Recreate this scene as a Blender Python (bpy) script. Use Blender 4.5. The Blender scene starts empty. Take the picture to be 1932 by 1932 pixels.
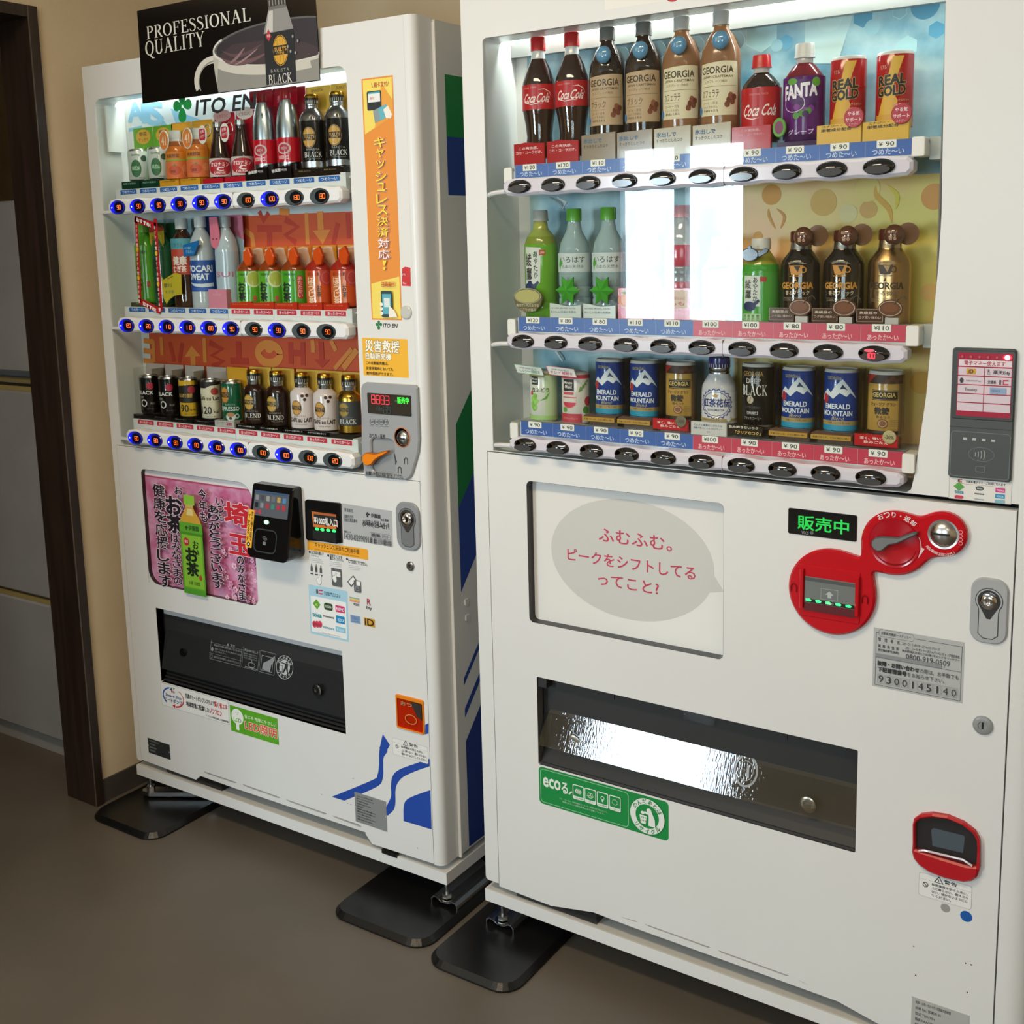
# Two drink vending machines standing side by side against a beige wall.
# World: X runs to the right along the machine fronts, Y into the wall, Z up, metres.
# Machine-local coordinates are (u, depth, z): u to the right, depth 0 at the door face.
import bpy, bmesh, math, random
from mathutils import Vector, Matrix
from mathutils.geometry import tessellate_polygon
random.seed(7)
PI = math.pi
scene = bpy.context.scene
COL = scene.collection

# ------------------------------------------------------------------ camera
cam_d = bpy.data.cameras.new('camera')
cam = bpy.data.objects.new('camera', cam_d)
COL.objects.link(cam)
CYAW, CPIT, CROL = 0.583897, -0.157878, -0.0238457
fw = Vector((-math.sin(CYAW)*math.cos(CPIT), math.cos(CYAW)*math.cos(CPIT), math.sin(CPIT)))
r0 = Vector((math.cos(CYAW), math.sin(CYAW), 0)); u0 = r0.cross(fw)
rr = math.cos(CROL)*r0+math.sin(CROL)*u0; uu = -math.sin(CROL)*r0+math.cos(CROL)*u0
cam.matrix_world = Matrix(((rr.x, uu.x, -fw.x, 2.346429), (rr.y, uu.y, -fw.y, -1.759119), (rr.z, uu.z, -fw.z, 1.405183), (0, 0, 0, 1)))
cam_d.sensor_width = 36.0
cam_d.lens = 36.0*2143.45/1932.0
cam_d.shift_y = -170.43/1932.0
cam_d.clip_start = 0.05
scene.camera = cam

# ------------------------------------------------------------------ light and exposure
scene.view_settings.view_transform = 'Standard'
scene.view_settings.look = 'None'
scene.view_settings.gamma = 1.0
scene.view_settings.use_curve_mapping = False
scene.view_settings.exposure = 0.0
world = bpy.data.worlds.new('world'); scene.world = world; world.use_nodes = True
wn = world.node_tree.nodes['Background']
wn.inputs[0].default_value = (0.75, 0.86, 1.0, 1); wn.inputs[1].default_value = 1.0

def area(name, loc, rot, sx, sy, power, col):
    l = bpy.data.lights.new(name, 'AREA'); l.shape = 'RECTANGLE'; l.size = sx; l.size_y = sy
    l.energy = power; l.color = col
    o = bpy.data.objects.new(name, l); COL.objects.link(o); o.location = loc; o.rotation_euler = rot
    return o
# daylight through the two windows of the wall behind the camera
area('daylight', (-0.58, -4.34, 1.42), (PI/2, 0, 0), .98, 1.10, 138, (0.72, 0.87, 1.0))
area('daylight', (2.0, -4.34, 1.55), (PI/2, 0, 0), 1.3, 1.2, 40, (0.74, 0.88, 1.0))
# two ceiling lamps
area('ceiling_glow', (1.2, -1.5, 2.56), (0, 0, 0), 1.2, 0.3, 32, (1.0, 0.78, 0.52))
area('ceiling_glow', (3.0, -2.8, 2.56), (0, 0, 0), 1.2, 0.3, 10, (1.0, 0.82, 0.62))

# ------------------------------------------------------------------ materials
def lin(h):
    c = [int(h[i:i+2], 16)/255 for i in (0, 2, 4)]
    return tuple(x/12.92 if x <= 0.04045 else ((x+0.055)/1.055)**2.4 for x in c)
_mats = {}
def mat(code):
    """'rrggbb' or 'rrggbb:flags'  g glossy, m metal, s satin, r rough, eN emission, tN transparent share"""
    if not isinstance(code, str): return code
    if code in _mats: return _mats[code]
    h, _, fl = code.partition(':')
    m = bpy.data.materials.new('paint_'+code.replace(':', '_')); m.use_nodes = True
    b = m.node_tree.nodes['Principled BSDF']; c = lin(h)
    b.inputs['Base Color'].default_value = (*c, 1)
    b.inputs['Roughness'].default_value = 0.5
    for f in fl.split(','):
        if f == 'g': b.inputs['Roughness'].default_value = 0.13
        elif f == 'h': b.inputs['Roughness'].default_value = 0.05; b.inputs['Coat Weight'].default_value = 0.6; b.inputs['Coat Roughness'].default_value = 0.03
        elif f == 's': b.inputs['Roughness'].default_value = 0.3
        elif f == 'r': b.inputs['Roughness'].default_value = 0.8
        elif f == 'm': b.inputs['Metallic'].default_value = 1; b.inputs['Roughness'].default_value = 0.25
        elif f == 'M': b.inputs['Metallic'].default_value = 1; b.inputs['Roughness'].default_value = 0.08
        elif f[:1] == 'e':
            b.inputs['Emission Color'].default_value = (*c, 1); b.inputs['Emission Strength'].default_value = float(f[1:])
        elif f[:1] == 't':
            b.inputs['Alpha'].default_value = 1-float(f[1:])
    _mats[code] = m
    return m
def node_mat(name, build):
    m = bpy.data.materials.new(name); m.use_nodes = True
    nt = m.node_tree; b = nt.nodes['Principled BSDF']
    build(nt, b); return m
def noise_col(nt, b, ca, cb, scale, detail=4, rough=None, bump=0, stretch=None, lo=0.35, hi=0.65):
    tc = nt.nodes.new('ShaderNodeTexCoord'); n = nt.nodes.new('ShaderNodeTexNoise')
    n.inputs['Scale'].default_value = scale; n.inputs['Detail'].default_value = detail
    if stretch:
        mp = nt.nodes.new('ShaderNodeMapping'); mp.inputs['Scale'].default_value = stretch
        nt.links.new(tc.outputs['Object'], mp.inputs[0]); nt.links.new(mp.outputs[0], n.inputs['Vector'])
    else: nt.links.new(tc.outputs['Object'], n.inputs['Vector'])
    r = nt.nodes.new('ShaderNodeValToRGB')
    r.color_ramp.elements[0].color = (*lin(ca), 1); r.color_ramp.elements[1].color = (*lin(cb), 1)
    r.color_ramp.elements[0].position = lo; r.color_ramp.elements[1].position = hi
    nt.links.new(n.outputs[0], r.inputs[0]); nt.links.new(r.outputs[0], b.inputs['Base Color'])
    if rough is not None: b.inputs['Roughness'].default_value = rough
    if bump:
        n2 = nt.nodes.new('ShaderNodeTexNoise'); n2.inputs['Scale'].default_value = 420; n2.inputs['Detail'].default_value = 2
        nt.links.new(tc.outputs['Object'], n2.inputs['Vector'])
        bp = nt.nodes.new('ShaderNodeBump'); bp.inputs['Strength'].default_value = bump; bp.inputs['Distance'].default_value = 0.002
        nt.links.new(n2.outputs[0], bp.inputs['Height']); nt.links.new(bp.outputs[0], b.inputs['Normal'])
    return r
M_WALL = node_mat('wall_paper', lambda nt, b: noise_col(nt, b, 'd6c3a2', 'dac8a9', 6, rough=0.75, bump=0.25))
M_CEIL = node_mat('ceiling_board', lambda nt, b: noise_col(nt, b, 'e6e3dc', 'dcd9d2', 30, rough=0.9, bump=0.2))
M_FLOOR = node_mat('vinyl_floor', lambda nt, b: noise_col(nt, b, '5d564d', '655d53', 3, rough=0.36, bump=0.05))
M_WOOD = node_mat('dark_wood', lambda nt, b: noise_col(nt, b, '241a15', '33261f', 9, rough=0.42, stretch=(8, 8, 0.5)))
M_BASE = node_mat('baseboard_vinyl', lambda nt, b: noise_col(nt, b, '45403b', '4b4641', 12, rough=0.45))
M_WHITE = node_mat('machine_white', lambda nt, b: noise_col(nt, b, 'e2e2e0', 'e5e5e3', 2.5, rough=0.34, bump=0.03))
M_FRIDGE = node_mat('fridge_grey', lambda nt, b: noise_col(nt, b, '9c9c9b', '949493', 5, rough=0.4))
M_SIDE = node_mat('side_steel', lambda nt, b: noise_col(nt, b, 'd0cfca', 'd6d5d0', 3, rough=0.42))
M_PLATE = node_mat('black_plate', lambda nt, b: noise_col(nt, b, '0c0c0d', '161616', 8, rough=0.3, bump=0.1))
M_BRUSH = node_mat('brushed_silver', lambda nt, b: (noise_col(nt, b, 'a8a9aa', 'b6b7b8', 40, rough=0.38, stretch=(1, 1, 12)), setattr(b.inputs['Metallic'], 'default_value', 0.55)))
def glass_mat(name, tint, ior, rough=0.0, dark=0.0, bumps=0):
    m = bpy.data.materials.new(name); m.use_nodes = True; nt = m.node_tree; nt.nodes.clear()
    out = nt.nodes.new('ShaderNodeOutputMaterial'); mx = nt.nodes.new('ShaderNodeMixShader')
    tr = nt.nodes.new('ShaderNodeBsdfTransparent'); gl = nt.nodes.new('ShaderNodeBsdfGlossy'); fr = nt.nodes.new('ShaderNodeFresnel')
    tr.inputs[0].default_value = (*tint, 1); gl.inputs['Roughness'].default_value = rough; fr.inputs['IOR'].default_value = ior
    ge = nt.nodes.new('ShaderNodeNewGeometry'); sb = nt.nodes.new('ShaderNodeMath'); sb.operation = 'SUBTRACT'; sb.inputs[0].default_value = 1.0
    mu = nt.nodes.new('ShaderNodeMath'); mu.operation = 'MULTIPLY'       # thin sheet: only the outer face reflects
    nt.links.new(ge.outputs['Backfacing'], sb.inputs[1]); nt.links.new(fr.outputs[0], mu.inputs[0]); nt.links.new(sb.outputs[0], mu.inputs[1])
    nt.links.new(mu.outputs[0], mx.inputs[0]); nt.links.new(tr.outputs[0], mx.inputs[1]); nt.links.new(gl.outputs[0], mx.inputs[2])
    nt.links.new(mx.outputs[0], out.inputs[0])
    if bumps:
        tc = nt.nodes.new('ShaderNodeTexCoord'); mp = nt.nodes.new('ShaderNodeMapping'); mp.inputs['Scale'].default_value = (90, 40, 14)
        n = nt.nodes.new('ShaderNodeTexNoise'); n.inputs['Scale'].default_value = 4.0
        bp = nt.nodes.new('ShaderNodeBump'); bp.inputs['Strength'].default_value = bumps; bp.inputs['Distance'].default_value = 0.002
        nt.links.new(tc.outputs['Object'], mp.inputs[0]); nt.links.new(mp.outputs[0], n.inputs['Vector'])
        nt.links.new(n.outputs[0], bp.inputs['Height'])
        nt.links.new(bp.outputs[0], gl.inputs['Normal']); nt.links.new(bp.outputs[0], fr.inputs['Normal'])
    return m
M_GLASS = glass_mat('display_glass', (0.97, 0.985, 0.975), 1.5)
M_CLEAR = glass_mat('clear_plastic', (0.95, 0.96, 0.95), 1.35, 0.03)
M_SMOKE = mat('303233:g,t0.25')
M_FLAP = glass_mat('flap_acrylic', (0.85, 0.85, 0.85), 2.1, 0.03, bumps=0.05)
M_AMBER = glass_mat('amber_acrylic', (0.95, 0.55, 0.22), 1.45, 0.02)

# ------------------------------------------------------------------ scene graph helpers
def tag(o, label=None, cat=None, group=None, kind=None):
    if label: o['label'] = label
    if cat: o['category'] = cat
    if group: o['group'] = group
    if kind: o['kind'] = kind
    return o
def empty(name, loc=(0, 0, 0), rz=0.0):
    o = bpy.data.objects.new(name, None); COL.objects.link(o)
    o.location = loc; o.rotation_euler = (0, 0, rz); o.empty_display_size = 0.05
    return o
def inset(poly, d):
    n = len(poly); out = []
    for i in range(n):
        a, b, c = Vector(poly[i-1]), Vector(poly[i]), Vector(poly[(i+1) % n])
        e1 = (b-a).normalized(); e2 = (c-b).normalized()
        n1 = Vector((-e1.y, e1.x)); n2 = Vector((-e2.y, e2.x))
        k = n1+n2
        if k.length < 1e-6: k = n1
        k = k.normalized(); s = max(0.35, k.dot(n1))
        p = b+k*(d/s); out.append((p.x, p.y))
    return out
def area2(poly):
    return sum(poly[i-1][0]*poly[i][1]-poly[i][0]*poly[i-1][1] for i in range(len(poly)))
def ccw(poly):
    poly = [tuple(p) for p in poly]
    return poly if area2(poly) > 0 else poly[::-1]
def rrpts(p0, p1, r, n=5):
    x0, x1 = sorted((p0[0], p1[0])); y0, y1 = sorted((p0[1], p1[1]))
    rs = r if isinstance(r, (tuple, list)) else (r, r, r, r)     # bl br tr tl
    pts = []
    for (cx, cy, a, q) in ((x0, y0, PI, rs[0]), (x1, y0, 1.5*PI, rs[1]), (x1, y1, 0, rs[2]), (x0, y1, 0.5*PI, rs[3])):
        if q <= 0: pts.append((cx, cy)); continue
        ox = cx+q if cx == x0 else cx-q; oy = cy+q if cy == y0 else cy-q
        for i in range(n+1):
            t = a+i*(PI/2)/n; pts.append((ox+q*math.cos(t), oy+q*math.sin(t)))
    return pts
def ellpts(cx, cy, rx, ry, n=28, a0=0, a1=2*PI):
    return [(cx+rx*math.cos(a0+(a1-a0)*i/n), cy+ry*math.sin(a0+(a1-a0)*i/n)) for i in range(n if abs(a1-a0) > 6.28 else n+1)]
class G:
    """collects faces of several materials; obj() links them as one mesh object"""
    def __init__(s): s.v = []; s.f = []; s.mi = []; s.sm = []; s.ms = []
    def mid(s, m):
        m = mat(m)
        if m not in s.ms: s.ms.append(m)
        return s.ms.index(m)
    def add(s, vs, fs, m, smooth=False):
        o = len(s.v); i = s.mid(m); s.v += [tuple(p) for p in vs]
        for f in fs: s.f.append([o+k for k in f]); s.mi.append(i); s.sm.append(smooth)
        return s
    def box(s, x0, x1, y0, y1, z0, z1, m):
        v = [(x, y, z) for x in (x0, x1) for y in (y0, y1) for z in (z0, z1)]
        return s.add(v, [(0, 1, 3, 2), (4, 6, 7, 5), (0, 4, 5, 1), (2, 3, 7, 6), (0, 2, 6, 4), (1, 5, 7, 3)], m)
    def prism(s, poly, y0, y1, m, ch=0.0, holes=(), back=True, side=None, smooth=False, fn=None):
        """polygon in (u, z) extruded from depth y0 (front) to y1; ch = front chamfer"""
        fn = fn or (lambda u, y, z: (u, y, z)); side = side or m
        loops = [(ccw(poly), 1)]+[(ccw(h), -1) for h in holes]
        fronts = [inset(l, ch*sg) if ch else l for l, sg in loops]
        flat = [p for l in fronts for p in l]
        tris = tessellate_polygon([[Vector((p[0], p[1], 0)) for p in l] for l in fronts])
        def fix(t):
            a, b, c = (flat[k] for k in t)
            return t if (b[0]-a[0])*(c[1]-a[1])-(b[1]-a[1])*(c[0]-a[0]) > 0 else (t[0], t[2], t[1])
        tris = [fix(tuple(t)) for t in tris]
        if len(loops) == 1: 
            cv = all((fronts[0][i][0]-fronts[0][i-1][0])*(fronts[0][(i+1) % len(flat)][1]-fronts[0][i][1])-(fronts[0][i][1]-fronts[0][i-1][1])*(fronts[0][(i+1) % len(flat)][0]-fronts[0][i][0]) >= -1e-12 for i in range(len(flat)))
            if cv: tris = [tuple(range(len(flat)))]
        s.add([fn(p[0], y0, p[1]) for p in flat], tris, m)
        if back: s.add([fn(p[0], y1, p[1]) for p in flat], [tuple(reversed(t)) for t in tris], m)
        for (l, sg), fr in zip(loops, fronts):
            n = len(l); rings = [(fr, y0)]
            if ch: rings.append((l, y0+ch))
            rings.append((l, y1))
            vs = [fn(p[0], y, p[1]) for ring, y in rings for p in ring]; fs = []
            for k in range(len(rings)-1):
                for i in range(n):
                    j = (i+1) % n; q = (k*n+i, (k+1)*n+i, (k+1)*n+j, k*n+j)
                    fs.append(q if sg > 0 else q[::-1])
            s.add(vs, fs, side, smooth)
        return s
    def lathe(s, prof, m, c=(0, 0, 0), sq=1.0, seg=28, axis='z', caps=True):
        """profile of (height, radius[, material]); axis 'y' points to the viewer (-Y)"""
        n = seg
        def P(h, r, a):
            if axis == 'z': return (c[0]+r*math.cos(a), c[1]+sq*r*math.sin(a), c[2]+h)
            return (c[0]+r*math.cos(a), c[1]-h, c[2]+r*math.sin(a)*sq)
        for k in range(len(prof)-1):
            h0, ra = prof[k][:2]; h1, rb = prof[k+1][:2]; mm = prof[k][2] if len(prof[k]) > 2 else m
            vs = [P(h0, ra, 2*PI*i/n) for i in range(n)]+[P(h1, rb, 2*PI*i/n) for i in range(n)]
            fs = [(i, (i+1) % n, n+(i+1) % n, n+i) for i in range(n)]
            if axis == 'y': pass
            s.add(vs, fs, mm, True)
        if caps:
            for (h, r, fl) in ((prof[0][0], prof[0][1], True), (prof[-1][0], prof[-1][1], False)):
                if r > 1e-5:
                    mm = prof[0][2] if (fl and len(prof[0]) > 2) else (prof[-2][2] if len(prof[-2]) > 2 else m)
                    f = tuple(range(n)); s.add([P(h, r, 2*PI*i/n) for i in range(n)], [f[::-1] if fl else f], mm)
        return s
    def tube(s, pts, r, m, seg=8):
        pts = [Vector(p) for p in pts]; vs = []
        for i, p in enumerate(pts):
            d = (pts[min(i+1, len(pts)-1)]-pts[max(i-1, 0)]).normalized()
            a = d.cross(Vector((0, 0, 1)) if abs(d.z) < 0.9 else Vector((1, 0, 0))).normalized(); b = d.cross(a)
            vs += [p+r*(math.cos(2*PI*k/seg)*a+math.sin(2*PI*k/seg)*b) for k in range(seg)]
        fs = [(i*seg+k, i*seg+(k+1) % seg, (i+1)*seg+(k+1) % seg, (i+1)*seg+k) for i in range(len(pts)-1) for k in range(seg)]
        s.add(vs, fs, m, True)
        s.add(vs[:seg], [tuple(range(seg))], m); s.add(vs[-seg:], [tuple(range(seg))], m)
        return s
    def obj(s, name, parent=None, label=None, **kw):
        me = bpy.data.meshes.new(name)
        me.from_pydata([tuple(p) for p in s.v], [], s.f)
        for m in s.ms: me.materials.append(m)
        me.polygons.foreach_set('material_index', s.mi); me.polygons.foreach_set('use_smooth', s.sm)
        me.update()
        if any(s.sm):
            bm = bmesh.new(); bm.from_mesh(me); bmesh.ops.remove_doubles(bm, verts=[v for v in bm.verts], dist=1e-6)
            for e in bm.edges:
                if len(e.link_faces) == 2 and e.calc_face_angle(0) > 0.7: e.smooth = False
            bm.to_mesh(me); bm.free()
        o = bpy.data.objects.new(name, me); COL.objects.link(o)
        if parent: o.parent = parent
        tag(o, label, **kw)
        return o

# ------------------------------------------------------------------ lettering
_glyph = {}; _copies = {}
def glyphs(txt, bold=0.0, sp=1.0):
    k = (txt, bold, sp)
    if k not in _glyph:
        c = bpy.data.curves.new('lettering', 'FONT'); c.body = txt; c.offset = min(bold, 0.004); c.resolution_u = 2; c.space_character = sp
        o = bpy.data.objects.new('lettering', c); me = o.to_mesh()
        vs = [(v.co.x, v.co.y) for v in me.vertices]; fs = [tuple(p.vertices) for p in me.polygons]
        o.to_mesh_clear(); bpy.data.objects.remove(o); bpy.data.curves.remove(c)
        if vs:
            x0 = min(v[0] for v in vs); x1 = max(v[0] for v in vs); y0 = min(v[1] for v in vs); y1 = max(v[1] for v in vs)
            w = max(x1-x0, 1e-6); h = max(y1-y0, 1e-6)
            if bold > .008:          # heavier strokes: the outline laid several times, slightly shifted
                r = bold*.75; k = 4 if bold < .04 else 8; n = len(vs); v0 = vs; f0 = fs; vs = []; fs = []
                for i in range(k):
                    a = 2*PI*(i+.5)/k; vs += [(x+r*math.cos(a), y+r*math.sin(a)) for x, y in v0]; fs += [tuple(n*i+j for j in f) for f in f0]
                _copies[(txt, bold, sp)] = n
            vs = [((x-x0)/w, (y-y0)/h) for x, y in vs]
        _glyph[k] = (vs, fs, (w/h if vs else 1))
    return _glyph[k]
def ribbon(pts, ws):
    """variable-width stroke through pts -> (verts, quads)"""
    vs = []; n = len(pts)
    for i in range(n):
        d = Vector(pts[min(i+1, n-1)])-Vector(pts[max(i-1, 0)])
        d = d.normalized() if d.length else Vector((1, 0)); q = Vector((-d.y, d.x)); w = (ws[i] if isinstance(ws, (list, tuple)) else ws)/2
        p = Vector(pts[i]); vs += [tuple(p+q*w), tuple(p-q*w)]
    return vs, [(2*i, 2*i+1, 2*i+3, 2*i+2) for i in range(n-1)]
def _arc(cx, cy, rx, ry, a0, a1, tk=0.15, tn=0.055, n=16):
    pts = [(cx+rx*math.cos(math.radians(a0+(a1-a0)*i/n)), cy+ry*math.sin(math.radians(a0+(a1-a0)*i/n))) for i in range(n+1)]
    return ribbon(pts, [tn+(tk-tn)*abs(math.cos(math.radians(a0+(a1-a0)*i/n)))**1.3 for i in range(n+1)])
def _ln(x0, y0, x1, y1, w): return ribbon([(x0, y0), (x1, y1)], w)
def _sf(x, y, h=0.15): return _ln(x-h, y, x+h, y, 0.04)
SERIF = {
 'I': (0.36, [_ln(.18, 0, .18, 1, .13), _sf(.18, .02), _sf(.18, .98)]),
 'L': (0.66, [_ln(.18, 0, .18, 1, .13), _sf(.18, .98), _ln(.04, .02, .6, .02, .04), _ln(.6, 0, .62, .24, .05)]),
 'F': (0.64, [_ln(.18, 0, .18, 1, .13), _sf(.18, .02), _ln(.04, .98, .6, .98, .045), _ln(.58, 1, .6, .78, .05), _ln(.18, .52, .48, .52, .045), _ln(.47, .42, .47, .62, .04)]),
 'E': (0.68, [_ln(.18, 0, .18, 1, .13), _ln(.04, .02, .62, .02, .045), _ln(.62, 0, .64, .22, .05), _ln(.04, .98, .6, .98, .045), _ln(.58, 1, .6, .78, .05), _ln(.18, .52, .48, .52, .045), _ln(.47, .42, .47, .62, .04)]),
 'T': (0.74, [_ln(.37, 0, .37, 1, .13), _sf(.37, .02), _ln(.04, .98, .7, .98, .045), _ln(.06, 1, .04, .76, .05), _ln(.68, 1, .7, .76, .05)]),
 'P': (0.66, [_ln(.18, 0, .18, 1, .13), _sf(.18, .02), _ln(.04, .98, .34, .98, .04), _arc(.32, .74, .25, .24, -90, 90), _ln(.18, .5, .33, .5, .045)]),
 'R': (0.74, [_ln(.18, 0, .18, 1, .13), _sf(.18, .02), _ln(.04, .98, .34, .98, .04), _arc(.32, .75, .24, .23, -90, 90), _ln(.18, .52, .33, .52, .045), _ln(.36, .52, .66, .02, .13), _ln(.58, .02, .76, .02, .04)]),
 'B': (0.7, [_ln(.18, 0, .18, 1, .13), _ln(.04, .02, .34, .02, .04), _ln(.04, .98, .34, .98, .04), _arc(.32, .76, .22, .22, -90, 90), _arc(.34, .28, .26, .26, -90, 90), _ln(.18, .53, .34, .53, .045)]),
 'D': (0.78, [_ln(.18, 0, .18, 1, .13), _ln(.04, .02, .34, .02, .04), _ln(.04, .98, .34, .98, .04), _arc(.32, .5, .36, .48, -90, 90)]),
 'O': (0.82, [_arc(.41, .5, .32, .48, 0, 360, n=28)]),
 'Q': (0.82, [_arc(.41, .5, .32, .48, 0, 360, n=28), ribbon([(.36, .04), (.52, -.06), (.66, -.2), (.84, -.22)], [.08, .13, .12, .03])]),
 'C': (0.74, [_arc(.42, .5, .32, .48, 40, 320, n=22), _ln(.66, .7, .66, .98, .04)]),
 'U': (0.8, [_ln(.18, .3, .18, 1, .13), _arc(.4, .3, .22, .28, 180, 360), _ln(.62, .3, .62, 1, .06), _sf(.18, .98), _sf(.62, .98, .11)]),
 'N': (0.84, [_ln(.16, 0, .16, 1, .055), _ln(.14, .98, .68, .02, .14), _ln(.68, 0, .68, 1, .055), _sf(.16, .02, .12), _ln(.02, .98, .2, .98, .04), _sf(.68, .98, .12)]),
 'A': (0.8, [_ln(.38, 1, .12, 0, .055), _ln(.38, 1, .66, 0, .14), _ln(.2, .36, .56, .36, .045), _sf(.12, .02, .11), _sf(.66, .02, .13)]),
 'Y': (0.78, [_ln(.39, 0, .39, .45, .13), _ln(.39, .42, .12, 1, .13), _ln(.39, .42, .66, 1, .055), _sf(.39, .02), _sf(.12, .98, .12), _sf(.66, .98, .1)]),
 'K': (0.8, [_ln(.18, 0, .18, 1, .13), _sf(.18, .02), _sf(.18, .98), _ln(.2, .4, .62, .98, .055), _ln(.32, .55, .7, .02, .14), _sf(.68, .02, .11), _sf(.62, .98, .1)]),
 'S': (0.6, [ribbon([(.5, .8), (.46, .92), (.34, .98), (.2, .97), (.11, .87), (.11, .74), (.2, .63), (.34, .54), (.46, .44), (.52, .3), (.49, .14), (.38, .03), (.24, .01), (.12, .08), (.07, .22)], [.05, .05, .05, .06, .09, .11, .13, .15, .14, .12, .09, .06, .05, .05, .05])]),
}
def serif(txt):
    vs = []; fs = []; x = 0
    for ch in txt:
        if ch == ' ': x += .4; continue
        w, parts = SERIF.get(ch, SERIF['I'])
        for pv, pf in parts:
            o = len(vs); vs += [(x+a, b) for a, b in pv]; fs += [tuple(o+k for k in f) for f in pf]
        x += w+.05
    x0 = min(v[0] for v in vs); x1 = max(v[0] for v in vs)
    return [((a-x0)/(x1-x0), b) for a, b in vs], fs

class P:
    """flat print: coloured shapes and lettering laid on a surface given by fn(u, z, lift)"""
    def __init__(s, fn, step=None, eps=0.00004, start=3, scale=1.0):
        s.g = G(); s.fn = fn; s.k = start; s.eps = eps; s.step = step; s.sc = scale
    def raw(s, vs, fs, m):
        if not vs: return s
        vs = [(x*s.sc, y*s.sc) for x, y in vs]
        xs = [v[0] for v in vs]
        if s.step and max(xs)-min(xs) > s.step:
            bm = bmesh.new(); bv = [bm.verts.new((x, y, 0)) for x, y in vs]
            for f in fs:
                try: bm.faces.new([bv[i] for i in f])
                except ValueError: pass
            x = math.floor(min(xs)/s.step)*s.step+s.step
            while x < max(xs):
                bmesh.ops.bisect_plane(bm, geom=bm.verts[:]+bm.edges[:]+bm.faces[:], plane_co=(x, 0, 0), plane_no=(1, 0, 0)); x += s.step
            bm.verts.index_update(); vs = [(v.co.x, v.co.y) for v in bm.verts]; fs = [tuple(v.index for v in f.verts) for f in bm.faces]; bm.free()
        s.k += 1
        out = []
        for f in fs:
            a = sum(vs[f[i-1]][0]*vs[f[i]][1]-vs[f[i]][0]*vs[f[i-1]][1] for i in range(len(f)))
            out.append(f if a > 0 else tuple(reversed(f)))
        s.g.add([s.fn(x, y, s.k*s.eps) for x, y in vs], out, m)
        return s
    def poly(s, pts, m):
        pts = ccw(pts); tr = tessellate_polygon([[Vector((p[0], p[1], 0)) for p in pts]])
        return s.raw(pts, [tuple(t) for t in tr], m)
    def rect(s, p0, p1, m):
        return s.raw([(p0[0], p0[1]), (p1[0], p0[1]), (p1[0], p1[1]), (p0[0], p1[1])], [(0, 1, 2, 3)], m)
    def rr(s, p0, p1, r, m): return s.raw(*(lambda q: (q, [tuple(range(len(q)))]))(rrpts(p0, p1, r, 4)), m)
    def ell(s, p0, p1, m, n=26):
        q = ellpts((p0[0]+p1[0])/2, (p0[1]+p1[1])/2, abs(p1[0]-p0[0])/2, abs(p1[1]-p0[1])/2, n)
        return s.raw(q, [tuple(range(len(q)))], m)
    def ring(s, p0, p1, w, m, n=30):
        cx, cy = (p0[0]+p1[0])/2, (p0[1]+p1[1])/2; rx, ry = abs(p1[0]-p0[0])/2-w/2, abs(p1[1]-p0[1])/2-w/2
        return s.raw(*ribbon([(cx+rx*math.cos(2*PI*i/n), cy+ry*math.sin(2*PI*i/n)) for i in range(n+1)], w), m)
    def line(s, pts, w, m): return s.raw(*ribbon(pts, w), m)
    def frame(s, p0, p1, w, m, r=0.0):
        q = rrpts(p0, p1, r, 4); i = inset(q, w); n = len(q)
        return s.raw(q+i, [(k, (k+1) % n, n+(k+1) % n, n+k) for k in range(n)], m)
    def text(s, txt, p0, p1, m, bold=0.01, shear=0.0, sp=1.0, slope=0.0, serifs=False):
        x0, x1 = sorted((p0[0], p1[0])); y0, y1 = sorted((p0[1], p1[1]))
        vs, fs = serif(txt) if serifs else glyphs(txt, bold, sp)[:2]
        h = y1-y0
        q = [(x0+x*(x1-x0)+shear*y*h, y0+y*h+slope*x*(x1-x0)) for x, y in vs]
        return s.layers(q, fs, m, 0 if serifs else _copies.get((txt, bold, sp), 0))
    def layers(s, vs, fs, m, n):
        """heavier lettering is several shifted outlines; each copy gets its own hair-thin layer"""
        if not n or n >= len(vs): return s.raw(vs, fs, m)
        c = len(vs)//n; F = len(fs)//c
        for i in range(c):
            s.raw(vs[i*n:(i+1)*n], [tuple(j-i*n for j in f) for f in fs[i*F:(i+1)*F]], m); s.k -= .72
        s.k += .72
        return s
    def vtext(s, txt, p0, p1, m, bold=0.01, gap=0.08, shear=0.0):
        x0, x1 = sorted((p0[0], p1[0])); y0, y1 = sorted((p0[1], p1[1])); n = len(txt); c = (y1-y0)/n
        SM = {'ャ': .72, 'ッ': .62, 'ュ': .66, 'っ': .6, '、': .3, '。': .3, '・': .3, '〜': .9, 'ー': .9, '|': .2}
        for i, ch in enumerate(txt):
            if ch == ' ': continue
            k = SM.get(ch, 1.0); w = (x1-x0)*k; t = y1-i*c-c*gap/2; b = t-c*(1-gap)*max(k, .5 if k < .4 else k)
            if ch == 'ー' or ch == '〜': s.text('|' if ch == 'ー' else '〜', ((x0+x1)/2-(.05 if ch == 'ー' else .3)*(x1-x0), b), ((x0+x1)/2+(.05 if ch == 'ー' else .3)*(x1-x0), t), m, bold)
            elif k < .4: s.text(ch, (x0+(x1-x0)*.55, t-c*.3), (x0+(x1-x0)*.85, t), m, bold)
            else: s.text(ch, ((x0+x1)/2-w/2+shear*i, b), ((x0+x1)/2+w/2+shear*i, t), m, bold)
        return s
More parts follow.
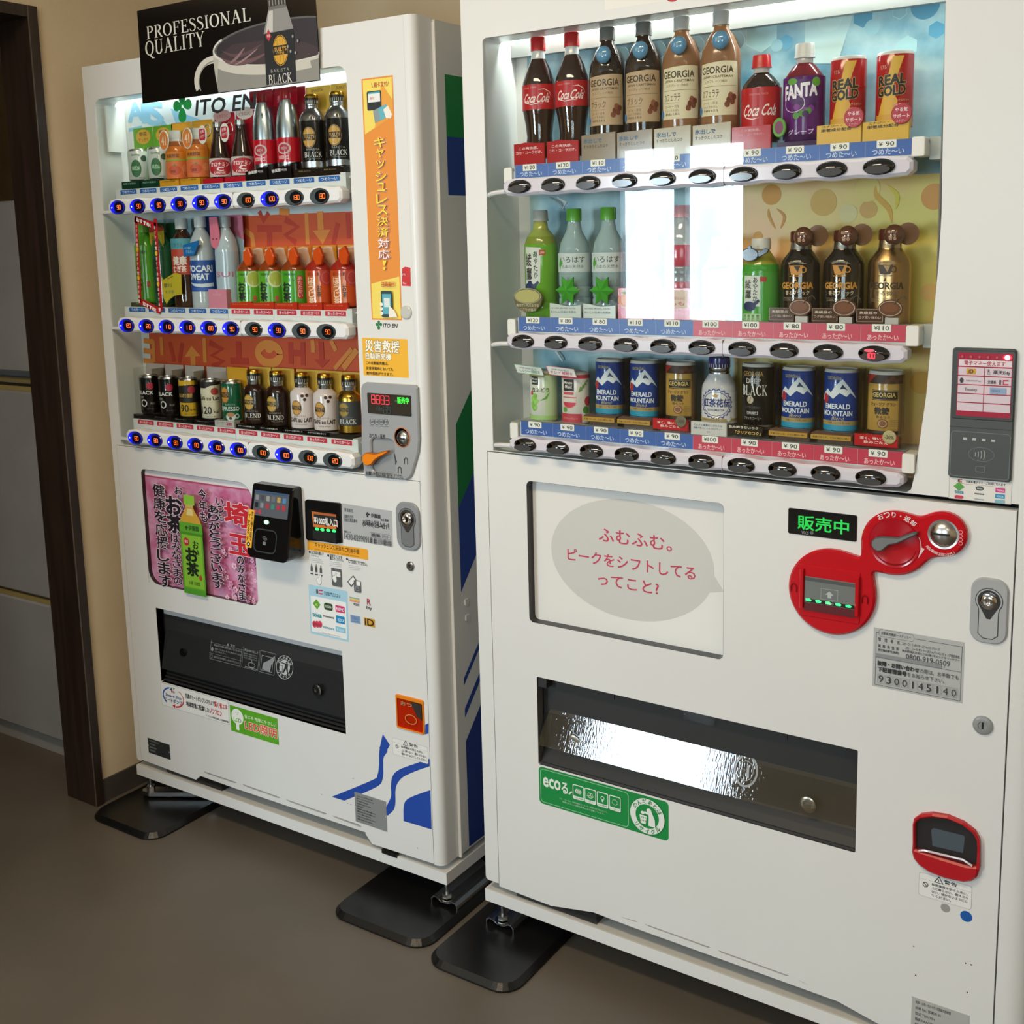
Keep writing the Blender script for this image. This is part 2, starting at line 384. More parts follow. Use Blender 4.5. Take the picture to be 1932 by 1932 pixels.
    def arc_text(s, txt, c, r, a0, a1, h, m, bold=0.02, flip=False):
        """characters around a circle; flip sets their feet outwards"""
        n = len(txt)
        for i, ch in enumerate(txt):
            a = math.radians(a0+(a1-a0)*(i/(n-1) if n > 1 else .5)); cx, cy = c[0]+r*math.cos(a), c[1]+r*math.sin(a)
            rot = a-PI/2 if not flip else a+PI/2
            vs, fs, asp = glyphs(ch, bold); h_ = h*(.22 if ch in '・。、' else 1); w = h_*min(max(asp, .5), 1.1); q = []
            for x, y in vs:
                X, Y = (x-.5)*w, (y-.5)*h_; q.append((cx+X*math.cos(rot)-Y*math.sin(rot), cy+X*math.sin(rot)+Y*math.cos(rot)))
            s.layers(q, fs, m, _copies.get((ch, bold, 1.0), 0))
        return s
    def obj(s, name, parent, label=None, **kw): return s.g.obj(name, parent, label, **kw)
def plane(y0): return lambda u, z, k: (u, y0-k, z)
def tip(g, pts, m):
    return g

# drawing sheets: plane maps from a print's own drawing units to machine metres
def sheet(*h):
    def f(x, y):
        w = h[6]*x+h[7]*y+1.0; return ((h[0]*x+h[1]*y+h[2])/w, (h[3]*x+h[4]*y+h[5])/w)
    return f
sheet_Ab_083 = sheet(0.000545146, -4.15831e-05, -0.0984746, 0.000140169, -0.000389926, 1.52637, 0.000105706, -2.78312e-05)
sheet_Af = sheet(0.000261745, -2.09943e-05, 0.820704, 6.91803e-05, -0.000184151, 1.23631, 5.20311e-05, -1.36992e-05)
sheet_AP_010 = sheet(0.000282774, -2.25374e-05, 0.0789256, 7.44759e-05, -0.000199374, 0.882545, 5.6033e-05, -1.47529e-05)
sheet_AR = sheet(0.000309522, -2.48265e-05, 0.457856, 8.1808e-05, -0.000217764, 0.906348, 6.15285e-05, -1.61998e-05)
sheet_Aw = sheet(0.00019809, -1.58886e-05, 0.611212, 5.23561e-05, -0.000139366, 0.778195, 3.93775e-05, -1.03676e-05)
sheet_BQ = sheet(0.000199202, -5.85581e-06, 0.624444, 6.87901e-05, -0.000177461, 0.972128, 5.16505e-05, -1.32553e-05)
sheet_AE_008 = sheet(0.000220775, -1.76226e-05, 0.114278, 5.81955e-05, -0.000155581, 1.49275, 4.37806e-05, -1.1527e-05)

# ================================================================== the room
def slab(name, x0, x1, y0, y1, z0, z1, m, parent=None):
    o = G().box(x0, x1, y0, y1, z0, z1, m).obj(name, parent)
    if not parent: tag(o, kind='structure')
    return o
RX0, RX1, RY0, RY1, RH = -0.067, 4.3, -4.2, 0.72, 2.62
slab('floor', -3.1, RX1+.1, RY0-.1, RY1+.1, -0.1, 0, M_FLOOR)
slab('ceiling', -3.1, RX1+.1, RY0-.1, RY1+.1, RH, RH+.1, M_CEIL)
slab('wall_back', RX0, RX1+.1, RY1, RY1+.1, 0, RH, M_WALL)
slab('wall_right', RX1, RX1+.1, RY0-.1, RY1, 0, RH, M_WALL)
# side wall with the doorway (opening from y -0.99 to -0.09)
wl = G()
WX = RX0-.095
wl.box(WX, RX0, -0.08, RY1, 0, RH, M_WALL); wl.box(WX, RX0, -1.62, -1.0, 0, RH, M_WALL); wl.box(WX, RX0, -1.0, -0.08, 1.955, RH, M_WALL)
tag(wl.obj('wall_left'), kind='structure')
# dark door frame
df = empty('door_1', (0, 0, 0)); tag(df, kind='structure')
J0, J1 = -0.176, -0.056
G().prism([(J0, 0), (J1, 0), (J1, 1.963), (J0, 1.963)], -0.090, -0.066, M_WOOD, ch=0.0015).obj('jamb', df)
G().prism([(J0, 0), (J1, 0), (J1, 1.963), (J0, 1.963)], -1.014, -0.990, M_WOOD, ch=0.0015).obj('jamb', df)
G().box(J0, J1, -0.990, -0.090, 1.937, 1.963, M_WOOD).obj('head_rail', df)
# light caught along the jamb's corner, put in as a thin pale strip
G().box(J1-.0015, J1+.0012, -0.0915, -0.0895, 0.0, 1.9625, '5c5248:s').obj('edge_highlight', df)
bb = G(); bb.prism([(-0.066, 0), (RY1, 0), (RY1, 0.060), (-0.066, 0.060)], -0.006, 0.0, M_BASE, fn=lambda u, y, z: (RX0-y, u, z))
tag(bb.obj('baseboard_left'), kind='structure')
slab('baseboard_back', RX0+.006, RX1, RY1-.006, RY1, 0, 0.06, M_BASE)
slab('baseboard_right', RX1-.006, RX1, RY0, RY1, 0, 0.06, M_BASE)
# wall behind the camera with two windows
wf = G()
wins = [(-0.98, -0.15, 0.90, 1.94), (1.35, 2.65, 0.95, 2.15)]
xs = [-3.0, wins[0][0], wins[0][1], wins[1][0], wins[1][1], RX1]
for i in (0, 2, 4): wf.box(xs[i], xs[i+1], RY0-.1, RY0, 0, RH, M_WALL)
for x0, x1, z0, z1 in wins:
    wf.box(x0, x1, RY0-.1, RY0, 0, z0, M_WALL); wf.box(x0, x1, RY0-.1, RY0, z1, RH, M_WALL)
tag(wf.obj('wall_front'), kind='structure')
for i, (x0, x1, z0, z1) in enumerate(wins):
    w = empty('window_%d' % (i+1), ((x0+x1)/2, RY0-.05, z0)); tag(w, kind='structure')
    hw = (x1-x0)/2; h = z1-z0
    fr = G(); fr.prism([(-hw, 0), (hw, 0), (hw, h), (-hw, h)], -0.03, 0.03, '8d8f92:s', holes=[[(-hw+.03, .03), (-.035, .03), (-.035, h-.03), (-hw+.03, h-.03)], [(.035, .03), (hw-.03, .03), (hw-.03, h-.03), (.035, h-.03)]])
    fr.obj('window_frame', w)
    for s in (-1, 1):
        G().box(min(s*.035, s*(hw-.03)), max(s*.035, s*(hw-.03)), -.003, .003, .03, h-.03, M_GLASS).obj('pane', w)
slab('baseboard_front', RX0, RX1, RY0, RY0+.006, 0, 0.06, M_BASE)
# the darker room beyond the doorway
slab('wall_far_left', -2.4, -2.3, -1.62, RY1+.1, 0, RH, M_WALL)
slab('wall_far_back', -2.3, WX, RY1, RY1+.1, 0, RH, M_WALL)
slab('wall_outer_left', -3.1, -3.0, RY0, -1.5, 0, RH, M_WALL)
slab('wall_far_partition', -3.0, WX, -1.62, -1.52, 0, RH, M_WALL)

# refrigerator standing in the next room, seen through the doorway
fg = empty('refrigerator', (-0.60, 0.33, 0)); tag(fg, 'pale grey refrigerator with stacked doors beyond the dark doorway', 'refrigerator')
def fx(u, y, z): return (u, y, z)
G().box(-.34, .34, -.25, .30, .0, 1.538, M_FRIDGE).obj('body', fg)
G().box(-.34, .34, -.275, -.25, .0, .050, '9a9a97:s').obj('plinth', fg)
for z0, z1 in ((0.058, 0.452), (0.470, 1.040), (1.090, 1.538)):
    g = G(); g.prism(rrpts((-.34, z0), (.34, z1), .008, 2), -.30, -.252, M_FRIDGE, ch=.006); g.obj('door', fg)
for z in (0.452, 1.040): G().box(-.338, .338, -.296, -.25, z, z+.012, 'a08f5c:s').obj('door_trim', fg)
G().box(-.338, .338, -.298, -.25, 1.062, 1.072, '8a7c52:s').obj('door_trim', fg)

# black cables hanging down the back wall above the left machine
def cable(pts, r, m, lab):
    g = G(); g.tube(pts, r, m); return tag(g.obj('cable'), lab, 'cable')
cable([(0.955, .70, 2.6), (0.965, .705, 2.2), (.975, .705, 1.75), (.985, .70, 1.2)], .006, '15110e:s', 'thick black cable hanging down the beige wall above the left machine')
cable([(1.052, .712, 2.6), (1.056, .712, 2.1), (1.060, .712, 1.2)], .0032, '3a2d18:s', 'thin brown cable on the beige wall beside the thick black one')
wt = G(); wt.box(1.063, 1.083, .704, .72, 1.0, 2.6, 'a3947a:s'); tag(wt.obj('cable_cover'), 'slim beige cable cover strip on the wall behind the gap between machines', 'cable cover')

# black anti-tip plates on the floor
def plate(x0, x1, y0, lab):
    g = G(); pts = rrpts((x0, y0), (x1, .42), (.045, .045, .02, .02), 6)
    n = len(pts); ins = inset(ccw(pts), .010); q = ccw(pts)
    g.add([(p[0], p[1], 0.0) for p in q]+[(p[0], p[1], 0.004) for p in q]+[(p[0], p[1], 0.014) for p in ins], [(i, (i+1) % n, n+(i+1) % n, n+i) for i in range(n)]+[(n+i, n+(i+1) % n, 2*n+(i+1) % n, 2*n+i) for i in range(n)]+[tuple(range(2*n, 3*n))], M_PLATE)
    return tag(g.obj('floor_plate'), lab, 'floor plate', 'black plates under the machine feet')
plate(-.034, .214, -.136, 'black rounded plate under the left foot of the left machine by the doorway')
plate(.772, 1.030, -.136, 'black rounded plate under the right foot of the left machine')
plate(1.046, 1.256, -.160, 'black rounded plate under the left foot of the right machine, nearest the camera')

# ================================================================== machine A (left) and machine B (right)
A = empty('vending_machine', (0, 0, 0)); tag(A, 'white drink vending machine with blue-lit buttons under the black coffee poster', 'vending machine', 'white drink vending machines')
B = empty('vending_machine', (1.094474, -0.002242, 0), -0.0129588); tag(B, 'white drink vending machine with red coin fittings and chrome oval buttons', 'vending machine', 'white drink vending machines')
def A_(): return A
W = M_WHITE
UA = [.1162+.0698*i for i in range(10)]; UB = [.1335+.0706*i for i in range(10)]

def body(root, wid, h, side_x):
    g = G(); g.box(.004, side_x, .125, .66, .108, h, M_SIDE)
    g.box(.004, .030, .057, .125, .108, h, M_SIDE); g.box(side_x-.030, side_x, .057, .125, .108, h, M_SIDE)
    g.box(.030, side_x-.030, .057, .125, h-.008, h, M_SIDE); g.box(.030, side_x-.030, .057, .125, .108, .118, M_SIDE); g.obj('cabinet', root)
def base_rail(root, x0, x1):
    g = G()
    g.box(x0, x1, 0.0, .004, .065, .0915, W)
    g.box(x1-.004, x1, 0.004, .60, .065, .0915, W); g.box(x0, x0+.004, .004, .60, .065, .0915, W)
    g.box(x0+.004, x1-.004, .004, .60, .0885, .0915, M_SIDE)
    g.obj('base_rail', root)
def foot(root, x, y, arm):
    f = G(); f.lathe([(.0, .0045), (.058, .0045)], 'b9bcc0:m', (x, y, .03), seg=12)
    f.lathe([(0, .011), (.010, .011)], 'c4c8cc:m', (x, y, .030), seg=6); f.lathe([(0, .014), (.004, .017)], 'd5d8dc:M', (x, y, .024), seg=16)
    o = f.obj('levelling_foot', root)
    b = G(); prof = [(-.034, -.012), (-.034, -.002), (-.028, .004), (-.020, .003), (-.010, -.003), (.010, -.003), (.020, .003), (.028, .004), (.034, -.002), (.034, -.012)]
    t = .0022; low = [(p[0]*.94, p[1]-t) for p in prof]
    if arm == 'channel':
        vs = []; n = len(prof)
        for yy in (y-.012, y+.16):
            vs += [(x+p[0], yy, .0265+p[1]) for p in prof]+[(x+p[0], yy, .0265+p[1]) for p in low]
        fs = [(i, i+1, n+i+1, n+i) for i in range(n-1)]+[(2*n+i, 3*n+i, 3*n+i+1, 2*n+i+1) for i in range(n-1)]
        fs += [(i, 2*n+i, 2*n+i+1, i+1) for i in range(n-1)]+[(n+i, n+i+1, 3*n+i+1, 3*n+i) for i in range(n-1)]
        b.add(vs, fs, 'c9ccd0:m')
    else:
        b.prism(ccw([(x-.018, y-.012), (x-.008, y-.020), (x+.012, y-.018), (x+.16, y+.07), (x+.15, y+.085), (x-.004, y+.012), (x-.016, y+.006)]), .031, .020, 'c9ccd0:m', fn=lambda u, yy, z: (u, z, yy))
    b.obj('foot_bracket', root)

# ---- A: cabinet, door, panels
body(A, 1.0, 1.826, .991)
base_rail(A, -.0044, .9912)
foot(A, .034, .010, 'arm'); foot(A, .982, .012, 'channel')
AH = 1.83
win = rrpts((.036, .9361), (.8132, 1.7535), (.003, .003, .022, .022), 5)
lp_hole = [(.018, .1062), (.9596, .1062), (.9596, .9335), (.018, .9335)]
g = G()
g.prism([(0, .9335), (.9596, .9335), (.9596, AH), (0, AH)], 0, .055, W, holes=[win])
g.prism(rrpts((0, .1075), (.0172, .9335), (.006, 0, 0, 0), 3), 0, .055, W)
g.obj('door_frame', A)
# rounded column on the hinge side
prof = [(.9598, 0), (.966, 0)]+[(.966+.018*math.sin(a), .018-.018*math.cos(a)) for a in [PI/2*i/8 for i in range(1, 9)]]+[(.984, .055), (.9598, .055)]
g = G(); n = len(prof)
g.add([(p[0], p[1], .1030) for p in prof]+[(p[0], p[1], AH) for p in prof], [(i, (i+1) % n, n+(i+1) % n, n+i) for i in range(n)], W, True)
g.add([(p[0], p[1], .1030) for p in prof], [tuple(reversed(range(n)))], W); g.add([(p[0], p[1], AH) for p in prof], [tuple(range(n))], W)
g.obj('hinge_column', A)
G().box(.978, .9905, .056, .060, .100, 1.822, 'f0efea:s').obj('gasket_lip', A)
# lower service panel with its three openings and slots along the notch
bot = [(.0185, .111), (0.2219, 0.1074), (0.2394, 0.1219), (0.3628, 0.1206), (0.7713, 0.1229), (0.7695, 0.1204), (0.7879, 0.1004), (.9585, .1046), (.9585, .9321), (.0185, .9321)]
slots = [[(0.2514, 0.1374), (0.2563, 0.1328), (0.3597, 0.1333), (0.3682, 0.1377)], [(0.3854, 0.1387), (0.395, 0.134), (0.5048, 0.1328), (0.5123, 0.1374)], [(0.5289, 0.1373), (0.5394, 0.1335), (0.6506, 0.1319), (0.6581, 0.1365)], [(0.6724, 0.1364), (0.6828, 0.1329), (0.756, 0.1298), (0.7596, 0.1336), (0.7521, 0.1364)]]
g = G()
g.prism(bot, 0.0, .02, W, holes=[rrpts((.1023, .5942), (.4789, .881), (.034, .020, .040, .012), 6), rrpts((.1188, .3423), (.7273, .5335), .001, 1)]+slots)
g.obj('lower_panel', A)
G().box(.02, .95, .024, .05, .12, .93, '2a2a2a').obj('inner_frame', A)
G().box(.10, .30, .012, .045, .093, .1125, '1b1b1b:s').obj('vent_grille', A)
G().box(.8165, .8590, -.002, .006, .0885, .0975, '151515:s').obj('rail_clip', A)

# side decals of A on x = .991
g = P(lambda u, z, k: (.991+k, u, z), start=1)
d0 = .084
g.poly([(d0, 1.728), (.65, 1.728), (.65, 1.610), (d0, 1.610)], '0b7a3a'); g.poly([(d0, 1.610), (.65, 1.610), (.65, 1.497), (d0, 1.497)], '173a86')
g.ell((.150, 1.578), (.235, 1.645), 'c9c8c4')
def sd(za, zb, c, sl=1.15): g.poly([(d0, zb), (d0, za), (d0+.5, za+.5*sl), (d0+.5, zb+.5*sl)], c)
sa = lambda p: p[1]-(p[0]-d0)*1.0
zs_ = [(0.0864, 1.038)[1], (0.086, 0.8632)[1], (0.0839, 0.6838)[1]]
g.poly([(d0, zs_[0]), (d0, zs_[1]), (.35, zs_[1]+.30), (.35, zs_[0]+.30)], '067436')
g.poly([(d0, zs_[1]), (d0, zs_[2]), (.35, zs_[2]+.30), (.35, zs_[1]+.30)], '1b3a8c')
zt = [(0.0842, 0.4948)[1], (0.0845, 0.4793)[1], (0.0829, 0.4268)[1], (0.0835, 0.4076)[1], (0.0836, 0.3539)[1]]
for a, b in ((0, 1), (2, 3)): g.poly([(d0, zt[a]), (d0, zt[b]), (.35, zt[b]+.28), (.35, zt[a]+.28)], '1b3a8c')
g.poly([(d0, zt[4]), (d0, .112), (.62, .112), (.62, zt[4]+.5), (.35, zt[4]+.28)], '16317a')
g.obj('side_decal', A)
for p in ((0.101, 0.6586), (0.102, 0.624)):
    g = G(); g.lathe([(0, .007), (.003, .006), (.005, .003)], 'c8c8c4:s', (.991, 0, 0), seg=10) if False else g.box(.991, .994, p[0]-.006, p[0]+.006, p[1]-.006, p[1]+.006, 'cfcfca:s')
    g.obj('side_bolt', A)

# display box behind the window
def display(root, x0, x1, z0, z1, dep, m):
    g = G(); t = .004
    zt = z1+.050                    # the box rises behind the header to hide its strip lamp
    for x, k in ((x0, 1), (x1, -1)):
        g.add([(x, .006, z0), (x, .006, z1), (x, .056, z1), (x, .056, zt), (x, dep, zt), (x, dep, z0)], [(0, 1, 2, 3, 4, 5)[::k]], m)
    g.add([(x0, .006, z1), (x1, .006, z1), (x1, .056, z1), (x0, .056, z1)], [(0, 1, 2, 3)], m)
    g.add([(x0, .056, z1), (x1, .056, z1), (x1, .056, zt), (x0, .056, zt)], [(0, 1, 2, 3)], m)
    g.add([(x0, .056, zt), (x1, .056, zt), (x1, dep, zt), (x0, dep, zt)], [(0, 1, 2, 3)], m)
    g.add([(x0, .006, z0), (x1, .006, z0), (x1, dep, z0), (x0, dep, z0)], [(3, 2, 1, 0)], m)
    g.add([(x0, dep, z0), (x1, dep, z0), (x1, dep, zt), (x0, dep, zt)], [(0, 1, 2, 3)], m)
    return g
display(A, .0365, .8127, .9365, 1.753, .0835, 'dadedb:s').obj('display_box', A)
# printed backdrop of A: pale top row, orange below
g = P(plane(.0832), start=1)
g.rect((.060, 1.475), (.8125, 1.753), 'c9d4d8'); g.poly([(.060, 1.475), (.060, 1.70), (.30, 1.58), (.45, 1.475)], 'dde6e8')
g.text('A', (0.05, 1.708), (0.104, 1.75), '86b9d6', .05); g.text('I', (0.1037, 1.702), (0.123, 1.746), '86b9d6', .05); g.text('S', (0.1232, 1.694), (0.1715, 1.744), '86b9d6', .05)
g.poly([(0.0473, 1.685), (0.0482, 1.693), (0.0969, 1.696), (0.0958, 1.686)], '86b9d6'); g.poly([(0.1574, 1.683), (0.1744, 1.702), (0.1901, 1.686)], '86b9d6'); g.poly([(0.2018, 1.727), (0.3225, 1.686), (0.3079, 1.681), (0.2173, 1.687)], '86b9d6')
g.rect((.060, 1.203), (.405, 1.474), 'a9cfd8'); g.rect((.405, 1.203), (.8125, 1.474), 'd9562a')
g.rect((.0645, .94), (.8125, 1.203), 'd9562a'); g.rect((.0645, .94), (.0665, 1.203), 'f0ece4')
OR, RD = 'e98f3c', 'c63a22'
d = .083
g.line([(0.4596, 1.446), (0.5363, 1.444)], .016, RD); g.line([(0.4981, 1.445), (0.4949, 1.404)], .016, RD)
g.line([(0.5464, 1.463), (0.5835, 1.446), (0.546, 1.429), (0.5768, 1.412)], .015, RD); g.line([(0.4189, 1.443), (0.4427, 1.43), (0.4451, 1.405)], .014, OR)
g.line([(0.6108, 1.475), (0.6103, 1.408)], .011, OR); g.line([(0.6502, 1.477), (0.6505, 1.438)], .017, OR); g.poly([(0.6269, 1.437), (0.6783, 1.438), (0.6538, 1.407)], OR)
g.line([(0.6993, 1.451), (0.6844, 1.407)], .012, RD); g.line([(0.7284, 1.471), (0.7292, 1.418)], .012, RD); g.line([(0.4694, 1.483), (0.4809, 1.461), (0.4977, 1.479)], .011, RD); g.line([(0.5305, 1.481), (0.5604, 1.478)], .014, OR)
for yy in (975, 1045, 1115): g.line([sheet_Ab_083(340, yy), sheet_Ab_083(412, yy+10)], .013, OR)
g.line([(0.0821, 1.184), (0.0784, 1.132)], .011, OR); g.line([(0.1114, 1.194), (0.1107, 1.149)], .011, OR); g.line([(0.1428, 1.183), (0.1531, 1.135)], .012, RD); g.line([(0.186, 1.182), (0.1709, 1.133)], .012, RD)
g.poly([(0.1916, 1.148), (0.2479, 1.152), (0.2196, 1.176)], OR); g.line([(0.221, 1.151), (0.2205, 1.125)], .017, OR); g.line([(0.2645, 1.196), (0.2622, 1.137)], .012, OR)
g.line([(0.2805, 1.185), (0.3226, 1.171), (0.2849, 1.155), (0.3224, 1.143), (0.2848, 1.128)], .015, RD); g.line([(0.3787, 1.191), (0.3764, 1.148)], .017, RD); g.line([(0.3488, 1.145), (0.4074, 1.146)], .015, RD)
g.ring((0.4308, 1.134), (0.5197, 1.197), .020, OR); g.ell((0.464, 1.167), (0.4902, 1.188), OR)
g.line([(0.5436, 1.194), (0.5421, 1.145)], .014, RD); g.line([(0.5804, 1.195), (0.5788, 1.143)], .014, RD); g.line([(0.5418, 1.17), (0.5799, 1.17)], .014, RD); g.line([(0.6106, 1.201), (0.6108, 1.173)], .012, OR)
g.line([(0.6356, 1.197), (0.635, 1.158)], .014, RD); g.poly([(0.6119, 1.158), (0.6601, 1.159), (0.6347, 1.14)], RD); g.line([(0.6649, 1.201), (0.678, 1.179)], .011, OR); g.line([(0.6961, 1.141), (0.7382, 1.183)], .014, OR); g.line([(0.6713, 1.139), (0.7231, 1.185)], .010, OR)
g.obj('display_backdrop', A)
# fluorescent tube cover seen at the upper left of the display
G().box(.046, .050, .020, .065, 1.635, 1.74, 'dfe2df:s').obj('light_cover', A)

SEG = {'0': 'abcdef', '1': 'bc', '2': 'abged', '3': 'abgcd', '6': 'afgedc', '8': 'abcdefg', '9': 'abfgcd'}
def digits(p, txt, x0, z0, w, h, m, t=None):
    t = t or h*.10; cw = w/len(txt)
    for i, ch in enumerate(txt):
        a, b = x0+i*cw+cw*.12, x0+i*cw+cw*.82; zm = z0+h/2
        L = dict(a=((a, z0+h), (b, z0+h)), b=((b, zm), (b, z0+h)), c=((b, z0), (b, zm)), d=((a, z0), (b, z0)), e=((a, z0), (a, zm)), f=((a, zm), (a, z0+h)), g=((a, zm), (b, zm)))
        for s in SEG.get(ch, ''): p.line(L[s], t, m)

def select_bar(root, x0, x1, zc, hh, us, amp, yf, col, zsh):
    """wavy-edged white bar that carries the buttons"""
    n = 90; top = []; bt = []
    for i in range(n+1):
        x = x0+(x1-x0)*i/n; k = amp*math.cos(2*PI*(x-us[0])/(us[1]-us[0]))
        e = min(x-x0, x1-x, .012)/.012; e = math.sqrt(max(0, 1-(1-e)**2)); hz = (hh+k)*(.45+.55*e)
        top.append((x, zc+hz)); bt.append((x, zc-hz))
    g = G(); g.prism(bt+top[::-1], yf, yf+.026, col, ch=.0045, smooth=False); return g
LIT = [1, 1, 1, 1, 1, 1, 0, 1, 0, 0]
def button_a(bar, x, z, val, lit):
    g = G(); q = ellpts(x, z, .0262, .0163, 30)
    g.prism(q, -.0212, -.016, '2c3440:h' if not lit else '10125a:h', ch=.0012)
    p = P(plane(-.0212), start=1)
    p.ell((x-.0245, z-.0150), (x+.0245, z+.0150), '0810ff:e1.1' if lit else '4e5759:g')
    if lit: p.poly(ellpts(x+.002, z, .0215, .0145, 20, -2.2, 2.2), '2630a0:g')
    p.ell((x-.0105, z-.0125), (x+.0235, z+.0125), '0c1030:h' if lit else '14181a:h')
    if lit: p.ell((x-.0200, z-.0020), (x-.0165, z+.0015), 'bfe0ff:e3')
    w = .0075*len(val); digits(p, val, x+.007-w/2, z-.0045, w, .009, 'ff6a1e:e1.8')
    g2 = p.g; g.add(g2.v, [], 'ff0000') if False else None
    o = len(g.v); g.v += g2.v
    for f, i in zip(g2.f, g2.mi): g.f.append([o+k for k in f]); g.mi.append(g.mid(g2.ms[i])); g.sm.append(False)
    g.obj('button', bar)
vals = [['90', '90', '90', '90', '90', '90', '160', '100', '130', '130'], ['120', '120', '110', '110', '100', '90', '90', '90', '90', '90'], ['80', '80', '80', '80', '100', '100', '100', '100', '100', '120']]
for r, (zb, zr0, zr1) in enumerate(((1.5045, 1.520, 1.5450), (1.2310, 1.2490, 1.2715), (.9620, .978, 1.0010))):
    bar = select_bar(A, .0785, .8010, zb, .0168, UA, .0012, -.018, 'e8e9ea:s', 0).obj('selection_bar', A)
    G().box(.036, .084, -.004, .004, zb-.013, zb-.007, 'dfe2e2:s').obj('bar_hook', bar)
    G().box(.4950, .4956, -.0184, -.010, zb-.0168, zb+.0168, '9fa2a4').obj('bar_joint', bar)
    G().lathe([(0, .0165), (.004, .0165)], 'e8e9ea:s', (.794, 0, zb), axis='y', seg=4) if False else None
    for i in range(10): button_a(bar, UA[i], zb-.0015, vals[r][i], LIT[i])
    rail = G().box(.0755, .7790, .010, .016, zr0-.006, zr1, 'dcdede:s').box(.0755, .8127, .016, .083, zr1-.007, zr1-.003, 'cfd2d2:s').obj('price_rail', A)
    G().box(.4285, .4291, .0095, .011, zr0-.004, zr1, 'aeb1b3').obj('rail_joint', rail)
    for i in range(10):
        x = .0930+i*.0694; cold = r == 0 or (r == 1 and i < 5)
        p = P(plane(.0099), start=2); z0, z1 = zr1-.0118, zr1-.0015
        p.rr((x, z0), (x+.0575, z1), (.0003, .0003, .002, .002), '1f5fae' if cold else 'c4243c')
        p.text('つめた〜い' if cold else 'あったか〜い', (x+.007, z0+.0018), (x+.051, z1-.0018), 'e8eef4', .012)
        p.obj('temperature_tag', rail)
    G().box(.781, .795, .006, .06, zr0-.012, zr1+.004, 'd8dcdc:s').obj('rail_bracket', rail)

# logo on the glass of A
G().box(.0362, .8130, .0022, .0042, .9363, 1.7533, M_GLASS).obj('display_glass', A)
p = P(plane(.0020), start=2)
def clover(p, cx, cz, r, m):
    for k, a in enumerate((0.15, PI/2, PI-.1, -PI/2-.12)):
        q = []; R = r*(1.15 if k == 3 else 1)
        for i in range(24):
            t = 2*PI*i/24; x = R*.54+R*.46*math.cos(t); y = R*.36*math.sin(t)*(1+.25*math.cos(t)); q.append((cx+x*math.cos(a)-y*math.sin(a), cz+x*math.sin(a)+y*math.cos(a)))
        p.poly(q, m)
c0 = (0.3346, 1.714); e0 = (0.2941, 1.714); 
clover(p, c0[0], c0[1], .0300, '0a8a3c')
p.text('ITO EN', (0.3739, 1.691), (0.5558, 1.723), '111111', .03, shear=.22)
p.obj('maker_logo', A)

# vertical payment banner and other stickers right of the display
p = P(plane(0))
p.rect((0.8519, 1.255), (0.93, 1.723), 'e9902e')
bl, tr = (0.8519, 1.255), (0.93, 1.723); X0, X1 = bl[0], tr[0]; Z0, Z1 = bl[1], tr[1]; bw = X1-X0
p.poly([(X0+.003, Z1-.003), (X1-.003, Z1-.003), (X1-.003, Z1-.075), (X0+.003, Z1-.105)], 'f4dc62'); p.poly([(X0+.003, Z0+.003), (X1-.003, Z0+.003), (X1-.003, Z0+.086), (X0+.003, Z0+.072)], 'f4dc62')
p.poly([(X0+.05, Z1-.012), (X1-.003, Z1-.045), (X1-.003, Z1-.075), (X0+.028, Z1-.096)], 'eda43a')
p.text('刷卡支付', (X0+.030, Z1-.019), (X0+.064, Z1-.009), 'b03028', .03); p.line([(X0+.024, Z1-.010), (X0+.028, Z1-.019)], .001, 'b03028'); p.line([(X0+.068, Z1-.010), (X0+.064, Z1-.019)], .001, 'b03028')
p.rr((X0+.012, Z1-.061), (X0+.048, Z1-.025), .003, '1c2022'); p.rect((X0+.015, Z1-.046), (X0+.045, Z1-.028), 'eef0f0'); p.text('支付', (X0+.019, Z1-.041), (X0+.031, Z1-.036), 'd06a30', .03); p.rect((X0+.015, Z1-.030), (X0+.045, Z1-.027), '4aa8b8')
p.poly([(X0+.026, Z1-.062), (X0+.060, Z1-.052), (X0+.063, Z1-.076), (X0+.030, Z1-.086)], '63b4c4'); p.poly([(X0+.026, Z1-.062), (X0+.040, Z1-.058), (X0+.043, Z1-.082), (X0+.030, Z1-.086)], '8d9aa0'); p.poly([(X0+.052, Z1-.062), (X0+.064, Z1-.055), (X0+.073, Z1-.072), (X0+.070, Z1-.080), (X0+.058, Z1-.078)], 'f6efe4')
tz1 = Z1-.112; tz0 = Z0+.098
n = 13; s = 'キャッシュレス決済対応！'
def bann(dx, m, b): 
    n = len(s); c = (tz1-tz0)/n
    for i, ch in enumerate(s):
        k = .74 if ch in 'ャッュ' else 1.0; w = .0275*k; cx = X0+.0415+dx; t = tz1-i*c-.002; bb_ = t-c*.86*(.85 if k < 1 else 1)
        if ch == '！': p.poly([(cx-.003, t), (cx+.006, t), (cx+.002, bb_+.009), (cx-.002, bb_+.009)], m); p.ell((cx-.003, bb_), (cx+.003, bb_+.006), m); continue
        p.text(ch, (cx-w/2, bb_), (cx+w/2, t), m if i < 9 or m != 'f7e23c' else 'fbf6ee', b)
bann(0, 'f6ead2', .09); bann(0, 'd2372c', .055); bann(0, 'f7e23c', .012)
p.text('扫码支付', (X0+.032, Z0+.066), (X0+.066, Z0+.076), 'c8402c', .03)
p.rr((X0+.030, Z0+.006), (X0+.058, Z0+.058), .003, '1b3a44'); p.rect((X0+.033, Z0+.012), (X0+.055, Z0+.052), '59b2c2'); p.rect((X0+.037, Z0+.026), (X0+.052, Z0+.044), 'dfe9ea')
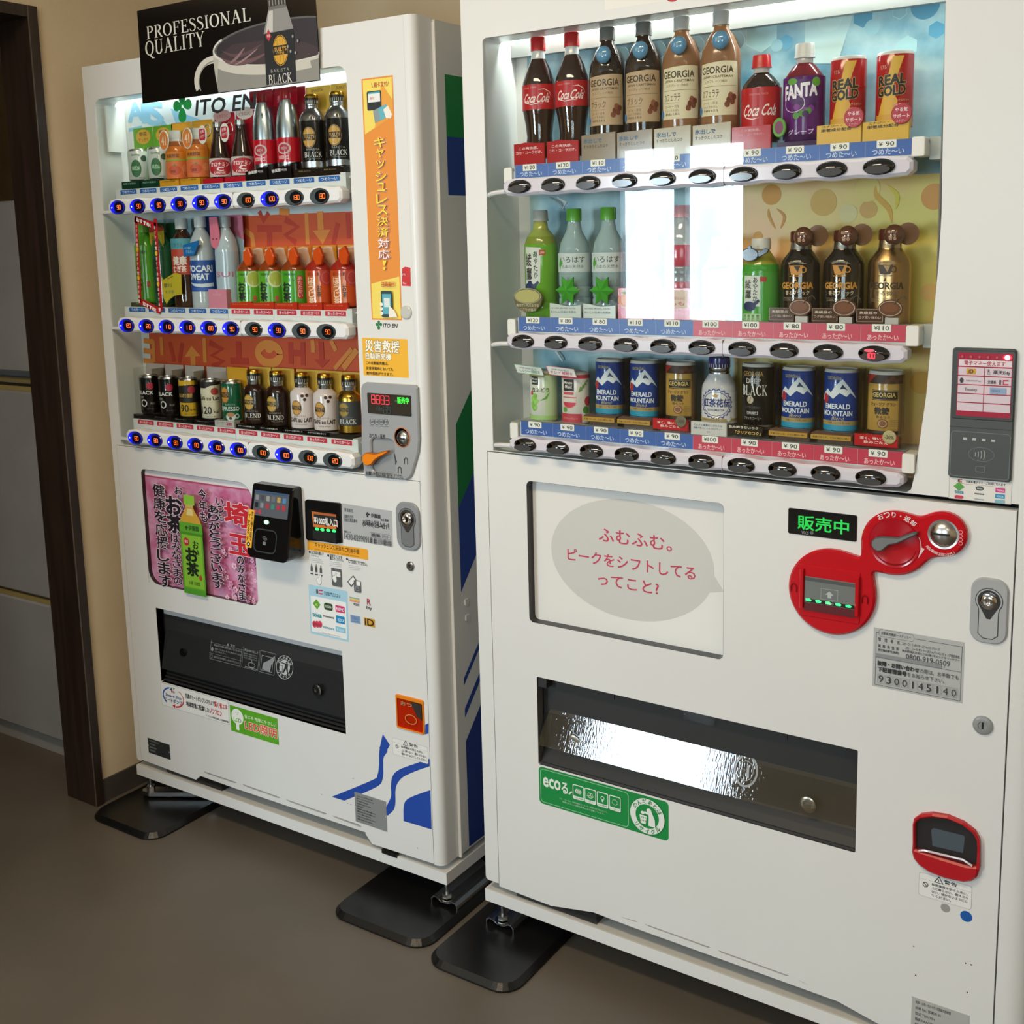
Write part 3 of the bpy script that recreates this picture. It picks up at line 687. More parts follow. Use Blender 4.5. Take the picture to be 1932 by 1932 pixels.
for k in range(3): p.ell((X0+.026, Z0+.010+k*.009), (X0+.034, Z0+.017+k*.009), 'f6efe4')
p.poly([(X0+.050, Z0+.030), (X0+.064, Z0+.018), (X0+.070, Z0+.006), (X0+.048, Z0+.006)], 'f6efe4')
p.obj('payment_banner', A, 'tall orange payment banner sticker')
p = P(plane(0)); clover(p, *(0.87, 1.245), .0085, '18793c'); p.text('ITO EN', (0.8803, 1.24), (0.9165, 1.248), '1a1a1a', .03, shear=.2); p.obj('maker_sticker', A)
p = P(plane(0))
p.poly([(0.9326, 1.323), (0.9353, 1.357), (0.9424, 1.36), (0.9555, 1.358), (0.9549, 1.322)], 'cf2a2e:s'); p.ell((0.9338, 1.34), (0.9437, 1.351), 'b81f26:s'); p.text('円', (0.9353, 1.342), (0.9418, 1.347), 'eecaca'); p.text('Pay', (0.9355, 1.325), (0.9445, 1.33), 'eecaca')
p.obj('red_tag', A)
c = (0.9416, 1.271); G().lathe([(0, .0135), (.002, .0135), (.0035, .011)], 'c6c8c2:s', (c[0], 0, c[1]), axis='y').obj('round_cap', A)
p = P(plane(0)); p.rr((0.824, 1.141), (0.9413, 1.218), .002, 'f6b821'); a_, b_ = (0.824, 1.141), (0.9413, 1.218)
for bo, cm in ((.07, '4a3a08'), (.035, 'fffbe8')): 
    p.text('災害救援', (0.8316, 1.19), (0.921, 1.214), cm, bo); p.text('自動販売機', (0.8316, 1.175), (0.8981, 1.188), cm, bo)
for k, t in enumerate(('この自動販売機は、', '災害停電時においても', '飲料供給ができます。')):
    y = ((0.8318, 1.164), (0.8319, 1.153), (0.8322, 1.143))[k]; p.text(t, y, ((0.9021, 1.172)[0] if k else (0.8904, 1.172)[0], y[1]+.0066), '3a2a08', .02)
p.obj('disaster_notice', A, 'square yellow disaster relief notice')

# coin panel of A
kp = [(0.8197, 0.9311), (0.8172, 0.9465), (0.8136, 0.9809), (0.8198, 1.115), (0.824, 1.123), (0.8342, 1.128), (0.9604, 1.128), (0.9664, 1.123), (0.9663, 1.018), (0.9624, 0.9932), (0.9447, 0.948), (0.938, 0.9389), (0.9272, 0.9336)]
g = G(); g.prism(kp, -.007, 0, '9fa2a5:s', ch=.0025, holes=[rrpts((0.8402, 0.9425), (0.9014, 1.014), .012, 5)]); panel = g.obj('coin_panel', A)
G().prism(rrpts((0.8402, 0.9425), (0.9014, 1.014), .012, 5), -.0005, .0, '94979a:s').obj('return_recess', panel)
g = G(); a_, b_ = (0.8382, 1.064), (0.9502, 1.108); g.prism(rrpts((a_[0], (0.8394, 1.065)[1]), (b_[0], (0.9501, 1.107)[1]), .002, 3), -.0085, -.0065, '1d2022:h'); g.obj('price_display', panel)
p = P(plane(-.0085)); da, db = (0.8481, 1.085), (0.8979, 1.102); digits(p, '8883', da[0], da[1]+.001, db[0]-da[0], db[1]-da[1], 'd8303c:e1.0', .0016)
p.text('販売中', (0.9173, 1.09), (0.9462, 1.103), '3ce03c:e1.3', .02); p.text('円', (0.9113, 1.092), (0.9166, 1.096), '4a8a50')
p.text('つり銭切れ', (0.8605, 1.072), (0.8792, 1.08), '3c5458'); p.text('カード使用可', (0.8795, 1.078), (0.8996, 1.083), '3c5458')
for k in range(2): p.ring(sheet_Af(318+k*45, 1025), sheet_Af(362+k*45, 975), .0006, '46686c')
p.obj('display_digits', panel)
p = P(plane(-.007)); 
for k, t in enumerate(('500', '100', '50', '10')): p.ring(sheet_Af(142+k*56, 1165), sheet_Af(198+k*56, 1092), .0008, '35383a'); p.text(t, sheet_Af(150+k*56, 1138), sheet_Af(190+k*56, 1115), '35383a')
p.line([(0.8397, 1.039), (0.8899, 1.04)], .0006, '55585a'); p.text('おつり・返却', (0.8383, 1.014), (0.8801, 1.024), '303336', .015)
p.text('お願い!!', (0.825, 0.935), (0.8497, 0.9434), '26282a', .02); p.text('商品は1本毎に取り出してください。', (0.8514, 0.9332), (0.9231, 0.9451), '3a3c3e', .015)
p.poly([(0.9013, 0.9864), (0.9037, 0.9861), (0.9061, 0.9716), (0.9089, 0.9718), (0.9042, 0.9629), (0.904, 0.971)], '1c1e20')
for (x, y) in ((563, 1640), (487, 1750)): p.line([sheet_Af(x, y), sheet_Af(x+2, y-60), sheet_Af(x+14, y-78), sheet_Af(x+30, y-72), sheet_Af(x+38, y-45), sheet_Af(x+40, y+5)], .0016, '26282a')
p.obj('panel_print', panel)
c = (0.9261, 1.02); 
G().lathe([(0, .0205), (.0015, .0205), (.002, .0190), (.0005, .0185)], 'c77a4c:s', (c[0]-.002, -.0065, c[1]+.001), axis='y').obj('orange_ring', panel)
c = (0.9267, 1.02)
G().lathe([(0, .0160), (.003, .0150), (.0065, .0115), (.0085, .005), (.009, 0)], 'b9bab8:m', (c[0], -.0065, c[1]), axis='y', caps=False).obj('coin_dome', panel)
g = G(); g.box(c[0]-.009, c[0]+.009, -.0175, -.0100, c[1]-.0012, c[1]+.0012, '0c0c0c'); g.obj('coin_slot', panel)
lv = [(0.8267, 0.9647), (0.8278, 0.9769), (0.837, 0.9835), (0.8469, 0.9843), (0.8611, 0.9831), (0.8907, 0.9923), (0.8965, 0.9928), (0.8948, 0.9876), (0.8715, 0.9763), (0.8603, 0.9693), (0.8522, 0.96), (0.8421, 0.9565), (0.8333, 0.9575)]
lv = [(x-.004, z) for x, z in lv]; G().prism(lv, -.017, -.009, 'f28a1c:g', ch=.002, side='b35c14:s').obj('return_lever', panel)
c = (0.8407, 0.9711); G().lathe([(0, .010), (.012, .010)], '8a6a4a:s', (c[0]-.002, -.001, c[1]), axis='y').obj('lever_hub', panel)
def curve_(pts, n=5):
    out = []
    for i in range(len(pts)-1):
        p0 = Vector(pts[max(i-1, 0)]); p1 = Vector(pts[i]); p2 = Vector(pts[i+1]); p3 = Vector(pts[min(i+2, len(pts)-1)])
        for k in range(n): t = k/n; out.append(tuple(.5*((2*p1)+(p2-p0)*t+(2*p0-5*p1+4*p2-p3)*t*t+(3*p1-p0-3*p2+p3)*t**3)))
    out.append(tuple(pts[-1])); return out
# ---- poster leaning on the header of A (a loose thing of its own)
ps = empty('poster', (.214, -.003, 1.729)); tag(ps, 'black coffee poster reading professional quality on top of the left machine', 'poster')
PW, PH = .537, .196
def pf(u, z, k=0):
    zz = max(z, 0.0)/PH
    b = .0035*math.sin(PI*u/PW)+.010*zz**2; return (u+.016*zz**1.5*(1-.7*u/PW), .0-.004-b-k, z)
g = G(); nx, nz = 24, 10
vs = [pf(PW*i/nx, PH*j/nz, 0) for j in range(nz+1) for i in range(nx+1)]; vs2 = [(x, y+.0008, z) for x, y, z in vs]; N = len(vs)
q = [(j*(nx+1)+i, j*(nx+1)+i+1, (j+1)*(nx+1)+i+1, (j+1)*(nx+1)+i) for j in range(nz) for i in range(nx)]
g.add(vs+vs2, q, '14100e:g', True); g.add(vs+vs2, [tuple(N+k for k in reversed(f)) for f in q], 'd8d4cc')
edge = [i for i in range(nx+1)]+[(j*(nx+1)+nx) for j in range(1, nz+1)]+[nz*(nx+1)+i for i in range(nx-1, -1, -1)]+[j*(nx+1) for j in range(nz-1, 0, -1)]
g.add(vs+vs2, [(edge[i], N+edge[i], N+edge[(i+1) % len(edge)], edge[(i+1) % len(edge)]) for i in range(len(edge))], '14100e')
g.obj('sheet', ps)
def pz(c): return (c[0]-.214, c[1]-1.729)
p = P(lambda u, z, k: pf(u, z, k), step=.03, start=4, eps=.00006)
p.text('PROFESSIONAL', pz((0.242, 1.863)), pz((0.5707, 1.889)), 'd9d4c6', serifs=True, slope=.0)
p.text('QUALITY', pz((0.2362, 1.831)), pz((0.4305, 1.818)), 'd9d4c6', serifs=True) if False else p.text('QUALITY', (pz((0.2342, 1.827))[0], pz((0.2437, 1.829))[1]), (pz((0.4305, 1.818))[0], pz((0.247, 1.859))[1]), 'd9d4c6', serifs=True)
# cup: dark rim ellipse, coffee, body, handle
cl_ = lambda q: [(min(max(x, .0), .5362), max(z, .0012)) for x, z in q]
hc = (.2360, .030)
hp = [(hc[0]+.052*math.cos(a)*1.0, hc[1]+.040*math.sin(a)) for a in [math.radians(t) for t in range(62, 216, 11)]]
p.raw(*ribbon(cl_(hp), .0150), 'cfc9bc'); p.raw(*ribbon(cl_([(x+.007, z-.003) for x, z in hp]), .0030), '8c877d')
EX, EZ, RX_, RZ_ = .4420, .0860, .2030, .0420
def el(k, a0, a1, n=36, dx=0, dz=0): return [(EX+dx+RX_*k*math.cos(math.radians(a0+(a1-a0)*i/n)), EZ+dz+RZ_*k*math.sin(math.radians(a0+(a1-a0)*i/n))) for i in range(n+1)]
low = el(1.0, 180, 318)
p.poly(cl_([(.2390, .086), (.2400, .060), (.2440, .030), (.250, .0015), (.5362, .0015), (.5362, .075)]+low[::-1]), '8d8a82')
p.poly(cl_([(.2390, .088), (.2415, .062)]+[(x, z-.020) for x, z in low[5:]]+low[::-1]), 'c9c4b8')
p.poly(cl_([(.2395, .075), (.2425, .040), (.2475, .020), (.2530, .055), (.2560, .068)]), 'b6b1a5')
p.poly(cl_(el(1.0, 0, 360)), '5a5855'); p.raw(*ribbon(cl_(el(.985, 150, 310)), .0045), 'd8d3c8'); p.poly(cl_(el(.945, 0, 360, dz=-.001)), '2a2022'); p.poly(cl_(el(.90, 188, 330, dz=-.004)+[(.50, .078), (.40, .092), (.30, .094)]), '3e2b2e')
for pts, w, c_ in (([(.262, .072), (.285, .060), (.32, .055), (.36, .058), (.40, .068)], .010, '6b4c4e'), ([(.268, .084), (.30, .072), (.34, .072), (.385, .086)], .007, '5a4042'), ([(.285, .056), (.310, .066), (.335, .084)], .006, '8d6d6e'), ([(.30, .052), (.33, .060), (.372, .078)], .004, '9a7c7c')):
    q_ = curve_(pts); p.line(q_, [w*math.sin(PI*(i+.4)/(len(q_)+.2)) for i in range(len(q_))], c_)
# bottle of the poster
bx0, bx1 = pz((0.6058, 1.736))[0], pz((0.6882, 1.765))[0]; bm_ = (bx0+bx1)/2
p.rect((bx0, .004), (bx1, .104), '0e0d0d'); p.poly([(bx0, .104), (bx1, .106), (bx1-.014, .150), (bx0+.018, .150)], '8f8c88'); p.poly([(bx0+.006, .106), (bx0+.026, .106), (bx0+.030, .146), (bx0+.019, .146)], 'c9c5be')
p.rect((bx0+.018, .148), (bx1-.015, .178), '6d6862'); p.rect((bx0+.017, .154), (bx1-.014, .168), '312a22'); p.rect((bx0+.018, .178), (bx1-.015, .186), 'b7a67c')
for k in range(6): p.rect((bx0+.021+k*.0085, .155), (bx0+.024+k*.0085, .166), '8f8a80')
p.poly([(bx0+.006, .098), (bx0+.014, .088), (bx0+.022, .098), (bx0+.014, .112)], 'b02030'); p.text('特撰', (bx0+.0095, .096), (bx0+.019, .102), 'e8c8c8')
def oval(p, cx, cz, rx, rz, txt='TULLYS', base='d9a32c', dark='14110c', band='14110c', tcol=None):
    p.ell((cx-rx*1.1, cz-rz*1.08), (cx+rx*1.1, cz+rz*1.08), dark); p.ring((cx-rx*1.06, cz-rz*1.05), (cx+rx*1.06, cz+rz*1.05), rx*.06, base); p.ell((cx-rx*.95, cz-rz*.95), (cx+rx*.95, cz+rz*.95), base)
    for k in (-1, 0, 1): p.rect((cx+k*rx*.42-rx*.04, cz-rz*.8), (cx+k*rx*.42+rx*.04, cz+rz*.8), 'b57f1e')
    p.rect((cx-rx*1.02, cz-rz*.30), (cx+rx*1.02, cz+rz*.34), band); p.text("TULLY'S", (cx-rx*.86, cz-rz*.06), (cx+rx*.86, cz+rz*.24), tcol or base, .03); p.text('COFFEE', (cx-rx*.55, cz-rz*.24), (cx+rx*.55, cz-rz*.12), tcol or base, .02)
oc = pz((0.6503, 1.799)); oval(p, oc[0], oc[1]-.002, .0195, .0285)
p.text('BARISTA', (bx0+.016, .0265), (bx1-.016, .033), 'a8a49c', .0, sp=1.3); p.text('BLACK', (bx0+.009, .004), (bx1-.010, .0225), 'dedad2', serifs=True)
for k, (x, z) in enumerate(((.455, .070), (.47, .088), (.462, .060), (.483, .078), (.475, .056))): p.ell((x, z), (x+.005, z+.006), '9a9a98')
p.obj('poster_print', ps)

# ---- lower panel fittings of A
g = G(); g.prism(rrpts((.0985, .5905), (.482, .8845), .03, 5), .0180, .020, 'e6e2de:s'); g.obj('advert_frame', A)
q_ = rrpts((.1023, .5942), (.4789, .881), (.034, .020, .040, .012), 6)
G().prism(q_, .0006, .0104, '2c221e:g', holes=[inset(ccw(q_), .0008)]).obj('advert_reveal', A)
ad = G(); a0, a1 = (.1030, .5945), (.4785, .8805)
ad.prism(rrpts(a0, a1, (.033, .019, .039, .011), 6), .0105, .0125, 'e9e4e4:s'); adv = ad.obj('advert_panel', A, 'pink spring tea advertisement insert')
p = P(plane(.0105), start=2); D = .0105
p.rect((0.0947, 0.5867), (0.4935, 0.8774) if False else (.4815, (0.107, 0.8639)[1]), 'b84a72'); q0 = (0.0998, 0.5875); z1 = (0.1119, 0.8598)[1]; p.rect((q0[0], q0[1]), (.4815, z1), 'd58fb0')
PINK = M_PINK = node_mat('blossom_pink', lambda nt, b: noise_col(nt, b, 'd9a0bf', 'c4668f', 22, detail=5, rough=.3, lo=.38, hi=.62))
p.rect((q0[0], q0[1]), (.4815, z1), PINK)
rnd = random.Random(4)
for k in range(46):
    x = rnd.uniform(.36, .478); z = .597+rnd.random()**1.8*.12; r = rnd.uniform(.003, .0055); c_ = rnd.choice(['e8b6cf', 'dd9dbd', 'f0cade'])
    for j in range(5): a = 2*PI*j/5+k; p.ell((x+r*math.cos(a)-r*.6, z+r*math.sin(a)-r*.6), (x+r*math.cos(a)+r*.6, z+r*math.sin(a)+r*.6), c_, 7)
    p.ell((x-r*.4, z-r*.4), (x+r*.4, z+r*.4), 'c86a94', 6)
INK = '1d1420'
def vt(txt, c0, c1, b=.02, m=INK): p.vtext(txt, c0, c1, m, b)
def halo(txt, c0, c1, b, m=INK): p.vtext(txt, c0, c1, 'ecd4e0', b+.05); p.vtext(txt, c0, c1, m, b)
halo('健康を応援します', (0.1424, 0.592), (0.1859, 0.8497), .02)
halo('おーい', (0.2217, 0.789), (0.2514, 0.8516), .015); halo('お茶', (0.1897, 0.7342), (0.2436, 0.8257), .055); halo('はみなさまの', (0.1989, 0.6061), (0.229, 0.7326), .02)
halo('今年も', (0.3074, 0.7737), (0.3339, 0.8546), .03); halo('いつも', (0.3658, 0.784), (0.3903, 0.8394), .03); halo('ありがとうございます', (0.3382, 0.6196), (0.374, 0.8201), .03)
p.text('埼', (0.3947, 0.7786), (0.4735, 0.8327), 'f2dce4', .07); p.text('埼', (0.3947, 0.7786), (0.4735, 0.8327), 'c81e2c', .04); p.text('玉', (0.4047, 0.713), (0.4744, 0.7587), 'f2dce4', .07); p.text('玉', (0.4047, 0.713), (0.4744, 0.7587), 'c81e2c', .04)
halo('のみなさま', (0.4268, 0.6045), (0.449, 0.7101), .035)
p.line([(0.1144, 0.6726), (0.1131, 0.5989)], .0006, '5a2a40')
# the bottle printed on the advertisement
bc = (0.2744, 0.7211)[0]+.004
def sym(pts, m): p.poly([(bc+x, z) for x, z in pts]+[(bc-x, z) for x, z in reversed(pts)], m)
zc = lambda y, x=800: sheet_AP_010(x, y)[1]
sym([(.018, zc(500)), (.018, zc(372))], '8fc63c'); sym([(.013, zc(540)), (.013, zc(498))], 'c9b76a'); sym([(.037, zc(740)), (.030, zc(660)), (.018, zc(585)), (.013, zc(535))], 'd2a238'); sym([(.012, zc(640)), (.009, zc(550))], 'e3cf8c')
sym([(.0385, zc(1690)), (.0385, zc(900)), (.040, zc(850)), (.0385, zc(740))], '5fa82c'); sym([(.033, zc(1600)), (.033, zc(900))], '86bf35'); sym([(.0395, zc(905)), (.0395, zc(870))], '4a8f22'); sym([(.0385, zc(1690)), (.0385, zc(1620))], '4f9a28')
p.text('伊藤園', (0.2708, 0.7504), (0.3051, 0.7627), '234a18', .03); clover(p, *(0.2637, 0.7559), .005, '234a18')
halo = None
p.ell((0.2497, 0.7116), (0.2697, 0.7313), 'c22a30'); p.text('緑茶', (0.254, 0.7185), (0.2661, 0.7254), 'f2e0d8')
p.vtext('おい', (0.2813, 0.6876), (0.3017, 0.7273), '17220e', .015); p.vtext('お茶', (0.2559, 0.6384), (0.2961, 0.7085), '17220e', .05)
p.ell((0.2969, 0.6316), (0.3065, 0.6448), 'b8402c'); p.text('140 100%', (0.2616, 0.6172), (0.2984, 0.6264), '5f7f20')
p.obj('advert_print', adv)

# card reader: wedge with screen
rf = [(.5105, -.0236, .8925), (.6325, -.0256, .881-.0), (.6315, -.0556, .7330), (.5105, -.0556, .7330)]
top = .8900; bo = .7300; x0, x1 = .5085, .6330
g = G()
def wf_(u, z, k=0):            # sloping front face
    t = (top-z)/(top-bo); return (u, -(.0245+(.0560-.0245)*t)-k, z)
q = rrpts((x0, bo), (x1, top), (.016, .016, .006, .006), 5); n = len(q)
ins = inset(q, .0025)
g.add([wf_(u, z, .0) for u, z in ins]+[(u, wf_(u, z)[1]+.0025, z) for u, z in q]+[(u, -.0001, z) for u, z in q], [tuple(range(n))]+[(i, n+i, n+(i+1) % n, (i+1) % n) for i in range(n)]+[(n+i, 2*n+i, 2*n+(i+1) % n, n+(i+1) % n) for i in range(n)], '101011:g')
rd = g.obj('card_reader', A, 'black wedge shaped card reader')
# map crop points to the sloped face: take the plane at the mean depth
p = P(lambda u, z, k: wf_(u, z, k), start=3)
p.rr((x0+.010, .8225), (x1-.010, .8765), .001, '5c6168:g'); p.rect((x0+.012, .8715), (x1-.012, .8760), '3e5a80:g')
for k, c_ in enumerate(('8d8f92', '4e5258', '9a9a98', '6d7278', 'c0a060', '5a8ac0')): p.rr((x0+.014+k*.0165, .856), (x0+.024+k*.0165, .867), .001, c_+':g')
for k, c_ in enumerate(('2c3238', '8a8f94', 'b04050', '4a8a78', 'b04050', 'c03c4c')): p.rr((x0+.014+k*.0165, .840), (x0+.024+k*.0165, .851), .002, c_+':g')
for k, c_ in enumerate(('b04a5a', 'b04a5a')): p.rr((x0+.012+k*.014, .826), (x0+.022+k*.014, .836), .003, c_+':g')
p.ell((.5530, .8055), (.5720, .8165), '0a5a28:e0.5'); p.ell((.5560, .8070), (.5690, .8150), 'b8ffd0:e5')
rq = rrpts((.5285, .7450), (.5975, .7960), .014, 5)
p.raw(*(lambda q: (q, [tuple(range(len(q)))]))(rq), '18191a:g'); p.frame((.5285, .7450), (.5975, .7960), .0028, '3c4044:g', .014); p.rr((.5320, .7480), (.5940, .7930), .011, '0d0d0e:g')
for k in range(3): p.line([(.561+.0035*(k+1)*math.cos(a)*.8, .770+.0035*(k+1)*math.sin(a)) for a in [math.radians(t) for t in range(20, 160, 20)]], .0007, '8a8c8e')
p.rr((.557, .762), (.566, .769), .001, '77797b')
p.rr((x0-.004, .7510), (x0+.0155, .8330), .002, 'f2b32a'); p.vtext('音が鳴るまで', (x0+.0065, .766), (x0+.0135, .830), '33240a', .02); p.vtext('しっかりタッチ', (x0-.002, .766), (x0+.0045, .830), '33240a', .02)
p.ell((x0+.0005, .7535), (x0+.0105, .7635), '2a2118'); p.poly([(x0+.0035, .7555), (x0+.0035, .7615), (x0+.0085, .7585)], 'f4f0e6')
p.obj('reader_face', rd)

# bill acceptor
bq = rrpts((0.6419, 0.776), (0.7466, 0.8677), .004, 3)
g = G(); ba, bb2 = (0.6419, 0.776), (0.7466, 0.8677)
g.prism([(0.642, 0.7766), (0.6476, 0.7722), (0.723, 0.7775), (0.7279, 0.7753), (0.745, 0.7788), (0.7452, 0.7823), (0.7463, 0.8638), (0.7423, 0.8659), (0.6514, 0.8638), (0.6447, 0.8596)], -.006, 0, '131314:g', ch=.0015)
ba_ = g.obj('bill_acceptor', A, 'black banknote slot')
p = P(plane(-.006)); p.rr((0.6505, 0.7761), (0.7359, 0.8436), .003, '1b1b1c:h'); p.poly([(0.6651, 0.8395), (0.6679, 0.8057), (0.7337, 0.8078), (0.735, 0.8406)], 'd8742a'); p.poly([(0.6707, 0.8343), (0.6701, 0.8118), (0.7328, 0.8145), (0.7342, 0.8357)], '191512'); p.line([(0.6675, 0.8364), (0.7344, 0.8386)], .0040, 'b35c20')
p.text('¥1000札入口', (0.671, 0.8133), (0.7375, 0.83), 'f2f0ea', .04); p.poly([(0.7015, 0.8136), (0.7091, 0.8139), (0.705, 0.8092)], '3a1a10')
for k, x in enumerate((858, 918, 985, 1050)): p.ell(sheet_AR(x-22, 660+k*7), sheet_AR(x+22, 632+k*7), '28e060:e2.2')
p.rect((0.6653, 0.778), (0.7318, 0.7989), '2c2d2e:h'); p.obj('slot_face', ba_)

# silver contact plate
p = P(plane(0)); p.poly([(0.7485, 0.7875), (0.8827, 0.7872), (0.8838, 0.8635), (0.7479, 0.865)], 'b4b6b8:s'); K_ = '33373a'
p.text('管理者名', (0.7537, 0.8481), (0.7777, 0.8559), K_, .02); p.text('連絡先住所', (0.7529, 0.8346), (0.7783, 0.8421), K_, .02); p.text('連絡先電話番号', (0.7524, 0.8264), (0.7885, 0.8344), K_, .02)
clover(p, *(0.8182, 0.8488), .0055, '222'+'426'); p.text('伊藤園', (0.8269, 0.8436), (0.8525, 0.8525), '2a2c2e', .03); p.text('支店 関東', (0.8527, 0.8391), (0.874, 0.8444), K_); p.text('大宮市大字堀上 15-10', (0.804, 0.8262), (0.8749, 0.838), K_); p.text('(0480)23-4211', (0.8036, 0.8205), (0.8746, 0.8324), K_, .015)
p.text('機械コード', (0.7509, 0.8022), (0.7693, 0.8068), K_); p.text('1430-0289091', (0.7509, 0.7873), (0.8186, 0.8015), '6a6e72', .01); p.frame((0.8222, 0.8012), (0.8774, 0.8119), .0004, K_, .002); p.text('自動販売機統一ステッカー', (0.8259, 0.8028), (0.8746, 0.8106), K_)
for k in range(3): p.text('故障、販売についてのお問合せは左記', sheet_AR(1440, 775+k*20), sheet_AR(1685, 785+k*20), K_)
p.obj('contact_plate', A)

# T-handle lock and keyhole
lq = [(0.8982, 0.7963), (0.898, 0.8702), (0.9024, 0.8799), (0.9108, 0.8872), (0.9246, 0.8918), (0.9392, 0.8903), (0.9496, 0.883), (0.9555, 0.8734), (0.9546, 0.8083), (0.9511, 0.7959), (0.9345, 0.785), (0.9153, 0.7853), (0.904, 0.7932)]
l0 = (.8888, .7700)
a_, b_ = (0.8959, 0.7869), (0.957, 0.8872)
def lock(root, a_, b_, rim, c_hi):
    w = b_[0]-a_[0]; h = b_[1]-a_[1]; cx = (a_[0]+b_[0])/2
    g = G(); q = rrpts(a_, b_, w*.36, 6); g.prism(q, -.0045, 0, rim, ch=.002); o = g.obj('door_lock', root)
    key = [(cx+w*.36*math.cos(math.radians(t)), b_[1]-h*.34+w*.36*math.sin(math.radians(t))) for t in range(-40, 221, 20)]
    key = [(cx+w*.26, a_[1]+h*.14)]+[(cx+w*.26, b_[1]-h*.52)]+key+[(cx-w*.26, b_[1]-h*.52), (cx-w*.26, a_[1]+h*.14), (cx-w*.12, a_[1]+h*.08), (cx+w*.12, a_[1]+h*.08)]
    G().prism(key, -.0050, -.0040, c_hi, ch=.0004).obj('lock_recess', o)
    p = P(plane(-.0050), start=2); p.line(key+[key[0]], w*.022, '3c3e42:s')
    p.poly([(cx+w*.31*math.cos(math.radians(t)), b_[1]-h*.34+w*.31*math.sin(math.radians(t))) for t in range(-30, 211, 15)]+[(cx-w*.05, b_[1]-h*.62), (cx+w*.05, b_[1]-h*.62)], '6c6e72:m'); p.obj('lock_mark', o)
    G().lathe([(0, w*.23), (.004, w*.225), (.006, w*.18), (.0065, w*.10), (.005, w*.06), (.005, 0)], 'cfd0d2:M', (cx, -.005, b_[1]-h*.34), axis='y', caps=False).obj('lock_cylinder', o)
lock(A, a_, b_, '8f9296:s', '76797c:s')
def keyhole(root, c, r, m='8a8c8c:s'):
    g = G(); g.lathe([(0, r), (.003, r*.97), (.0045, r*.8), (.0045, r*.45), (.003, r*.42), (.003, 0)], m, (c[0], 0, c[1]), axis='y', caps=False); g.box(c[0]-r*.1, c[0]+r*.1, -.0034, -.002, c[1]-r*.35, c[1]+r*.35, '0a0a0a'); g.obj('keyhole', root)
keyhole(A, (0.9274, 0.7528), .0098, '8f9294:m')

# how-to-pay print, card emblems
p = P(plane(0)); p.poly([(0.6409, 0.7498), (0.8139, 0.7499), (0.8146, 0.771), (0.8105, 0.7734), (0.6432, 0.7703)], 'f3a71f')
p.text('キャッシュレス決済のご利用手順', (0.6631, 0.7522) if False else ((0.6638, 0.7616)[0], (0.6637, 0.7609)[1]-.0022), ((0.7901, 0.763)[0], (0.7904, 0.7678)[1]+.0020), '33240a', .02)
a_, b_ = (0.6631, 0.7527), (0.7895, 0.7539); p.text('How to buy an item by Cashless payment', (a_[0], (a_[1]+b_[1])/2-.0020), (b_[0], (a_[1]+b_[1])/2+.0026), '6b4a10', .0)
for k, (x, t1, t2) in enumerate(((225, '先に商品を選んで', 'ください。'), (548, '決済ブランドを', '選んでください。'), (875, 'ICカード／スマホ', 'にて決済してください。'))):
    y = 290+k*60; p.ell(sheet_Aw(x-15, y+18), sheet_Aw(x+17, y-18), '2c3438'); p.text(t1, sheet_Aw(x+28, y+28), sheet_Aw(x+240, y+6) if k != 2 else sheet_Aw(x+290, y+50), '3c4448', .02); p.text(t2, sheet_Aw(x+28, y+68), sheet_Aw(x+(150 if k == 0 else 260 if k == 1 else 350), y+60), '3c4448', .02)
    for j in range(3): p.line([sheet_Aw(x+30, y+105+j*32), sheet_Aw(x+(230 if j else 200), y+130+j*32)], .0009, 'b4b8ba')
for k in range(3):
    x = 262+k*80; y = 600+k*15; p.poly([sheet_Aw(x-16, y+20), sheet_Aw(x+18, y+26), sheet_Aw(x+16, y-50), sheet_Aw(x+5, y-80), sheet_Aw(x+3, y-115), sheet_Aw(x-4, y-115), sheet_Aw(x-8, y-80), sheet_Aw(x-16, y-55)], '4a4d4f'); p.rr(sheet_Aw(x-20, y+68), sheet_Aw(x+28, y+58), .0008, '4a4d4f')
def hand(p, c, s, fl=False):
    H = [(0, 0), (.9, -.2), (1.3, .6), (1.2, 1.6), (1.5, 3.0), (1.1, 3.1), (.5, 2.0), (-.2, 1.9), (-.6, 1.2)]
    q = [(c[0]+x*s*(-1 if fl else 1), c[1]+y*s) for x, y in H]; p.poly(q, 'f0efec'); p.line(q+[q[0]], .0006, '55585a')
hand(p, (0.6681, 0.6767), .0072)
p.rr((0.7093, 0.679), (0.7379, 0.7191), (.004, .004, .0005, .0005), '5c5f61'); p.rect((0.712, 0.7013), (0.7348, 0.7123), 'eceae6'); hand(p, (0.7149, 0.6888), .0068)
p.poly([(0.7538, 0.6946), (0.7637, 0.684), (0.78, 0.701), (0.771, 0.7109)], '4c4f51'); p.poly([(0.7571, 0.6951), (0.7647, 0.6876), (0.7776, 0.7007), (0.7708, 0.7079)], 'f0efec'); p.rr((0.7721, 0.675), (0.7913, 0.7014), .003, '5c5f61'); p.rect((0.7794, 0.6901), (0.7901, 0.7), 'f0efec'); p.frame((0.7755, 0.6788), (0.7856, 0.6873), .0008, 'b0b2b3')
p.obj('payment_guide', A)
p = P(plane(0)); a_, b_ = (0.637, 0.5597), (0.7516, 0.6725); p.poly([(0.6369, 0.5584), (0.7488, 0.5583), (0.7515, 0.6706), (0.7484, 0.6727), (0.6388, 0.671)], 'a9d3e6'); p.poly([(0.6416, 0.5639), (0.7433, 0.5628), (0.746, 0.6466), (0.6427, 0.6464)], 'f1f2f0')
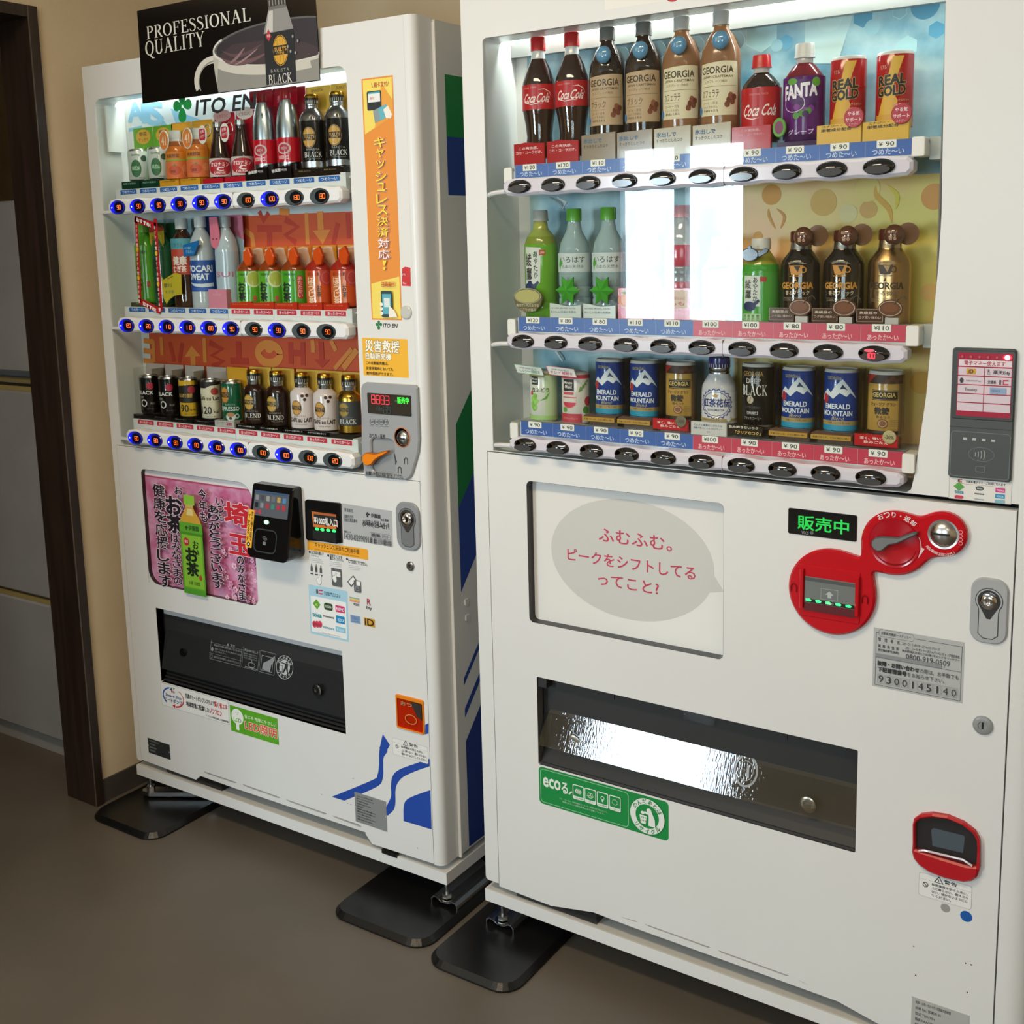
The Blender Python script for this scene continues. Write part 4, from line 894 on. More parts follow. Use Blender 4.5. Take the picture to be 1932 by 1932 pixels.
p.rect((0.6606, 0.6536), (0.6657, 0.6635), '3c4048'); p.line([(0.6798, 0.6628), (0.6688, 0.6618), (0.668, 0.6545), (0.6793, 0.6552)], .0030, 'd02c40'); p.text('交通系電子マネー', (0.6832, 0.6581), ((0.7312, 0.6604)[0], (0.6835, 0.6627)[1]-.0005), '2c5a78', .02); p.text('ご利用になれます', ((0.6827, 0.6502)[0], (0.7043, 0.6534)[1]), ((0.7307, 0.6526)[0], (0.7043, 0.6534)[1]+.0046), '2c5a78', .02)
p.poly([(0.6484, 0.6291), (0.6607, 0.6173), (0.6712, 0.6295), (0.6602, 0.6408)], '63a82c'); p.text('IC', (0.6561, 0.6254), (0.6627, 0.6301), 'e8f0a0', .03)
a_, b_ = (0.6815, 0.6246), (0.7066, 0.6326); p.rr(((0.682, 0.6319)[0], (0.6938, 0.6207)[1]), ((0.7068, 0.6359)[0], (0.6949, 0.6368)[1]), .0048, '2d4a24'); p.text('SUGOCA', (0.6858, 0.626), (0.7029, 0.6316), 'e8ece4', .02)
p.rr((0.7152, 0.621), (0.7416, 0.6363), .001, 'd8347a'); p.text('PASMO', (0.7174, 0.6246), (0.7396, 0.6318), 'ffffff', .03)
p.text('toica', (0.6463, 0.5995), ((0.6729, 0.6042)[0], (0.6593, 0.6098)[1]), '3a9aa4', .04); p.text('manaca', ((0.6785, 0.6051)[0], (0.6927, 0.6038)[1]), ((0.7095, 0.6103)[0], (0.693, 0.6075)[1]), '3c3c3c', .02); p.rr((0.7156, 0.5967), (0.7401, 0.6135), .001, '1c8cc8'); p.text('ICOCA', (0.7209, 0.6007), (0.7381, 0.607), 'e8f4fa', .02)
for k in range(3): p.ell(sheet_Aw(278+k*48, 1590), sheet_Aw(345+k*48, 1490), 'd8405c')
p.text('はやかけん', (0.6469, 0.5787), (0.6713, 0.5862), '7a1c30', .03); p.text('nimoca', ((0.6769, 0.5812)[0], (0.6927, 0.578)[1]), ((0.7087, 0.5867)[0], (0.6931, 0.5843)[1]), '6aa4b8', .01); p.rr((0.7131, 0.577), (0.7408, 0.5886), .001, '8cc8e0'); p.text('Kitaca', (0.7179, 0.5794), (0.7365, 0.586), 'd8eef6', .01)
p.text('※詳しくは係員にお問い合わせください', ((0.6578, 0.5621)[0], (0.6919, 0.5654)[1]), ((0.7283, 0.5744)[0], (0.692, 0.5675)[1]), 'c08a78')
p.obj('transit_card_sticker', A)
p = P(plane(0)); a_ = (0.7565, 0.6502); b_ = (0.785, 0.6624); hh = ((0.7571, 0.6612)[1]-(0.7565, 0.6509)[1])/4
for k, c_ in enumerate(('d8909a', 'e8b060', 'e0d070', '8aa8a8')): p.rect((a_[0], (0.7698, 0.6511)[1]+k*hh), (b_[0], (0.7698, 0.6511)[1]+(k+1)*hh), c_)
p.text('waon', (0.7669, 0.6436), (0.7834, 0.6494), '4a4c50', .02); p.text('R', (0.806, 0.6524), (0.8151, 0.6644), '9a2438', .04); p.text('Edy', (0.8026, 0.6398), (0.818, 0.648), '3a3c40', .03); p.line([(0.8048, 0.6506), (0.8162, 0.6511)], .0006, '9a2438')
p.rect(((0.757, 0.6208)[0], (0.7695, 0.6049)[1]), ((0.7848, 0.6254)[0], (0.7705, 0.6217)[1]), '7e9cc0'); p.text('nanaco', (0.761, 0.6124), (0.78, 0.6184), '5a78a8'); p.line([(0.7608, 0.6085), (0.7688, 0.6073), (0.7787, 0.6103)], .0008, '4a6898')
p.rect(((0.7954, 0.6208)[0], (0.8088, 0.6039)[1]), ((0.8246, 0.6257)[0], (0.8098, 0.6219)[1]), 'd8a030'); p.text('iD', (0.7974, 0.6058), (0.8224, 0.6202), '2a2018', .03)
p.obj('payment_emblems', A)
# ---- product outlet of A
def outlet(root, x0, x1, z0, z1, ytop, ztop, ybot, zbot, mflap, name):
    g = G(); d = .115; m = '1a1a1b:s'
    g.add([(x0, .001, z0), (x1, .001, z0), (x1, .001, z1), (x0, .001, z1), (x0, d, z0), (x1, d, z0), (x1, d, z1), (x0, d, z1)],
          [(4, 5, 6, 7), (0, 4, 7, 3), (1, 2, 6, 5), (0, 1, 5, 4), (3, 7, 6, 2)], m); b = g.obj('outlet_box', root)
    t = .003; g = G(); L = math.hypot(ytop-ybot, ztop-zbot); ny, nz = (ztop-zbot)/L, (ytop-ybot)/L
    vs = []
    for x in (x0+.002, x1-.002):
        for (y, z) in ((ybot, zbot), (ytop, ztop)): vs += [(x, y, z), (x, y+t*ny, z-t*nz)]
    g.add(vs, [(0, 4, 6, 2), (1, 3, 7, 5), (0, 2, 3, 1), (4, 5, 7, 6), (0, 1, 5, 4), (2, 6, 7, 3)], mflap); f = g.obj('flap', root)
    return b, f, (lambda u, z, k: (u, ybot+(ytop-ybot)*(z-zbot)/(ztop-zbot)-k*ny, z+k*nz))
OX0, OX1, OZ0, OZ1 = .1188, .7273, .3423, .5335
ob, fl, ff = outlet(A, OX0, OX1, OZ0, OZ1, .033, .5140, .003, .3760, M_SMOKE, 'A')
G().box(OX0+.012, OX1-.001, .014, .022, .5165, .5330, 'c4c6c8:g').obj('hinge_strip', ob)
for k in range(4): G().box(OX0+.004, OX1-.001, .006+k*.004, .010+k*.004, .3440+k*.0075, .3490+k*.0075, '29292a:s').obj('ridge', ob)
# things seen through the smoked flap: lower dark slope
G().prism([(OX0+.003, .3430), (OX1-.003, .3430), (OX1-.003, .375), (OX0+.003, .375)], .018, .022, '232324:s').obj('lower_lip', ob)
p = P(ff, start=3); FX = lambda x, y: None
D0 = .018
def fp(c): return c
a_, b_ = (0.2827, 0.4297), (0.3974, 0.4815)
LG = '8a8c8e'
p.frame(((0.2849, 0.4568)[0], (0.2866, 0.4285)[1]), ((0.3899, 0.4773)[0], (0.269, 0.477)[1]), .0008, LG, .002)
fx0, fx1 = (0.2825, 0.4558)[0], (0.3965, 0.4804)[0]; fz0, fz1 = (0.2866, 0.4285)[1], (0.269, 0.477)[1]; fh = fz1-fz0
p.line([(fx0, fz1-fh*.2), (fx1, fz1-fh*.2)], .0006, LG); p.text('警告', (fx0+.068, fz1-fh*.17), (fx0+.084, fz1-fh*.05), LG, .02); p.poly([(fx0+.056, fz1-fh*.17), (fx0+.064, fz1-fh*.17), (fx0+.060, fz1-fh*.05)], LG)
p.text('商品は1本毎に取り出してください', (fx0+.014, fz1-fh*.34), (fx1-.008, fz1-fh*.24), LG, .03); p.ell((fx0+.005, fz1-fh*.62), (fx0+.013, fz1-fh*.42), LG)
for k, t in enumerate(('続けて販売しますと商品がつまる', 'ことがあります。')): p.text(t, (fx0+.018, fz1-fh*(.50+.12*k)), (fx1-.006-.05*k, fz1-fh*(.42+.12*k)), LG)
p.line([(fx0, fz1-fh*.72), (fx1, fz1-fh*.72)], .0006, LG); p.ring((fx0+.004, fz1-fh*.95), (fx0+.013, fz1-fh*.77), .0008, LG); p.text('取出口に手を深く入れないでください', (fx0+.018, fz1-fh*.90), (fx1-.008, fz1-fh*.80), LG, .02)
gx0, gx1 = (0.3947, 0.4605)[0], (0.4484, 0.4518)[0]
p.frame((gx0, fz0), (gx1, fz1), .0008, LG, .002); p.text('商品の取り出し方', (gx0+.004, fz1-fh*.22), (gx1-.004, fz1-fh*.10), LG, .03)
for k in range(3): p.text('扉を押して取出口に手を入れ', (gx0+.005, fz1-fh*(.36+.10*k)), (gx1-.006, fz1-fh*(.29+.10*k)), LG)
p.ring((gx0+.020, fz0+fh*.08), (gx0+.044, fz0+fh*.34), .0014, LG); p.line([(gx0+.012, fz0+fh*.07), (gx0+.052, fz0+fh*.07)], .0016, LG); p.line([(gx0+.032, fz0+fh*.3), (gx0+.032, fz0+fh*.45)], .002, LG)
hx0, hx1 = (0.4517, 0.4524)[0], (0.5017, 0.4527)[0]
p.frame((hx0, fz0), (hx1, fz1), .0008, LG, .002); p.frame((hx0+.005, fz0+fh*.1), (hx1-.007, fz1-fh*.2), .0012, LG); p.poly([(hx0+.010, fz0+fh*.15), (hx1-.014, fz0+fh*.12), (hx1-.012, fz0+fh*.45), (hx1-.003, fz1-fh*.3), (hx1-.003, fz1-fh*.1), (hx0+.028, fz0+fh*.62), (hx0+.012, fz0+fh*.45)], LG)
ex = ((0.505, 0.4477)[0]+(0.5584, 0.4599)[0])/2; er = ((0.5584, 0.4599)[0]-(0.505, 0.4477)[0])/2; ez = ((0.5219, 0.4791)[1]+(0.5335, 0.4258)[1])/2; eh = ((0.5219, 0.4791)[1]-(0.5335, 0.4258)[1])/2
p.ring((ex-er, ez-eh), (ex+er, ez+eh), .0014, 'b8babc'); p.ell((ex-er*.62, ez-eh*.62), (ex+er*.62, ez+eh*.62), 'b8babc')
p.arc_text('のんだあとは', (ex, ez), er*.78, 150, 30, er*.24, 'b8babc', .03); p.arc_text('リサイクル', (ex, ez), er*.78, 218, 322, er*.24, 'b8babc', .03, flip=True)
K2 = '1a1c1e'; p.ell((ex+.003, ez+eh*.38), (ex+.009, ez+eh*.54), K2); p.poly([(ex+.001, ez+eh*.36), (ex+.011, ez+eh*.34), (ex+.010, ez-.0), (ex+.014, ez-eh*.5), (ex+.010, ez-eh*.5), (ex+.006, ez-.002), (ex-.001, ez-eh*.5), (ex-.005, ez-eh*.5), (ex+.001, ez)], K2); p.line([(ex+.003, ez+eh*.3), (ex-.010, ez+eh*.34)], .0022, K2); p.frame((ex-.017, ez-eh*.45), (ex-.005, ez+eh*.12), .001, K2)
p.obj('flap_notice', fl)
for c in ((0.6449, 0.427),): G().lathe([(0, .013), (.003, .013), (.004, .010), (.004, .004), (.002, 0)], '6a6c6e:m', (c[0], .004, c[1]), axis='y', caps=False, seg=20).obj('flap_knob', fl)
c = (0.1958, 0.4292); G().lathe([(0, .010), (.003, .009), (.0035, 0)], '55585a:m', (c[0], .010, c[1]), axis='y', caps=False, seg=20).obj('flap_knob', fl)

# ---- stickers below the outlet
p = P(plane(0)); q = [(0.1157, 0.2796), (0.3567, 0.281), (0.3563, 0.3408), (0.1171, 0.3393)]; x0, x1 = q[0][0], q[1][0]; z0, z1 = (q[0][1]+q[1][1])/2, (q[2][1]+q[3][1])/2; w = x1-x0; h = z1-z0
p.rr((x0, z0), (x1, z1), .003, 'b9bbbc'); p.rr((x0+.001, z0+.001), (x1-.001, z1-.001), .003, 'eeeeec'); cx, cz, r = x0+w*.185, z0+h*.48, h*.40
p.line([(cx+w*.155*math.cos(a), cz+r*math.sin(a)) for a in [math.radians(t) for t in range(110, 236, 9)]], .004, '2858b0'); p.line([(cx+w*.155*math.cos(a), cz+r*math.sin(a)) for a in [math.radians(t) for t in range(-80, 60, 9)]], [.0045-.00018*i for i in range(16)], 'cc2a34')
p.poly([(cx-.012, cz+r*.75), (cx-.002, cz+r*1.1), (cx-.003, cz+r*.7)], '2858b0'); p.poly([(cx+.004, cz-r*1.15), (cx-.006, cz-r*.9), (cx+.006, cz-r*.7)], 'cc2a34')
p.poly([(cx-.001, cz+r*.8), (cx-.009, cz+r*1.05), (cx-.002, cz+r*1.0)], '2c8a3c'); p.poly([(cx+.001, cz+r*.8), (cx+.010, cz+r*1.1), (cx+.003, cz+r*1.05)], '2c8a3c'); p.ell((cx-.006, cz+r*.48), (cx+.0, cz+r*.78), 'cc2a34'); p.ell((cx+.001, cz+r*.45), (cx+.007, cz+r*.75), '6a7a8a')
p.text('Smart Eco', (cx-w*.12, cz-.001), (cx+w*.12, cz+.0065), '2c4a8a', .03, shear=.2); p.text('ヒートポンプ', (cx-w*.135, cz-.014), (cx+w*.135, cz-.004), '2c4a8a', .035)
p.text('先進のヒートポンプシステムで', (x0+w*.375, z0+h*.62), (x0+w*.80, z0+h*.84), '242628', .025); p.text('賢く省エネ', (x0+w*.80, z0+h*.62), (x0+w*.985, z0+h*.84), 'd02c34', .035); p.text('地球環境に配慮した', (x0+w*.38, z0+h*.28), (x0+w*.72, z0+h*.50), '242628', .025); p.text('ノンフロン', (x0+w*.73, z0+h*.28), (x0+w*.90, z0+h*.50), 'd02c34', .03); p.text('ノンフロン冷媒を使用した自動販売機', (x0+w*.66, z0+h*.08), (x1-.003, z0+h*.17), '444648')
p.obj('heat_pump_sticker', A)
p = P(plane(0)); q = [(0.3612, 0.2666), (0.5182, 0.269), (0.5193, 0.3328), (0.3631, 0.3324)]; x0, x1 = q[0][0], q[1][0]; z0, z1 = (q[0][1]+q[1][1])/2, (q[2][1]+q[3][1])/2; w = x1-x0; h = z1-z0
p.rect((x0, z0), (x1, z1), '5aa81e'); p.ell((x0+.004, z0+h*.32), (x0+w*.28, z1-.005), 'f0f2ec'); p.rr((x0+w*.115, z0+h*.1), (x0+w*.18, z0+h*.4), .002, 'f0f2ec'); p.text('LED', (x0+w*.07, z0+h*.42), (x0+w*.235, z0+h*.56), '5aa81e', .02); p.ell((x0+w*.12, z0+h*.76), (x0+w*.135, z0+h*.80), '5aa81e'); p.ell((x0+w*.165, z0+h*.76), (x0+w*.18, z0+h*.80), '5aa81e'); p.line([(x0+w*.13, z0+h*.72), (x0+w*.15, z0+h*.69), (x0+w*.17, z0+h*.72)], .0005, '5aa81e')
p.text('省エネ 地球にやさしい', (x0+w*.31, z0+h*.66), (x0+w*.97, z0+h*.80), 'e4f0d0', .02)
for b_, c_ in ((.07, 'fdf6ec'), (.03, 'e0502c')): p.text('LED照明', (x0+w*.31, z0+h*.22), (x0+w*.97, z0+h*.58), c_, b_)
p.obj('led_sticker', A)
def nameplate(root, q, col, ink, rows, name, rv=True, serial=None):
    x0, x1 = q[0][0], q[1][0]; z0, z1 = (q[0][1]+q[1][1])/2, (q[2][1]+q[3][1])/2; w = x1-x0; h = z1-z0
    g = G(); g.prism([(x0, z0), (x1, z0), (x1, z1), (x0, z1)], -.0008, 0, col, ch=.0002)
    o = g.obj(name, root); p = P(plane(-.0008), start=2); r_ = random.Random(3)
    for k, t in enumerate(rows):
        zt = z1-h*(.08+.86*k/len(rows)); hh = h*.86/len(rows)*.55; p.text(t, (x0+w*.07, zt-hh), (x0+w*min(.93, .07+len(t)*.034), zt), ink, .01)
    if rv:
        for x in (x0+.002, x1-.002): p.ell((x-.0012, (z0+z1)/2-.0012), (x+.0012, (z0+z1)/2+.0012), 'd8d8d6')
    p.obj('plate_lettering', o)
nameplate(A, [(0.0499, 0.1387), (0.1324, 0.1375), (0.1346, 0.1771), (0.0498, 0.1787)], '2e3133:s', '8a8e90', ['古物商許可 第43109号', '埼玉県公安委員会', '自動販売機取扱業者', '伊藤園 株式会社'], 'registration_plate')
nameplate(A, [(0.7438, 0.1432), (0.8339, 0.141), (0.8343, 0.2116), (0.7447, 0.2131)], '8b8d8e:s', '4a4c4e', ['Panasonic 自動販売機', '型式 CIS-NM30V8A3R', '定格電圧 単相100V', '定格周波数 50/60Hz', '定格消費電力', '電動機 260W 電熱装置 620W', '照明器具 18W 最大電流 15A', '冷媒 二酸化炭素 240g', '質量 260kg 製造年 2018', '製造番号 18F-00346'], 'rating_plate')
# wavy blue stripes at the lower right of A
p = P(plane(0), start=1); BL = '1a47a8'
def curve(pts, n=6):
    out = []
    for i in range(len(pts)-1):
        p0 = Vector(pts[max(i-1, 0)]); p1 = Vector(pts[i]); p2 = Vector(pts[i+1]); p3 = Vector(pts[min(i+2, len(pts)-1)])
        for k in range(n):
            t = k/n; out.append(tuple(.5*((2*p1)+(p2-p0)*t+(2*p0-5*p1+4*p2-p3)*t*t+(3*p1-p0-3*p2+p3)*t**3)))
    out.append(tuple(pts[-1])); return out
up = curve([(0.6748, 0.1817), (0.7957, 0.2519), (0.8121, 0.268), (0.818, 0.291), (0.8215, 0.3271), (0.8328, 0.3673)]); dn = curve([(0.7124, 0.1822), (0.8074, 0.2389), (0.8273, 0.2643), (0.8304, 0.2941), (0.833, 0.3148), (0.8514, 0.3467)])
p.raw(up+dn, [(i, i+1, len(up)+i+1, len(up)+i) for i in range(len(up)-1)], BL)
p.poly([(0.8216, 0.3337), (0.8294, 0.3453), (0.8439, 0.3533), (0.8436, 0.3293), (0.8325, 0.3149)], BL)
up = curve([(0.9581, 0.3414), (0.923, 0.3231), (0.8744, 0.2962), (0.8553, 0.2764), (0.8496, 0.2535), (0.8483, 0.2279), (0.8347, 0.2015), (0.8328, 0.1831)]); dn = curve([(0.9573, 0.3241), (0.9222, 0.3056), (0.8857, 0.2828), (0.8682, 0.2634), (0.8615, 0.244), (0.8602, 0.2185), (0.8544, 0.1992), (0.8366, 0.1804)])
p.raw(up+dn, [(i, i+1, len(up)+i+1, len(up)+i) for i in range(len(up)-1)], BL)
p.poly(curve([(0.957, 0.2714), (0.9075, 0.2436), (0.8874, 0.227), (0.8813, 0.2065)])+[(0.8806, 0.1805), (0.9563, 0.1821)], BL); p.poly([(0.9498, 0.4148), (0.9585, 0.4197), (0.9575, 0.3971), (0.9488, 0.3928)], BL)
p.obj('stripe_decal', A)
# warning sticker of A
def warning(root, q, fr, rows):
    x0, x1 = (q[0][0]+q[3][0])/2, (q[1][0]+q[2][0])/2; z0, z1 = (q[0][1]+q[1][1])/2, (q[2][1]+q[3][1])/2; w = x1-x0; h = z1-z0; p = P(plane(0), start=8); K = '3c4044'
    if fr: p.rr((x0, z0), (x1, z1), .004, 'b4b6b8'); p.rr((x0+.0006, z0+.0006), (x1-.0006, z1-.0006), .004, 'ecebe8')
    p.line([(x0, z1-h*.26), (x1, z1-h*.26)], .0004, 'a0a2a4'); t = (x0+w*.38, z1-h*.13)
    p.poly([(t[0]-.0075, t[1]-.0055), (t[0]+.0075, t[1]-.0055), (t[0], t[1]+.0070)], K); p.poly([(t[0]-.005, t[1]-.0042), (t[0]+.005, t[1]-.0042), (t[0], t[1]+.0042)], 'ecebe8'); p.rect((t[0]-.0006, t[1]-.0028), (t[0]+.0006, t[1]+.0014), K)
    p.text('警告', (x0+w*.48, z1-h*.21), (x0+w*.72, z1-h*.05), K, .03); c = (x0+w*.13, z1-h*.47); r = h*.11
    p.ring((c[0]-r, c[1]-r), (c[0]+r, c[1]+r), .0012, K); p.line([(c[0]-r*.7, c[1]+r*.7), (c[0]+r*.7, c[1]-r*.7)], .0012, K); n = len(rows)
    for k, t_ in enumerate(rows): zt = z1-h*(.32+.62*k/n); p.text(t_, (x0+w*.25, zt-h*.62/n*.72), (x0+w*min(.97, .25+.062*len(t_)), zt), K, .01)
    p.obj('warning_sticker', root)
warning(A, [(0.8589, 0.3271), (0.9536, 0.3291), (0.9552, 0.3661), (0.8595, 0.3658)], True, ['転倒事故を防ぐために', '上に乗らない、開さぶらない、', '傾けないようにしてください。'])
# coin return of A
a_, b_ = (.8745, .3925), (.9485, .4675)
g = G(); g.prism(rrpts(a_, b_, .004, 4), -.004, 0, 'e8861e:g', ch=.0012, holes=[rrpts((a_[0]+.004, a_[1]+.004), (b_[0]-.0035, b_[1]-.008), .003, 3)]); cr = g.obj('coin_return', A, 'orange framed coin return with amber flap')
g = G(); x0, x1, z0, z1 = a_[0]+.004, b_[0]-.0035, a_[1]+.004, b_[1]-.008
G().prism([(x0, z0), (x1, z0), (x1, z1), (x0, z1)], -.0004, 0, 'c8743a:s').obj('return_cup', cr)
G().prism([(x0, z0), (x1, z0), (x1, z1), (x0, z1)], -.0034, -.0020, M_AMBER).obj('return_flap', cr)
p = P(plane(-.0034), start=2); p.text('おつり', (x0+.010, z1-.013), (x1-.012, z1-.004), 'b89a6a:s', .02); p.poly([(x0+.036, z1-.001), (x1-.001, z1-.001), (x1-.001, z0+.026), (x0+.052, z0+.034)], '3a3432:g'); p.ring((x0+.020, z0+.012), (x0+.052, z0+.034), .002, 'd8884a:g'); p.obj('return_mark', cr)
# tiny screw holes in the panel of A
g = P(plane(0), start=1)
for c in ((0.7417, 0.2421), (0.7218, 0.1785), (0.7315, 0.1784), (0.6439, 0.1794), (0.9163, 0.128)): g.ell((c[0]-.0011, c[1]-.0011), (c[0]+.0011, c[1]+.0011), '4a4c4e', 8)
g.obj('screw_hole', A)

# ================================================================== machine B
body(B, 1.04, 1.834, 1.034)
base_rail(B, -.0028, 1.036)
foot(B, .033, .010, 'channel'); foot(B, 1.0, .010, 'channel')
BH = 1.8386
edge = [(.047, 1.0115), (.8235, 1.0115), (0.8255, 1.013), (0.8298, 1.043), (.8420, 1.160), (.8475, 1.2577), (.8535, 1.36), (.8550, 1.43), (.8520, 1.60), (.8504, 1.7269), (.8500, 1.7664), (.053, 1.7664), (.048, 1.7630), (.047, 1.758)]
edge[1:3] = [(.8180, 1.0115), (.8245, 1.0165)]
g = G()
g.prism([(0, 1.0100), (.9762, 1.0100), (.9762, BH), (0, BH)], 0, .055, W, holes=[edge])
g.prism(rrpts((0, .1133), (.0322, 1.0100), (.008, 0, 0, 0), 4), 0, .055, W)
g.obj('door_frame', B)
prof = [(.9776, 0), (.990, 0)]+[(.990+.035*math.sin(a), .030-.030*math.cos(a)) for a in [PI/2*i/10 for i in range(1, 11)]]+[(1.025, .055), (.9776, .055)]
def column(root, prof, z0, z1, name):
    g = G(); n = len(prof)
    g.add([(p[0], p[1], z0) for p in prof]+[(p[0], p[1], z1) for p in prof], [(i, (i+1) % n, n+(i+1) % n, n+i) for i in range(n)], W, True)
    g.add([(p[0], p[1], z0) for p in prof], [tuple(reversed(range(n)))], W); g.add([(p[0], p[1], z1) for p in prof], [tuple(range(n))], W); g.obj(name, root)
column(B, prof, .105, BH, 'hinge_column')
G().box(.9762, .9776, .0001, .05, 1.0100, BH, W).obj('column_joint', B)
bot = [(.0336, .1074), (0.1574, 0.1052), (0.2539, 0.1236), (0.337, 0.1215), (0.7302, 0.1193), (0.7992, 0.1046), (.880, .1074), (.9752, .1074), (.9752, 1.0000), (.0336, 1.0080)]
slots = [[(0.3116, 0.1346), (0.3189, 0.1342), (0.3461, 0.1344), (0.3504, 0.1369)], [(0.3647, 0.1373), (0.3729, 0.1345), (0.4931, 0.1333), (0.4981, 0.1367)], [(0.512, 0.1363), (0.5196, 0.133), (0.6401, 0.132), (0.6453, 0.1352)], [(0.6606, 0.1335), (0.6691, 0.1309), (0.6811, 0.1303)]]
g = G()
g.prism(bot, 0, .02, W, holes=[rrpts((.1210, .6842), (.5190, .9602), .010, 5), rrpts((.1350, .3975), (.7541, .5767), .002, 1)]+[ccw(s_) for s_ in slots])
g.obj('lower_panel', B)
G().box(.03, .96, .024, .05, .12, 1.0, '2a2a2a').obj('inner_frame', B)
G().box(.07, .255, .010, .05, .093, .1135, '1c1c1c:s').obj('vent_grille', B)
display(B, .0475, .8495, 1.0120, 1.7660, .1065, 'dcdedb:s').obj('display_box', B)
G().box(.0475, .8495, .002, .0055, 1.0120, 1.7660, M_GLASS).obj('display_glass', B)

# backdrop prints: icy blue on the left and top, warm yellow at the right below
M_ICE = node_mat('ice_print', lambda nt, b: noise_col(nt, b, '4f8fa8', 'b9d8dc', 11, detail=7, rough=.35, lo=.32, hi=.68))
M_SUN = node_mat('sun_print', lambda nt, b: noise_col(nt, b, 'e8d468', 'f0b878', 7, detail=3, rough=.35, lo=.36, hi=.66))
p = P(plane(.1062), start=1); D = .106
p.rect((.0730, 1.0125), (.490, 1.765), M_ICE); p.rect((.490, 1.492), (.8490, 1.765), M_ICE); p.rect((.490, 1.0125), (.8490, 1.492), M_SUN)
def hexa(c, r, m, w=None): 
    q = [(c[0]+r*math.cos(PI/2+PI/3*i), c[1]+r*math.sin(PI/2+PI/3*i)) for i in range(7)]
    p.line(q, w, m) if w else p.poly(q[:6], m)
hexa((0.5339, 1.732), .030, 'a3cdd2'); hexa((0.5339, 1.732), .030, 'c5e0e0', .0008); hexa((0.7572, 1.739), .012, 'a8d0d4', .001); hexa((0.701, 1.738), .017, '4d94b4'); hexa((0.8128, 1.705), .013, '4a96b8'); hexa((0.7698, 1.685), .017, '9cc8cf'); hexa((0.5761, 1.713), .013, '5aa0be')
p.poly([(0.6081, 1.768), (0.691, 1.762), (0.6618, 1.671), (0.6072, 1.677)], 'b5d3d4')
for c, r, m in (((0.6481, 1.741), .020, 'bcd8d8'), ((0.5607, 1.71), .010, '8fbcc8'), ((0.0639, 1.77), .016, '8cc4d6'), ((0.7949, 1.744), .022, '4a8fae'), ((0.7156, 1.72), .012, '93c0ca')): p.ell((c[0]-r, c[1]-r), (c[0]+r, c[1]+r), m)
for c, r, m in (((0.5548, 1.471), .017, 'e6a040'), ((0.6435, 1.455), .022, 'e6b860'), ((0.8179, 1.457), .020, 'e6a050'), ((0.6842, 1.436), .015, 'ecdca0'), ((0.7169, 1.441), .014, 'e0b060'), ((0.8159, 1.31), .014, 'f0c070'), ((0.8077, 1.167), .018, 'e8b048'), ((0.5315, 1.403), .008, 'e8a850'), ((0.7149, 1.473), .020, 'f0d880')): p.ell((c[0]-r, c[1]-r), (c[0]+r, c[1]+r), m)
def steam(pts, w, m): p.line(curve(pts, 5), [w*math.sin(PI*(i+.3)/(5*(len(pts)-1)+1)) for i in range(5*(len(pts)-1)+1)], m)
steam([(0.7279, 1.478), (0.7296, 1.462), (0.7491, 1.441), (0.7544, 1.419)], .009, 'e6b040'); steam([(0.7457, 1.478), (0.7614, 1.461), (0.7597, 1.44)], .007, 'e8d040'); steam([(0.5498, 1.448), (0.5513, 1.435), (0.5621, 1.415)], .005, 'dca048'); steam([(0.5643, 1.448), (0.5777, 1.434), (0.5714, 1.415)], .005, 'dc9850')
p.line([(0.1178, 1.485), (0.1418, 1.473), (0.1506, 1.46)], [.002, .005, .001], '7a8488'); p.line([(0.1345, 1.484), (0.1538, 1.473), (0.1461, 1.462)], [.002, .006, .001], 'd8dcdc'); p.line([(0.1255, 1.195), (0.1346, 1.183), (0.1406, 1.175)], [.005, .004, .003], 'cfd4d4'); p.line([(0.1333, 1.195), (0.1438, 1.183), (0.1452, 1.177)], [.002, .003, .002], '5a6468')
p.obj('display_backdrop', B)
G().box(.0480, .8490, .090, .105, 1.742, 1.765, '8c8c88:s').obj('light_cover', B)

pr = [['120', '120', '110', '110', '120', '120', ' 90', ' 90', ' 90', ' 90'], ['120', ' 80', ' 80', '110', '110', '100', '100', ' 80', ' 80', '110'], [' 90', ' 90', ' 90', ' 90', ' 90', '100', ' 90', ' 90', ' 90', ' 90']]
ncold = [10, 5, 5]
def button_b(bar, x, z, lit=False):
    g = G(); rx, rz = .0236, .0120
    g.prism(ellpts(x, z, rx, rz, 32), -.0215, -.016, '4a4a4c:m', ch=.001)
    # domed chrome lens
    N = 24; R = 5; vs = [(x, -.0285, z)]; fs = []
    for k in range(1, R+1):
        t = k/R; yy = -.0285+.0068*(t**2.2)
        vs += [(x+rx*.93*t*math.cos(2*PI*i/N), yy, z+rz*.90*t*math.sin(2*PI*i/N)) for i in range(N)]
    fs += [(0, 1+i, 1+(i+1) % N) for i in range(N)]
    for k in range(R-1): fs += [(1+k*N+i, 1+(k+1)*N+i, 1+(k+1)*N+(i+1) % N, 1+k*N+(i+1) % N) for i in range(N)]
    top = [f for f in fs]
    g.add(vs, fs, '5a5a5c:M', True)
    q = ellpts(x, z-.0042, rx*.80, rz*.50, 24)
    p = P(plane(-.0287), start=1); p.poly(q, '47484a:g' if not lit else '4a4244:g')
    if lit: digits(p, '100', x-.010, z-.0062, .015, .0075, 'ff2030:e3', .0014); p.ell((x-.012, z+.003), (x+.004, z+.008), 'd05060:e0.5')
    o = len(g.v); g.v += p.g.v
    for f, i in zip(p.g.f, p.g.mi): g.f.append([o+k for k in f]); g.mi.append(g.mid(p.g.ms[i])); g.sm.append(False)
    g.obj('button', bar)
